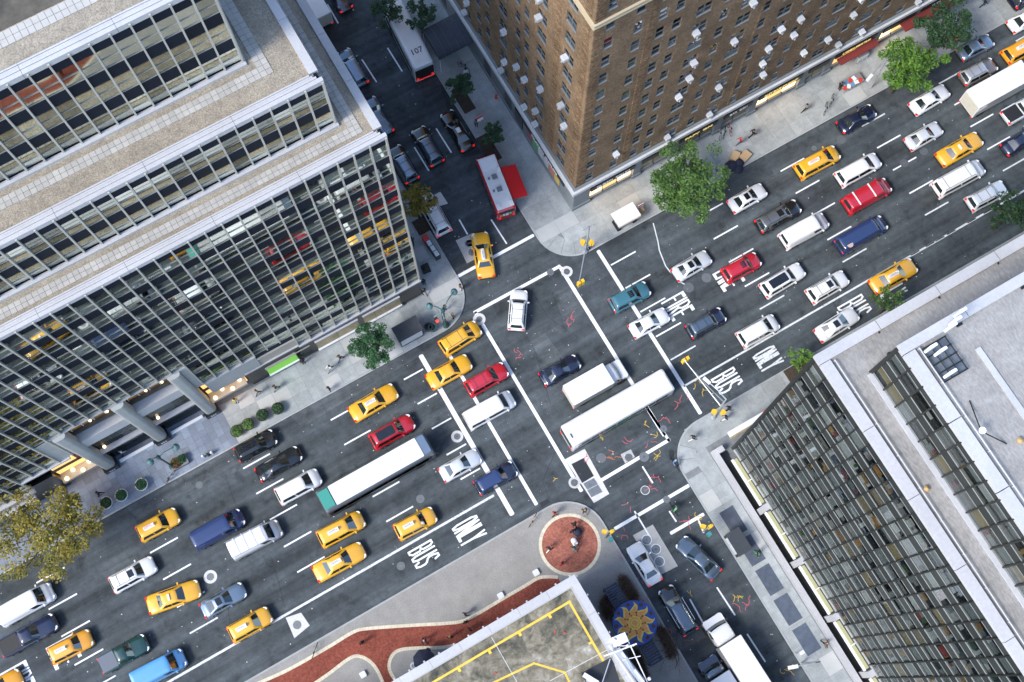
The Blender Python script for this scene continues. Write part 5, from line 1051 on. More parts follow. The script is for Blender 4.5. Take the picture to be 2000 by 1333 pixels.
MB().box(-3.79, -3.771, -.7, .5, 2.2, 2.75).build('tail_sign', ADR, bpy.data.objects['box_truck.004'] if 'box_truck.004' in bpy.data.objects else None, local=True)
# ---- food truck
a, b, l = fit((977, 402), (958, 318), 2.6)
a, b = P(984, 396, 2.7), P(953, 318, 2.7); hd = math.atan2((b - a).y, (b - a).x); ft = make_truck('bus', 6.6, 2.2, 2.75); truck(ft, 'food_truck', 'red food truck with white roof and red awning at the hotel kerb', 'truck', GC, a, b, hd, {'body': PC['red']})
B = lambda mb, n, m: mb.build(n, m, ft, local=True)
B(MB().prism(rrect(-3.1, 3.05, -.95, .95, .1), 2.76, 2.80), 'roof_skin', mat('food_roof', (.70, .71, .71), .5, noise=[(1.5, .08, 4)])); B(MB().box(1.6, 2.9, -.8, .8, 2.801, 2.87), 'roof_cover', WHITEP)
for x in (.6, -.9): B(MB().box(x - .25, x + .25, -.35, .2, 2.801, 2.98), 'roof_vent', STEEL); B(MB().cyl(x - .0, .55, 2.80, 3.0, .12, n=10), 'roof_pipe', STEEL)
for x, y in ((-2.7, .7), (-2.7, -.7), (1.2, -.75)): B(MB().box(x - .22, x + .22, y - .18, y + .18, 2.801, 3.0), 'roof_box', WHITEP)
B(MB().add([(-2.3, -1.1, 2.5), (1.5, -1.1, 2.5), (1.5, -2.75, 2.05), (-2.3, -2.75, 2.05), (-2.3, -1.1, 2.44), (1.5, -1.1, 2.44), (1.5, -2.75, 1.99), (-2.3, -2.75, 1.99)], [(0, 1, 2, 3), (7, 6, 5, 4), (2, 6, 7, 3), (0, 3, 7, 4), (1, 5, 6, 2)]), 'awning', mat('awning_red', (.62, .012, .015), .6))
for x in (-2.2, 1.4): B(MB().tube([(x, -1.12, 1.5), (x, -2.6, 2.04)], .025, 5), 'awning_arm', CHROME)
for i in range(5): B(MB().box(-3.36, -3.32, -.9 + i * .36, -.62 + i * .36, 1.3 + .1 * (i % 2), 1.8), 'menu_picture', MENU[i])
# ================================================================== PEOPLE
SKIN = mat('skin', (.42, .25, .17), .6); HAIRS = [mat('hair_%s' % n, c, .7) for n, c in (('black', (.012, .01, .009)), ('brown', (.06, .03, .015)), ('fair', (.35, .22, .09)), ('grey', (.35, .35, .34)))]
CLO = {n: mat('cloth_' + n, c, .85) for n, c in (('black', (.012, .012, .014)), ('white', (.72, .73, .74)), ('navy', (.02, .025, .05)), ('red', (.45, .02, .025)), ('pink', (.55, .08, .22)), ('yellow', (.75, .58, .05)), ('brown', (.16, .08, .04)), ('grey', (.2, .21, .22)), ('teal', (.08, .28, .30)), ('blue', (.12, .28, .5)), ('green', (.08, .5, .10)), ('denim', (.05, .08, .15)), ('tan', (.35, .25, .14)))}
def person_proto(pose):
    """one skinned body; slots: skin, top, trousers, shoes"""
    V_, E_, R_, Mt = [], [], [], []
    def chain(start, pts, m):
        prev = start
        for (p, r) in pts:
            V_.append(p); R_.append(r); i = len(V_) - 1
            if prev is not None: E_.append((prev, i)); Mt.append(m)
            prev = i
        return prev
    V_.append((0, 0, .95)); R_.append(.135)
    chest = chain(0, [((0, 0, 1.12), .14), ((.01, 0, 1.32), .155)], 1); neck = chain(chest, [((.02, 0, 1.46), .07)], 1); chain(neck, [((.03, 0, 1.56), .085), ((.045, 0, 1.66), .10), ((.04, 0, 1.735), .075)], 0)
    st, sw = {'walk': (.30, .24), 'stand': (.03, .04), 'stride': (.38, .30), 'sit': (0, .2)}[pose]
    for s in (-1, 1):
        f = s * st
        if pose == 'sit': ft = chain(0, [((.02, s * .10, .90), .10), ((.40, s * .14, .86), .085), ((.42, s * .14, .5), .065)], 2); chain(ft, [((.44, s * .14, .36), .055), ((.55, s * .14, .33), .04)], 3)
        else:
            ft = chain(0, [((.0, s * .09, .88), .10), ((f * .55 + .04, s * .10, .50), .072), ((f * .95 - (.06 if f < 0 else 0), s * .10, .12), .05)], 2); chain(ft, [((f + .03, s * .10, .055), .045), ((f + .16, s * .11, .04), .036)], 3)
        hb_ = chain(chest, [((0, s * .17, 1.38), .075), ((-s * sw * .4, s * .235, 1.13), .052), ((-s * sw + .10, s * .24, .90), .042)], 1)
        wr = chain(hb_, [((-s * sw + .13, s * .24, .86), .030), ((-s * sw + .15, s * .24, .81), .036)], 0)
        for k, (dx, ln) in enumerate(((-.035, .07), (-.012, .085), (.012, .08), (.034, .065))): p = (-s * sw + .15 + dx, s * .24, .775); chain(wr, [(p, .012), ((p[0] + .012, s * .225, .775 - ln), .010)], 0)
        chain(wr, [((-s * sw + .195, s * .215, .80), .013), ((-s * sw + .205, s * .20, .765), .011)], 0)
    me = bpy.data.meshes.new('person'); me.from_pydata(V_, E_, []); o = bpy.data.objects.new('person', me); COL.objects.link(o)
    sk = o.modifiers.new('Skin', 'SKIN'); sk.use_smooth_shade = True
    for i, sv in enumerate(me.skin_vertices[0].data): sv.radius = (R_[i], R_[i]); sv.use_root = (i == 0)
    ss = o.modifiers.new('S', 'SUBSURF'); ss.levels = 1; ss.render_levels = 1
    dg = bpy.context.evaluated_depsgraph_get(); dg.update(); out = bpy.data.meshes.new_from_object(o.evaluated_get(dg)); bpy.data.objects.remove(o)
    out.materials.clear()
    for m in (SKIN, CLO['black'], CLO['denim'], CLO['black']): out.materials.append(m)
    segs = [(Vector(V_[a]), Vector(V_[b]), m) for (a, b), m in zip(E_, Mt)]
    for p in out.polygons:
        c = p.center; best = (9, 1)
        for a, b, m in segs:
            ab = b - a; t = max(0, min(1, (c - a).dot(ab) / max(ab.length_squared, 1e-9))); d = (c - a - ab * t).length
            if d < best[0]: best = (d, m)
        p.material_index = best[1]; p.use_smooth = True
    return out
PPL = {k: person_proto(k) for k in ('walk', 'stand', 'stride', 'sit')}
hm = MB(); hm.lathe(.025, 0, [(.098, 1.60), (.118, 1.66), (.115, 1.72), (.085, 1.775), (.03, 1.80)], 12); hair_o = hm.build('hair_proto', HAIRS[0], smooth=True); HAIRME = hair_o.data; bpy.data.objects.remove(hair_o)
def person(px, py, label, pose='walk', top='black', legs='denim', hair=0, ang=None, z=.9, dz=0.0, xy=None, skirt=None):
    p = Vector(xy) if xy else P(px, py, z); o = bpy.data.objects.new('person', PPL[pose]); COL.objects.link(o)
    side = not (YS < p.y < YN or XL < p.x < XR)
    o.location = (p.x, p.y, (.15 if side else .01) + dz); o.rotation_euler.z = random.uniform(0, 6.28) if ang is None else ang; o.scale = (1, 1, random.uniform(.94, 1.04))
    for i, m in ((1, CLO[top]), (2, CLO[legs]), (3, CLO['black'])): o.material_slots[i].link = 'OBJECT'; o.material_slots[i].material = m
    tag(o, label, 'person', 'people on foot'); h = bpy.data.objects.new('hair', HAIRME); COL.objects.link(h); h.parent = o; h.material_slots[0].link = 'OBJECT'; h.material_slots[0].material = HAIRS[hair]; return o
random.seed(33); AV = 0.0; BK = math.pi; UP = math.pi / 2; DN = -math.pi / 2
PE = [(591, 706, 'person in black standing at the green shop window', 'stand', 'black', 'black', 0, DN), (645, 719, 'person in white walking on the pavement left of the small round tree', 'stride', 'white', 'grey', 0, BK), (664, 700, 'person in black with a pink bag near the small round tree', 'stride', 'black', 'denim', 1, AV), (643, 760, 'person in black close to the kerb by the shrub planters', 'stand', 'black', 'black', 0, BK),
 (538, 758, 'person in black jacket walking above the shrub planters', 'stride', 'black', 'grey', 1, AV), (503, 767, 'person in brown patterned top at the end of the pale pavement', 'walk', 'tan', 'denim', 1, BK), (460, 783, 'person in a yellow jacket before the lit entrance', 'stand', 'yellow', 'white', 0, DN), (238, 884, 'person in white before the left entrance doors', 'walk', 'white', 'black', 1, AV), (193, 965, 'person in dark clothes on the slate plaza beside the tree', 'walk', 'navy', 'black', 0, AV),
 (828, 552, 'person in black at the office block corner, upper of two', 'stand', 'black', 'black', 0, UP), (828, 570, 'person in black at the office block corner, lower of two', 'walk', 'black', 'grey', 1, DN), (899, 562, 'person in brown stepping off the kerb at the office corner', 'stand', 'brown', 'white', 0, AV), (868, 602, 'person in black beside the green corner lamp post', 'stand', 'black', 'teal', 0, DN), (884, 618, 'person in tan coat waiting at the corner kerb', 'stand', 'brown', 'black', 2, AV), (805, 472, 'person in black by the yellow-leaved tree', 'walk', 'black', 'black', 0, UP),
 (1574, 211, 'person in grey walking alone in front of the hotel shops', 'stride', 'grey', 'black', 0, BK), (1641, 170, 'vendor in black at the paper-covered table', 'stand', 'black', 'black', 0, AV), (1446, 276, 'person in red and white near the round cover on the north pavement', 'walk', 'red', 'denim', 2, BK), (1470, 261, 'person in a black coat walking toward the hotel shops', 'stride', 'black', 'black', 0, AV), (831, 28, 'person in black and yellow on the dark upper pavement', 'walk', 'black', 'yellow', 0, UP), (824, 6, 'person in dark clothes at the top edge near the hotel', 'walk', 'navy', 'black', 0, UP),
 (930, 241, 'person in dark grey beside the pavement sign on the cross street', 'stand', 'grey', 'black', 0, DN), (910, 143, 'person in white by the bicycle near the grey awning', 'stand', 'white', 'black', 0, DN), (1150, 482, 'person with a pale bag at the foot of the north traffic signal', 'stand', 'white', 'navy', 0, DN), (1922, 6, 'person in dark blue at the top right pavement', 'walk', 'navy', 'denim', 0, AV),
 (1422, 799, 'person in black crossing by the south-east signal post', 'stride', 'black', 'black', 0, AV), (1417, 817, 'person in black with white scarf at the south-east signal post', 'walk', 'black', 'white', 0, BK), (1353, 856, 'person in black and white on the south-east corner', 'stride', 'black', 'white', 0, AV), (1480, 1080, 'person in black with a green bag beside the dark kiosk', 'walk', 'black', 'green', 0, DN), (1612, 1257, 'person in brown walking along the low white wall', 'stride', 'brown', 'black', 2, DN),
 (1122, 1026, 'person in black at the top of the red brick circle', 'walk', 'black', 'black', 0, UP), (1117, 1038, 'person in navy with a large round bag on the brick circle', 'stand', 'navy', 'navy', 0, DN), (1122, 1073, 'person in teal pushing a stroller on the brick circle', 'walk', 'teal', 'grey', 1, UP), (1072, 1072, 'person in black and white at the left of the brick circle', 'stride', 'black', 'white', 0, AV), (1097, 1101, 'person in red at the bottom of the brick circle', 'stand', 'red', 'black', 0, DN), (1083, 1004, 'person in dark red above the brick circle by the kerb', 'walk', 'red', 'black', 0, AV), (1142, 1000, 'person in black at the plaza corner kerb', 'walk', 'black', 'tan', 2, UP),
 (707, 1255, 'person in black alone on the wide part of the red path', 'stand', 'black', 'black', 0, DN), (829, 1252, 'person with white cap on the red path', 'walk', 'black', 'black', 3, DN), (879, 1245, 'person with fair hair near the parapet on the red path', 'stand', 'black', 'black', 2, UP), (839, 1270, 'person in black on the lower cream border of the path', 'stand', 'black', 'navy', 0, BK), (909, 1201, 'person in black stepping onto the grey plaza', 'stride', 'black', 'grey', 0, AV), (909, 1216, 'person in black on the upper cream border of the path', 'stand', 'black', 'black', 0, UP), (917, 1230, 'person in black closest to the white parapet on the path', 'stand', 'black', 'black', 0, AV)]
for px, py, lb_, pose, top, legs, hr, ang in PE: person(px, py, lb_, pose, top, legs, hr, ang + random.uniform(-.4, .4))
# bags and the stroller
a = P(1116, 1040, .3); tag(MB().lathe(a.x + .5, a.y - .3, [(.2, .15), (.42, .3), (.45, .6), (.25, .85), (.05, .9)], 12).build('duffel_bag', CLO['navy'], smooth=True), 'round dark bag standing on the brick circle', 'bag')
a = P(1122, 1061, .5); stv = tag(empty('stroller', (a.x, a.y, .15)), 'pale stroller with pink blanket on the red brick circle', 'stroller')
MB().prism(rrect(-.25, .3, -.25, .25, .08), .45, .75).build('seat', CLO['white'], stv, local=True); MB().prism(rrect(-.1, .15, -.15, .15, .05), .76, .84).build('blanket', CLO['pink'], stv, local=True); MB().lathe(.2, 0, [(.30, .8), (.28, .95), (.15, 1.05), (.02, 1.08)], 10).build('hood', CLO['white'], stv, local=True); MB().tube([(-.3, -.22, .7), (-.7, -.22, 1.0), (-.7, .22, 1.0), (-.3, .22, .7)], .018, 5).build('handle', TRIM, stv, local=True)
for x in (-.25, .3):
    for y in (-.25, .25): MB().tube([(x, y - .02, .1), (x, y + .02, .1)], .1, 10).build('wheel', TYRE, stv, local=True)
stv.rotation_euler.z = UP
# bicycles: frame, wheels, saddle, handlebar
def bicycle(p, ang, label, rider=None, colour='black', lean=0.0):
    o = tag(empty('bicycle', (p.x, p.y, .15 if not (YS < p.y < YN or XL < p.x < XR) else .01), ang), label, 'bicycle', 'bicycles'); o.rotation_euler.x = lean
    for x in (-.52, .52):
        k = 16; q = MB().tube([(x + .32 * math.cos(2 * math.pi * i / k), 0, .34 + .32 * math.sin(2 * math.pi * i / k)) for i in range(k + 1)], .022, 5); q.build('wheel', TYRE, o, local=True)
    q = MB(); q.tube([(-.52, 0, .34), (-.12, 0, .30), (.38, 0, .78), (-.18, 0, .80), (-.52, 0, .34)], .02, 5).tube([(-.12, 0, .3), (-.2, 0, .92)], .02, 5).tube([(.52, 0, .34), (.36, 0, .95)], .02, 5); q.build('frame', PC[colour], o, local=True)
    MB().prism(rrect(-.32, -.08, -.07, .07, .05), .92, .98).build('saddle', TRIM, o, local=True); MB().tube([(.28, -.28, .98), (.38, -.1, 1.0), (.38, .1, 1.0), (.28, .28, .98)], .016, 5).build('handlebar', TRIM, o, local=True); return o
bk = [((1404, 262), 1.2, 'bicycle leaning at the hotel pier, left one', 'silver'), ((1414, 258), .9, 'bicycle leaning at the hotel pier, middle one', 'black'), ((1424, 253), 1.3, 'bicycle leaning at the hotel pier, right one', 'red'), ((1040, 1016), .55, 'bicycle with orange bags lying by the plaza kerb', 'orange'), ((614, 1271), .75, 'bicycle chained by the cream border of the red path', 'black'), ((1612, 212), .8, 'bicycle parked at the north kerb, right one', 'grey'), ((1624, 196), .75, 'bicycle parked at the kerb beside the vendor table', 'grey'), ((905, 132), 2.0, 'bicycle against the pavement tree near the grey awning', 'black'), ((332, 932), .5, 'bicycle beside the reddish planter on the slate plaza', 'black')]
for (px, py), an, lb_, c_ in bk: bicycle(P(px, py, .5), an, lb_, colour=c_, lean=.12)
for (px, py), an, lb_, lb2, tc in (((1319, 905), DN, 'bicycle ridden by the person in blue at the south-east kerb', 'cyclist in blue with white helmet at the south-east kerb', 'blue'), ((1317, 994), UP, 'bicycle ridden by the person in green in the lower cross street', 'cyclist in bright green in the lower cross street', 'green')):
    p = P(px, py, .7); bicycle(p, an, lb_); pr = person(0, 0, lb2, 'sit', tc, 'navy', 3, an, xy=(p.x - .15 * math.cos(an), p.y - .15 * math.sin(an), 0), dz=.08)
# ================================================================== TREES AND PLANTS
BARK = mat('bark', (.07, .055, .042), .9, noise=[(6, .25, 4)]); TWIG = mat('twigs', (.06, .042, .032), .9)
def leafmat(name, c1, c2):
    m = bpy.data.materials.new(name); m.use_nodes = True; MATS[name] = m; T = m.node_tree; N = T.nodes; L = T.links; b = N['Principled BSDF']; b.inputs['Roughness'].default_value = .65
    geo = N.new('ShaderNodeNewGeometry'); mx = N.new('ShaderNodeMix'); mx.data_type = 'RGBA'; mx.inputs[6].default_value = (*c1, 1); mx.inputs[7].default_value = (*c2, 1)
    nz = N.new('ShaderNodeTexNoise'); nz.inputs['Scale'].default_value = .9; L.new(geo.outputs['Position'], nz.inputs['Vector'])
    ad = N.new('ShaderNodeMath'); ad.operation = 'MULTIPLY_ADD'; ad.inputs[1].default_value = .55; L.new(geo.outputs['Random Per Island'], ad.inputs[0]); r = N.new('ShaderNodeMapRange'); r.inputs[1].default_value = .35; r.inputs[2].default_value = .65; r.inputs[3].default_value = 0; r.inputs[4].default_value = .55; L.new(nz.outputs[0], r.inputs[0]); L.new(r.outputs[0], ad.inputs[2]); L.new(ad.outputs[0], mx.inputs[0])
    L.new(mx.outputs[2], b.inputs['Base Color']); t = N.new('ShaderNodeBsdfTranslucent'); L.new(mx.outputs[2], t.inputs[0]); ms = N.new('ShaderNodeMixShader'); ms.inputs[0].default_value = .25; L.new(b.outputs[0], ms.inputs[1]); L.new(t.outputs[0], ms.inputs[2]); L.new(ms.outputs[0], N['Material Output'].inputs[0]); return m
LG = leafmat('leaf_green', (.03, .075, .018), (.14, .27, .06)); LD = leafmat('leaf_dark', (.018, .05, .022), (.05, .12, .045)); LY = leafmat('leaf_yellowing', (.06, .09, .015), (.40, .31, .045)); LV = leafmat('leaf_vivid', (.035, .10, .015), (.17, .34, .045)); LT = leafmat('leaf_teal', (.018, .065, .03), (.06, .17, .06)); LR = leafmat('leaf_russet', (.10, .03, .015), (.16, .14, .03))
def tree(px, py, h, r, leaf, label, seed, cz=None, n=2600, ls=.22, oval=1.0, branches=8, holes=.35, base=None, rz=0.0):
    """px,py: middle of the crown in the survey; h: height; r: crown radius"""
    rn = random.Random(seed); cz = cz or h * .68; c = P(px, py, cz); bx_, by_ = (c.x, c.y) if base is None else base
    o = tag(empty('tree', (bx_, by_, .14)), label, 'tree', 'street trees')
    tk = MB(); top = Vector((c.x, c.y, h * .45)); b0 = Vector((bx_, by_, .1)); tk.tube([b0, b0.lerp(top, .5) + Vector((rn.uniform(-.1, .1), rn.uniform(-.1, .1), 0)), top], [.17 * h / 9 + .05, .13 * h / 9 + .03, .1 * h / 9 + .03], 8); tk.build('trunk', BARK, o)
    lb_ = MB(); cl = []
    for i in range(branches):
        a = 2 * math.pi * (i + rn.uniform(-.3, .3)) / branches; ln = r * rn.uniform(.7, 1.12) * (1 if abs(math.cos(a - rz)) > .7 else oval)
        e = Vector((c.x + math.cos(a) * ln, c.y + math.sin(a) * ln, cz + rn.uniform(-.18, .22) * h)); s = top + Vector((0, 0, rn.uniform(-.12, .1) * h)); m_ = s.lerp(e, .5) + Vector((0, 0, rn.uniform(0, .08) * h)); lb_.tube([s, m_, e], [.07, .045, .015], 5)
        for q in range(5):
            t = rn.uniform(.35, 1.0); p = s.lerp(m_, t * 2) if t < .5 else m_.lerp(e, t * 2 - 1); e2 = p + Vector((rn.uniform(-1, 1), rn.uniform(-1, 1), rn.uniform(-.1, .7))) * r * .33; lb_.tube([p, e2], [.025, .008], 4); cl.append((e2, r * rn.uniform(.14, .27)))
        cl.append((e, r * rn.uniform(.12, .22)))
    for q in range(int(branches * 1.6)): cl.append((Vector((c.x + rn.gauss(0, r * .38), c.y + rn.gauss(0, r * .38) * oval, cz + h * rn.uniform(.02, .28))), r * rn.uniform(.15, .28)))
    lb_.build('limbs', BARK, o); lf = MB(); per = max(8, n // len(cl)); vs_, fs_ = [], []
    for p, cr in cl:
        k = int(per * rn.uniform(.4, 1.5))
        for q in range(k):
            d = Vector((rn.gauss(0, 1), rn.gauss(0, 1), rn.gauss(0, .7))); d = d.normalized() * cr * rn.random() ** .4; w_ = p + d
            u = Vector((rn.uniform(-1, 1), rn.uniform(-1, 1), rn.uniform(-.5, .3))).normalized(); v = u.cross(Vector((rn.uniform(-.6, .6), rn.uniform(-.6, .6), 1))).normalized(); s = ls * rn.uniform(.6, 1.3); b = len(vs_)
            vs_ += [tuple(w_ - u * s * .6), tuple(w_ + v * s * .32 + Vector((0, 0, .02))), tuple(w_ + u * s * .7), tuple(w_ - v * s * .32)]; fs_.append((b, b + 1, b + 2, b + 3))
    lf.add(vs_, fs_); lf.build('crown', leaf, o); return o
tree(1338, 356, 8.5, 3.7, LG, 'big green street tree beside the food cart on the north pavement', 1, n=6500, ls=.25, branches=12)
tree(1772, 130, 9.0, 3.3, LV, 'vivid green tree with spreading arms by the north kerb', 2, n=5200, ls=.25, branches=8, oval=.75)
tree(1846, 55, 8.5, 2.7, LD, 'darker green tree behind the vivid one, near the top right', 3, n=4200, ls=.25, branches=9)
tree(1978, 412, 7.5, 2.2, LD, 'dark green tree at the right edge beside the pearl suv', 4, n=1900, ls=.24, base=None)
tree(1737, 592, 5.6, 1.5, LG, 'small sparse green tree behind the pale roof parapet', 5, n=700, ls=.24, branches=6)
tree(1566, 706, 4.2, 1.25, LV, 'small bright green tree at the corner of the pale roof', 6, n=650, ls=.22, branches=6)
tree(727, 676, 7.2, 2.1, LT, 'round dark green tree in front of the bank sign', 7, n=5000, ls=.19, branches=10)
tree(96, 1032, 9.5, 4.2, LY, 'large yellowing tree at the left edge', 8, n=7000, ls=.24, branches=12)
tree(812, 392, 7.0, 1.9, LY, 'yellow-leaved tree over the white minivan', 9, n=1700, ls=.24, branches=8, oval=.8)
tree(962, 262, 4.6, 1.25, LD, 'slim dark tree in a soil pit beside the pavement sign', 10, n=900, ls=.24, branches=6)
tree(896, 168, 5.6, 1.55, LD, 'dark bushy tree below the grey barrel awning', 11, n=1500, ls=.22, branches=7)
tree(757, 22, 7.5, 1.8, LD, 'dark tree overhanging the numbered white truck', 12, n=1300, ls=.22, branches=6); tree(822, 32, 6.5, 1.7, LD, 'dark tree right of the numbered white truck, at the top', 13, n=1300, ls=.22, branches=6)
for px, py, sx_, sy_ in ((905, 195, .7, 1.6), (955, 290, .7, 1.7), (1562, 722, 1.6, .7), (826, 440, .9, .9), (1330, 372, 1.0, .8)):
    a = P(px, py, .15); bx('soil_pit', DIRT, a.x - sx_, a.x + sx_, a.y - sy_, a.y + sy_, .12, .165, SW['ne'] if a.x > 24 and a.y > 30 else SW['se'] if a.x > 24 else SW['nw'])
# bare tree over the lower cross street
rn = random.Random(9); c = P(1318, 1262, 3.5); bt = tag(empty('bare_tree', (c.x, c.y, .15)), 'leafless tree between the sun disc and the bottom trucks', 'tree'); tk = MB(); tk.tube([(c.x, c.y, .1), (c.x + .1, c.y, 2.5)], [.11, .08], 7); tk.build('trunk', BARK, bt); br = MB()
for i in range(11):
    a = i * .57; p = Vector((c.x + .1, c.y, 2.4)); d = Vector((math.cos(a), math.sin(a), .5))
    for k in range(4):
        q = p + d * rn.uniform(.45, .75); br.tube([p, q], [.045 - k * .01, .035 - k * .008], 4)
        for s in range(3): e = q + Vector((d.x + rn.uniform(-.8, .8), d.y + rn.uniform(-.8, .8), rn.uniform(-.1, .5))) * .55; br.tube([q, e], [.014, .006], 3)
        p = q; d = (d + Vector((rn.uniform(-.4, .4), rn.uniform(-.4, .4), rn.uniform(-.2, .2)))).normalized()
br.build('branches', TWIG, bt)
# round planters with shrubs
def shrub(mb, x, y, z, r, rn, n, ls=.16, flat=.8):
    vs_, fs_ = [], []
    for q in range(n):
        d = Vector((rn.gauss(0, 1), rn.gauss(0, 1), abs(rn.gauss(0, flat)))).normalized() * r * rn.random() ** .35; w_ = Vector((x, y, z)) + d; u = Vector((rn.uniform(-1, 1), rn.uniform(-1, 1), rn.uniform(-.4, .4))).normalized(); v = u.cross(Vector((rn.uniform(-.6, .6), rn.uniform(-.6, .6), 1))).normalized(); s = ls * rn.uniform(.6, 1.3); b = len(vs_)
        vs_ += [tuple(w_ - u * s * .6), tuple(w_ + v * s * .35), tuple(w_ + u * s * .6), tuple(w_ - v * s * .35)]; fs_.append((b, b + 1, b + 2, b + 3))
    mb.add(vs_, fs_); return mb
for i, (px, py, lf, rim, lb_) in enumerate(((463, 843, LG, 0, 'leftmost shrub planter of the kerbside row of four'), (485, 830, LG, 0, 'second shrub planter from the left in the kerbside row of four'), (513, 812, LD, 0, 'third shrub planter from the left in the kerbside row of four'), (543, 799, LD, 0, 'rightmost shrub planter of the kerbside row of four'), (208, 983, LD, 1, 'white-rimmed planter next to the yellowing tree'), (238, 968, LT, 1, 'middle planter of the three on the slate plaza'), (277, 947, LT, 1, 'right planter of the three on the slate plaza'))):
    a = P(px, py, .6); o = tag(empty('planter', (a.x, a.y, .15)), lb_, 'planter', 'round planters'); rn = random.Random(50 + i); R_ = .66
    MB().lathe(0, 0, [(.38, 0), (.50, .2), (R_, .62), (R_, .66), (R_ - .08, .66), (R_ - .1, .5)], 18).build('pot', mat('pot_white', (.72, .72, .70), .6) if rim else mat('pot_dark', (.05, .042, .04), .7), o, local=True); MB().cyl(0, 0, .5, .55, R_ - .11, n=16).build('soil', DIRT, o, local=True); shrub(MB(), 0, 0, .52, .62, rn, 420, .15).build('shrub', lf, o, local=True)
a = P(349, 903, .6); o = tag(empty('planter_box', (a.x, a.y, .15)), 'planter box with russet and green plants by the plaza lamp', 'planter'); MB().prism(rrect(-.9, .9, -.55, .55, .08), 0, .5).build('box', mat('pot_grey', (.2, .2, .2), .8), o, local=True); rn = random.Random(77); shrub(MB(), -.3, 0, .45, .6, rn, 350).build('russet_plants', LR, o, local=True); shrub(MB(), .4, .1, .45, .5, rn, 300).build('green_plants', LT, o, local=True)
# hedge-like brown winter shrubs round the sun disc
for i, (pts, lb_) in enumerate(((((1195, 1165), (1180, 1180), (1190, 1205)), 'brown twiggy winter hedge left of the blue slats'), (((1215, 1130), (1228, 1150), (1240, 1168)), 'brown twiggy winter hedge above the sun disc'), (((1290, 1230), (1305, 1255), (1312, 1280)), 'brown twiggy winter hedge below right of the sun disc'), (((1238, 1275), (1250, 1300), (1258, 1325)), 'brown twiggy winter hedge beside the white rig'))):
    hd_ = MB(); rn = random.Random(90 + i); ps = [P(*p, .8) for p in pts]
    cen = ps[1]; o = tag(empty('winter_hedge', (cen.x, cen.y, .15)), lb_, 'hedge', 'winter hedges'); core_ = MB(); core_.tube([(p.x, p.y, .55) for p in ps], [.3, .45, .32], 9); core_.build('core', DIRT, o, smooth=True)
    for k in range(2600):
        t = rn.random(); p = ps[0].lerp(ps[1], t * 2) if t < .5 else ps[1].lerp(ps[2], t * 2 - 1); d = Vector((rn.gauss(0, 1), rn.gauss(0, 1), abs(rn.gauss(0, 1)))).normalized() * .5; s = Vector((p.x, p.y, .5)) + d * .7; e = s + d * rn.uniform(.3, 1.1) + Vector((rn.uniform(-.15, .15), rn.uniform(-.15, .15), rn.uniform(-.1, .15))); v = Vector((rn.uniform(-1, 1), rn.uniform(-1, 1), rn.uniform(-1, 1))).normalized() * .026
        hd_.add([tuple(s - v), tuple(s + v), tuple(e)], [(0, 1, 2)])
    hd_.build('twigs', mat('twig_brown', (.15, .10, .07), .9, rnd=.2), o)
# ================================================================== STREET FURNITURE
POLE = mat('galvanised_pole', (.50, .53, .55), .4, metal=.5); GREENP = mat('lamp_green', (.035, .085, .085), .5); SIGY = mat('signal_yellow', (.80, .50, .03), .5); REDL = mat('signal_red', (.7, .02, .02), .4, emit=((1, .05, .02), 1.0)); NEWSB = mat('kiosk_dark', (.035, .04, .045), .5); GLOBE = mat('lamp_globe', (.10, .20, .21), .25)
def signal_head(o, x, y, z, ang):
    h = MB(); h.obox((x, y), (math.cos(ang), math.sin(ang)), (-math.sin(ang), math.cos(ang)),   .16, .17, z - 1.0, z); so = h.build('signal_head', SIGY, o)
    for k in range(3): c = (x + math.cos(ang) * .17, y + math.sin(ang) * .17); MB().obox(c, (math.cos(ang), math.sin(ang)), (-math.sin(ang), math.cos(ang)), .012, .11, z - .28 - k * .32, z - .08 - k * .32).build('signal_lens', REDL if k == 0 else TRIM, so); c = (x + math.cos(ang) * .24, y + math.sin(ang) * .24); MB().obox(c, (math.cos(ang), math.sin(ang)), (-math.sin(ang), math.cos(ang)), .08, .13, z - .078 - k * .32, z - .06 - k * .32).build('signal_visor', SIGY, so)
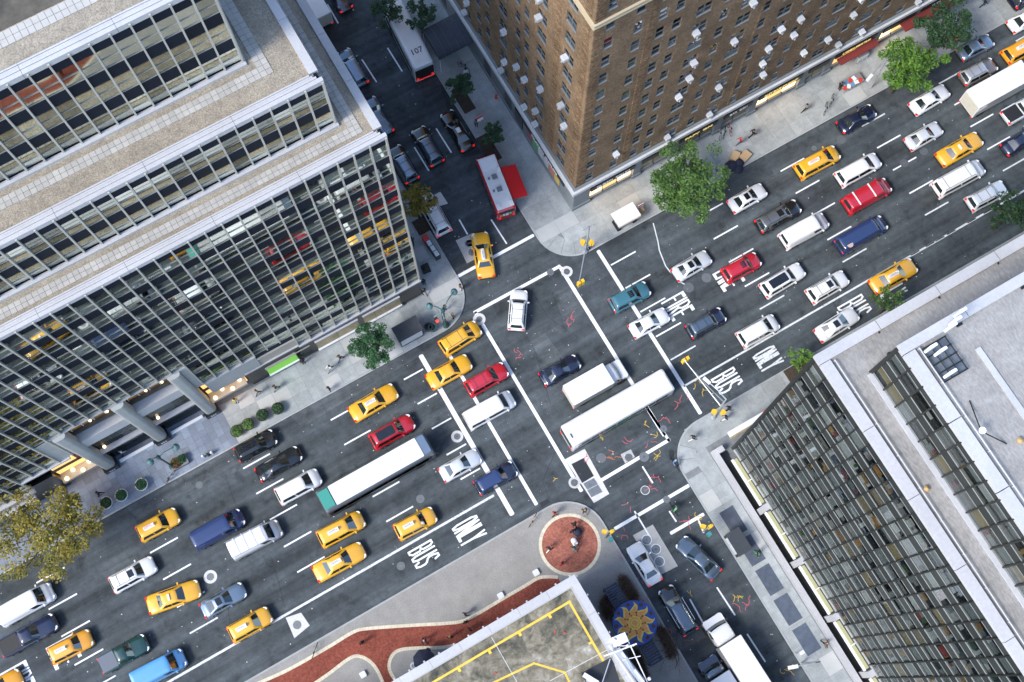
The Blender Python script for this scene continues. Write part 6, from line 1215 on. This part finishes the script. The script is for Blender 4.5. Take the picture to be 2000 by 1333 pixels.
def mast(base, tip, h, label, lamp=None, top=None, nh=2):
    a = P(*base, .15); b = P(*tip, 5.6); o = tag(empty('traffic_signal', (a.x, a.y, .15)), label, 'traffic light', 'mast arm signals'); MB().tube([(a.x, a.y, .1), (a.x, a.y, h)], [.13, .09], 10).build('pole', POLE, o); MB().lathe(a.x, a.y, [(.28, .1), (.28, .35), (.16, .5), (.14, .8)], 12).build('pole_base', POLE, o)
    MB().tube([(a.x, a.y, 5.2), (b.x, b.y, 5.75)], [.075, .045], 8).build('mast_arm', POLE, o); MB().tube([(a.x, a.y, h - .2), ((a.x * .45 + b.x * .55), (a.y * .45 + b.y * .55), 5.6)], .022, 5).build('stay', POLE, o); MB().tube([(a.x, a.y, h - .6), (b.x * .85 + a.x * .15, b.y * .85 + a.y * .15, 5.7)], .018, 5).build('stay', POLE, o)
    d = (b - a).normalized()
    signal_head(o, b.x, b.y, 5.75, 0.0); signal_head(o, b.x + .42, b.y, 5.75, math.pi); signal_head(o, a.x - .42, a.y, 4.0, 2.2); signal_head(o, a.x + .25, a.y - .38, 4.0, -1.2)
    if lamp:
        e = P(*lamp, 8.6); MB().tube([(a.x, a.y, h), (a.x, a.y, 8.3), (a.x * .5 + e.x * .5, a.y * .5 + e.y * .5, 8.75), (e.x, e.y, 8.65)], [.08, .07, .05, .04], 7).build('lamp_arm', POLE, o); v = (Vector((e.x - a.x, e.y - a.y)).normalized()); MB().obox((e.x + v.x * .3, e.y + v.y * .3), (v.x, v.y), (-v.y, v.x), .42, .15, 8.52, 8.72).build('lamp_head', mat('lamp_head', (.74, .75, .76), .5), o)
    if top: MB().box(a.x - .75, a.x + .75, a.y - .04, a.y + .04, h - .1, h).build('cross_bar', POLE, o)
    return o
mast((1143, 492), (1131, 553), 7.6, 'grey traffic signal mast on the north-east corner', top=True); mast((1393, 815), (1336, 704), 7.4, 'grey traffic signal mast with lamp on the south-east corner', lamp=(1385, 748))
def post_signal(base, label, col=GREENP):
    a = P(*base, .15); o = tag(empty('traffic_signal', (a.x, a.y, .15)), label, 'traffic light'); MB().tube([(a.x, a.y, .1), (a.x, a.y, 3.6)], .07, 8).build('pole', col, o); signal_head(o, a.x + .3, a.y, 3.7, 0); signal_head(o, a.x - .2, a.y + .3, 3.7, 2.2); MB().box(a.x - .2, a.x + .2, a.y - .75, a.y - .35, 2.2, 2.9).build('control_box', mat('box_teal', (.05, .25, .26), .5), o); return o
post_signal((1184, 1050), 'post signal with teal box at the plaza corner'); post_signal((1372, 1040), 'small yellow post signal at the lower cross street', POLE)
def twin_lamp(base, g1, g2, label):
    a = P(*base, .15); o = tag(empty('street_lamp', (a.x, a.y, .15)), label, 'street lamp', 'twin globe lamps'); H = 5.4; MB().lathe(a.x, a.y, [(.36, .1), (.36, .4), (.22, .6), (.16, 1.2), (.10, 1.4), (.08, H), (.22, H), (.22, H + .25), (.03, H + .6)], 12).build('post', GREENP, o)
    for q in (g1, g2):
        g_ = P(*q, H + .2); MB().tube([(a.x, a.y, H + .1), (a.x * .6 + g_.x * .4, a.y * .6 + g_.y * .4, H + .75), (g_.x, g_.y, H + .7)], .05, 6).build('arm', GREENP, o); MB().lathe(g_.x, g_.y, [(.05, H + .75), (.16, H + .62), (.34, H + .42), (.36, H + .22), (.24, H + .02), (.05, H - .05)], 12).build('globe', GLOBE, o, smooth=True)
    return o
twin_lamp((871, 636), (839, 599), (887, 571), 'green twin-globe lamp on the office block corner'); twin_lamp((338, 912), (294, 903), (344, 874), 'green twin-globe lamp on the slate plaza')
a = P(862, 610, 4); sg = tag(empty('pedestrian_signal', (a.x, a.y, .15)), 'pedestrian signal and street sign post beside the corner lamp', 'sign'); MB().tube([(a.x, a.y, .1), (a.x, a.y, 3.9)], .05, 8).build('post', GREENP, sg); bx('street_sign', mat('sign_teal', (.25, .45, .46), .5), a.x - .9, a.x + .5, a.y - .02, a.y + .02, 3.6, 3.85, sg); bx('street_sign', MATS['sign_teal'], a.x - .02, a.x + .02, a.y - .6, a.y + .8, 3.3, 3.55, sg); bx('hand_signal', REDL, a.x - .85, a.x - .6, a.y - .45, a.y - .2, 2.8, 3.05, sg); bx('signal_box', TRIM, a.x - .9, a.x - .55, a.y - .19, a.y + .05, 2.7, 3.15, sg)
def cobra(base, head, label):
    a = P(*base, .15); e = P(*head, 8.4); o = tag(empty('street_lamp', (a.x, a.y, .15)), label, 'street lamp', 'cobra head lamps'); MB().tube([(a.x, a.y, .1), (a.x, a.y, 7.6), (a.x * .75 + e.x * .25, a.y * .75 + e.y * .25, 8.3), (e.x, e.y, 8.5)], [.11, .08, .05, .04], 8).build('pole', POLE, o); v = Vector((e.x - a.x, e.y - a.y)).normalized(); MB().obox((e.x + v.x * .35, e.y + v.y * .35), (v.x, v.y), (-v.y, v.x), .45, .16, 8.36, 8.56).build('lamp_head', MATS['lamp_head'], o); return o
cobra((1700, 172), (1702, 148), 'pale street lamp beside the vivid green tree'); cobra((1566, 1296), (1556, 1302), 'pale street lamp over the lower cross street kerb')
a = P(1566, 1275, 3); sp = tag(empty('sign_post', (a.x, a.y, .15)), 'post with a small white box by the low white wall', 'post'); MB().tube([(a.x, a.y, .1), (a.x, a.y, 3.2)], .045, 7).build('post', POLE, sp); bx('white_box', WHITEP, a.x - .2, a.x + .2, a.y - .15, a.y + .15, 2.7, 3.2, sp)
# newsstand, bins, food cart, kiosks
def oriented(px, py, z): return P(px, py, z)
a = P(798, 650, 1.2); ns = tag(empty('newsstand', (a.x, a.y, .15)), 'dark newsstand with a white advertising face near the corner', 'kiosk'); MB().prism(rrect(-1.3, 1.3, -.75, .75, .06), 0, 2.3).build('cabin', NEWSB, ns, local=True); MB().prism(rrect(-1.42, 1.42, -.86, .9, .06), 2.301, 2.42).build('roof', mat('kiosk_roof', (.045, .052, .06), .5, noise=[(2, .15, 3)]), ns, local=True); MB().box(-1.2, 1.2, -.80, -.755, .5, 2.0).build('advert_face', mat('advert_pale', (.62, .66, .68), .5, noise=[(2, .12, 4)]), ns, local=True)
for px, py, lb_, m in ((837, 640, 'dark litter bin, left of the pair beside the newsstand', NEWSB), (845, 641, 'teal rimmed litter bin, right of the pair beside the newsstand', GREENP)):
    a = P(px, py, .8); tag(MB().lathe(a.x, a.y, [(.3, .15), (.38, .4), (.42, 1.05), (.46, 1.1), (.34, 1.1), (.3, .7)], 16).build('litter_bin', m), lb_, 'bin', 'litter bins')
a = P(1221, 425, 1.6); fc = tag(empty('food_cart', (a.x, a.y, .15)), 'steel food cart under a white canopy beside the big tree', 'food cart'); MB().prism(rrect(-1.0, 1.0, -.55, .55, .08), .45, 1.15).build('body', STEEL, fc, local=True); MB().box(-1.35, 1.35, -.85, .85, 2.15, 2.32).build('canopy', WHITEP, fc, local=True); MB().box(-1.32, 1.32, -.90, -.851, 1.9, 2.15).build('valance', mat('cart_valance', (.62, .50, .38), .6), fc, local=True)
for x in (-.95, .95):
    for y in (-.5, .5): MB().cyl(x, y, 1.15, 2.15, .025, n=6).build('canopy_post', POLE, fc, local=True)
    MB().tube([(x, -.6, .25), (x, .6, .25)], .25, 12).build('wheel', TYRE, fc, local=True)
MB().box(1.1, 1.5, -.4, .4, .2, 1.3).build('steel_tank', mat('tank_steel', (.5, .52, .53), .3, metal=.7), fc, local=True); MB().box(1.7, 2.2, -.35, .1, .3, 1.5).build('soda_crates', CLO['tan'], fc, local=True); MB().box(1.62, 2.35, .15, .2, 1.5, 2.3).build('menu_board', WHITEP, fc, local=True); MB().box(1.62, 2.35, .13, .149, 2.0, 2.3).build('menu_head', ADR, fc, local=True)
a = P(1441, 1060, 1); kb = tag(empty('kiosk_box', (a.x, a.y, .15)), 'dark utility kiosk on the pavement by the dark slabs', 'kiosk'); MB().prism(rrect(-.75, .75, -1.2, 1.2, .05), 0, 1.6).build('cabinet', NEWSB, kb, local=True); MB().box(-.80, -.755, -.9, .9, .3, 1.3).build('advert_face', MATS['advert_pale'], kb, local=True); MB().prism(rrect(-.8, .75, -1.25, 1.25, .05), 1.601, 1.66).build('lid', MATS['kiosk_roof'], kb, local=True)
nb = tag(empty('newspaper_box_row', P(846, 485, 0)), 'row of dark and red newspaper boxes by the yellow-leaved tree', 'newspaper box'); p0 = P(832, 468, .8); p1 = P(853, 498, .8)
for i in range(4):
    q = p0.lerp(p1, i / 3); bx('box', (ADR, NEWSB, NEWSB, NEWSB)[i], q.x - .3, q.x + .3, q.y - .36, q.y + .36, .15, 1.25, nb)
    if i: bx('box_top', MATS['advert_pale'], q.x - .22, q.x + .22, q.y - .3, q.y + .3, 1.251, 1.28, nb)
a = P(831, 526, .3); tag(MB().prism([(a.x - .45, a.y - .4), (a.x + .4, a.y - .5), (a.x + .5, a.y + .4), (a.x - .35, a.y + .45)], .15, .75).lathe(a.x, a.y, [(.3, .751), (.2, .95), (.03, 1.0)], 8).build('rubbish_sack', TRIM), 'black rubbish sack on the pavement beside the office block', 'sack')
# vendor table with papers
a = P(1663, 160, .8); vt = tag(empty('vendor_table', (a.x, a.y, .15)), 'vendor table covered with red, white and blue papers', 'table'); MB().box(-1.3, 1.3, -.6, .6, .70, .75).build('tabletop', CLO['grey'], vt, local=True)
for x in (-1.2, 1.2):
    for y in (-.5, .5): MB().cyl(x, y, 0, .7, .03, n=6).build('leg', POLE, vt, local=True)
rn = random.Random(4)
for i in range(9): x, y = -1.1 + (i % 5) * .5, -.35 + .5 * (i // 5); MB().obox((x, y), (math.cos(i), math.sin(i)), (-math.sin(i), math.cos(i)), .26, .2, .7501, .76 + .01 * i).build('paper_stack', (ADR, INT[0], CLO['blue'], INT[0], ADR, INT[0], CLO['blue'])[i % 7], vt, local=True)
# cardboard and sacks by the big tree
a = P(1428, 325, .4); tag(MB().lathe(a.x, a.y, [(.5, .15), (.7, .4), (.5, .8), (.1, .95)], 9).lathe(a.x + .9, a.y - .1, [(.45, .15), (.6, .4), (.4, .7), (.1, .85)], 9).lathe(a.x + .5, a.y - .6, [(.4, .15), (.6, .35), (.3, .7), (.1, .75)], 9).build('rubbish_sacks', CLO['navy']), 'heap of dark rubbish sacks at the kerb beside the big tree', 'sacks')
a = P(1436, 305, .6); tag(MB().obox((a.x, a.y), (.8, .6), (-.6, .8), .55, .4, .15, .7).obox((a.x + 1.0, a.y - .5), (.95, .3), (-.3, .95), .6, .45, .15, .6).build('cardboard_boxes', mat('cardboard', (.52, .36, .2), .85)), 'flattened cardboard boxes on top of the kerbside rubbish', 'cardboard')
# hydrants, small signs, bollards
def hydrant(px, py, m, label):
    a = P(px, py, .4); return tag(MB().lathe(a.x, a.y, [(.16, .15), (.16, .2), (.11, .25), (.11, .7), (.15, .72), (.12, .85), (.03, .92)], 10).tube([(a.x - .2, a.y, .6), (a.x + .2, a.y, .6)], .05, 6).build('hydrant', m), label, 'hydrant', 'hydrants')
hydrant(969, 190, ADR, 'red hydrant standing by the hotel wall'); hydrant(1660, 724, NEWSB, 'dark hydrant beside the small bright tree')
for px, py, lb_ in ((397, 892, 'silver bollard by the plaza kerb, left one'), (406, 889, 'dark bollard by the plaza kerb, middle one'), (414, 885, 'silver bollard by the plaza kerb, right one')):
    a = P(px, py, .5); tag(MB().lathe(a.x, a.y, [(.12, .15), (.12, .8), (.16, .85), (.10, 1.0), (.02, 1.03)], 10).build('bollard', NEWSB if 'dark' in lb_ else mat('bollard_pale', (.66, .68, .7), .4)), lb_, 'bollard', 'plaza bollards')
def board(px, py, label, c1=ADR):
    a = P(px, py, 1.6); o = tag(empty('sign_board', (a.x, a.y, .15)), label, 'sign'); MB().cyl(0, 0, 0, 2.0, .03, n=6).build('post', POLE, o, local=True); MB().box(-.35, .35, -.03, .03, 1.5, 2.1).build('plate', WHITEP, o, local=True); MB().box(-.35, .35, -.045, -.031, 1.85, 2.1).build('red_head', c1, o, local=True); o.rotation_euler.x = -.5; return o
board(945, 245, 'red and white pavement sign by the slim dark tree')
a = P(1830, 105, 1); st_ = tag(empty('fruit_stand', (P(1868, 70, 1).x, P(1868, 70, 1).y, .15)), 'stand with orange pumpkins at the kerb under the dark tree', 'stand'); MB().box(-1.2, 1.2, -.6, .6, .5, .7).build('table', NEWSB, st_, local=True); rn = random.Random(8)
for i in range(14): x, y = rn.uniform(-1.0, 1.0), rn.uniform(-.45, .45); MB().lathe(x, y, [(.05, .7), (.2, .78), (.2, .9), (.06, 1.0)], 8).build('pumpkin', mat('pumpkin', (.65, .18, .03), .5), st_, local=True)
a = P(1685, 110, 1); tag(MB().box(a.x - .7, a.x + .7, a.y - .15, a.y + .15, .15, 1.3).box(a.x - .65, a.x + .65, a.y - .2, a.y - .151, .4, 1.2, 1).build('paper_rack', [POLE, INT[0]]), 'pale paper rack against the hotel shop wall', 'rack')
for px, py, lb_ in ((709, 1318, 'white bin lid on the dark plaza behind the red path'), (1047, 1119, 'small white ground box left of the brick circle'), (978, 1164, 'white ringed ground light beside the red path'), (122, 965, 'white box on the slate plaza beside the yellowing tree')):
    a = P(px, py, .3); tag(MB().prism(rrect(a.x - .3, a.x + .3, a.y - .3, a.y + .3, .1), .14, .42).build('ground_box', WHITEP), lb_, 'box', 'white ground boxes')
a = P(830, 1290, 1.0); um = tag(empty('umbrella', (a.x, a.y, .15)), 'dark blue parasol half hidden by the white parapet', 'parasol'); MB().lathe(0, 0, [(1.1, 2.0), (1.08, 2.03), (.5, 2.35), (.03, 2.5)], 8).build('canopy', CLO['navy'], um, local=True); MB().cyl(0, 0, 0, 2.2, .03, n=6).build('pole', POLE, um, local=True)
a = P(808, 1301, .6); tag(MB().lathe(a.x, a.y, [(.3, .14), (.3, .7), (.34, .72), (.2, .72), (.18, .5)], 12).build('ring_bin', WHITEP), 'white ring-topped bin at the parapet corner of the dark plaza', 'bin')
# ------------------------------------------------ the sun disc on its blue stand
c = P(1240, 1217, 2.6); sdv = tag(empty('sun_disc', (c.x, c.y, .15)), 'round blue disc painted with a yellow and orange sun', 'disc'); SB = mat('disc_blue', (.035, .085, .36), .6, noise=[(1.2, .18, 4)]); SY = mat('sun_yellow', (.88, .62, .09), .6); SO = mat('sun_orange', (.85, .34, .09), .6, noise=[(3, .15, 3)])
R_ = 2.12; MB().cyl(0, 0, 2.25, 2.45, R_, n=40).build('disc', SB, sdv, local=True); MB().cyl(0, 0, 0, 2.25, .35, n=12).build('stem', NEWSB, sdv, local=True)
def ray_poly(a0, r0, r1, w_, bend):
    L_, Rr = [], []
    for i in range(13):
        t = i / 12; r = r0 + (r1 - r0) * t; a = a0 + bend * (math.sin(t * math.pi * 1.9) * .16 + .12 * t); ww = w_ * (.72 + 1.0 * t * math.exp(-3 * t)) * (1 - t ** 1.6) / max(r, .3)
        L_.append((r * math.cos(a + ww), r * math.sin(a + ww))); Rr.append((r * math.cos(a - ww), r * math.sin(a - ww)))
    return L_, Rr
for k in range(9):
    a0 = 2 * math.pi * k / 9 + .35
    for (r0, r1, w_, z, m, nm) in ((.45, 2.0, .64, 2.456, SY, 'sun_ray'), (.62, 1.66, .40, 2.462, SO, 'ray_core')):
        L_, Rr = ray_poly(a0, r0, r1, w_, 1.0); n = len(L_); q = MB(); q.add([(x, y, z) for x, y in L_ + Rr], [(i, i + 1, n + i + 1, n + i) for i in range(n - 1)]); q.build(nm, m, sdv, local=True)
for r_, z, m in ((.66, 2.468, SY), (.52, 2.474, SO), (.40, 2.480, SY), (.28, 2.486, SO)): MB().cyl(0, 0, 2.45, z, r_, n=26).build('sun_face', m, sdv, local=True)
for k in range(9):
    a0 = 2 * math.pi * (k + .5) / 9 + .35; MB().lathe(1.8 * math.cos(a0), 1.8 * math.sin(a0), [(.2, 2.45), (.16, 2.458)], 8).build('brown_spot', mat('disc_brown', (.10, .05, .02), .7), sdv, local=True)
for (pa, lb_) in (((1206, 1170), 'blue slatted roof panel above the sun disc'), ((1268, 1268), 'blue slatted roof panel below the sun disc')):
    a = P(*pa, 2.0); x0, x1, y0, y1 = a.x - .72, a.x + .72, a.y - 1.5, a.y + 1.5; o = tag(empty('slatted_panel', ((x0 + x1) / 2, (y0 + y1) / 2, .15)), lb_, 'panel', 'blue slatted panels'); n = 11
    for i in range(n): bx('slat', mat('slat_blue', (.02, .03, .07), .5, rnd=.2), x0, x1, y0 + (y1 - y0) * i / n, y0 + (y1 - y0) * (i + .75) / n, 1.85, 1.95, o)
    for x in (x0 + .1, x1 - .1): bx('bearer', NEWSB, x - .05, x + .05, y0, y1, 1.7, 1.849, o); bx('leg', NEWSB, x - .06, x + .06, y0 + .1, y0 + .22, .15, 1.7, o); bx('leg', NEWSB, x - .06, x + .06, y1 - .22, y1 - .1, .15, 1.7, o)
# ------------------------------------------------ roof gear
# window-washing rig on the lower roof, over a dark well
z0 = HB - .34
a = P(1180, 1312, HB - .3); rg = tag(empty('roof_rig', (a.x, a.y, z0)), 'white window-washing rig beside the dark roof well', 'rig')
q = [P(*p, HB - .34) for p in ((1135, 1315), (1195, 1283), (1215, 1345), (1150, 1345))]; MB().sheet([(p.x, p.y) for p in q], z0 + .006).build('roof_well', IRON, tb)
def beam(nm, p, q, w_, h0, h1, m=WHITEP):
    a, b = P(*p, HB + .4), P(*q, HB + .4); d = (b - a); l = d.length; d.normalize(); return MB().obox(((a.x + b.x) / 2, (a.y + b.y) / 2), (d.x, d.y), (-d.y, d.x), l / 2, w_ / 2, HB + h0, HB + h1).build(nm, m, rg)
beam('rail', (1190, 1262), (1245, 1345), .09, .3, .45); beam('rail', (1228, 1255), (1270, 1345), .09, .3, .45); beam('carriage', (1196, 1256), (1224, 1244), .85, .0, .5); beam('boom', (1180, 1282), (1243, 1258), .12, .6, .75); beam('boom', (1205, 1268), (1255, 1333), .55, .5, .62, POLE); beam('ladder', (1214, 1275), (1262, 1340), .16, .63, .75); beam('stay', (1192, 1287), (1176, 1335), .08, .2, .3, POLE); beam('winch_box', (1140, 1318), (1168, 1335), .4, .0, .5); beam('winch_box', (1150, 1325), (1160, 1345), .6, .1, .42, POLE); beam('cross_tie', (1205, 1262), (1238, 1262), .07, .46, .54); beam('cross_tie', (1215, 1290), (1250, 1282), .07, .76, .84); beam('drum', (1222, 1285), (1236, 1310), .22, .62, .9, POLE)
for p in ((1200, 1250), (1226, 1262), (1268, 1326)): a = P(*p, HB + .5); MB().lathe(a.x, a.y, [(.1, HB + .4), (.16, HB + .5), (.16, HB + .62), (.05, HB + .7)], 8).build('pulley', WHITEP, rg)
# antenna rack and masts on the pale roof
a = P(1848, 700, 46.6); ar = tag(empty('antenna_rack', (a.x, a.y, 46.0)), 'black lattice antenna rack with small white dishes on the pale roof', 'antenna')
for i in range(4): MB().tube([(-.9 + i * .6, -1.3, .35), (-.9 + i * .6, 1.3, .35)], .05, 5).build('lattice_bar', MULLR, ar, local=True)
for i in range(5): MB().tube([(-.95, -1.25 + i * .63, .4), (.95, -1.25 + i * .63, .4)], .05, 5).build('lattice_bar', MULLR, ar, local=True)
MB().box(-.95, .95, -1.3, 1.3, .02, .06).build('ballast_tray', STEEL, ar, local=True)
for x, y in ((-.9, 1.0), (-.8, -1.0), (-.5, .5), (1.0, 1.5), (1.5, 1.7), (2.1, 2.0)): MB().tube([(x, y, .4), (x, y, 1.5)], .04, 6).build('mast', MULLR, ar, local=True); MB().prism(rrect(x - .28, x + .28, y - .1, y + .1, .06), 1.0, 2.2).build('antenna_panel', WHITEP, ar, local=True)
a = P(1912, 845, 46.5); am = tag(empty('antenna_mast', (a.x, a.y, 46.0)), 'single white dish on a black tripod at the edge of the pale roof', 'antenna')
for dx, dy in ((.9, 2.0), (1.3, -1.5)): MB().tube([(0, 0, .9), (dx, dy, .03)], .045, 6).build('tripod_leg', MULLR, am, local=True)
MB().lathe(0, 0, [(.05, .8), (.18, .95), (.24, 1.15), (.22, 1.17), (.05, 1.0)], 12).build('dish', WHITEP, am, local=True)
# ------------------------------------------------ clear the pattern vehicles away
for r_ in PROTO.values():
    st = [r_]
    while st:
        q = st.pop(); st += KIDS.get(q, []); KIDS[q] = []; bpy.data.objects.remove(q)
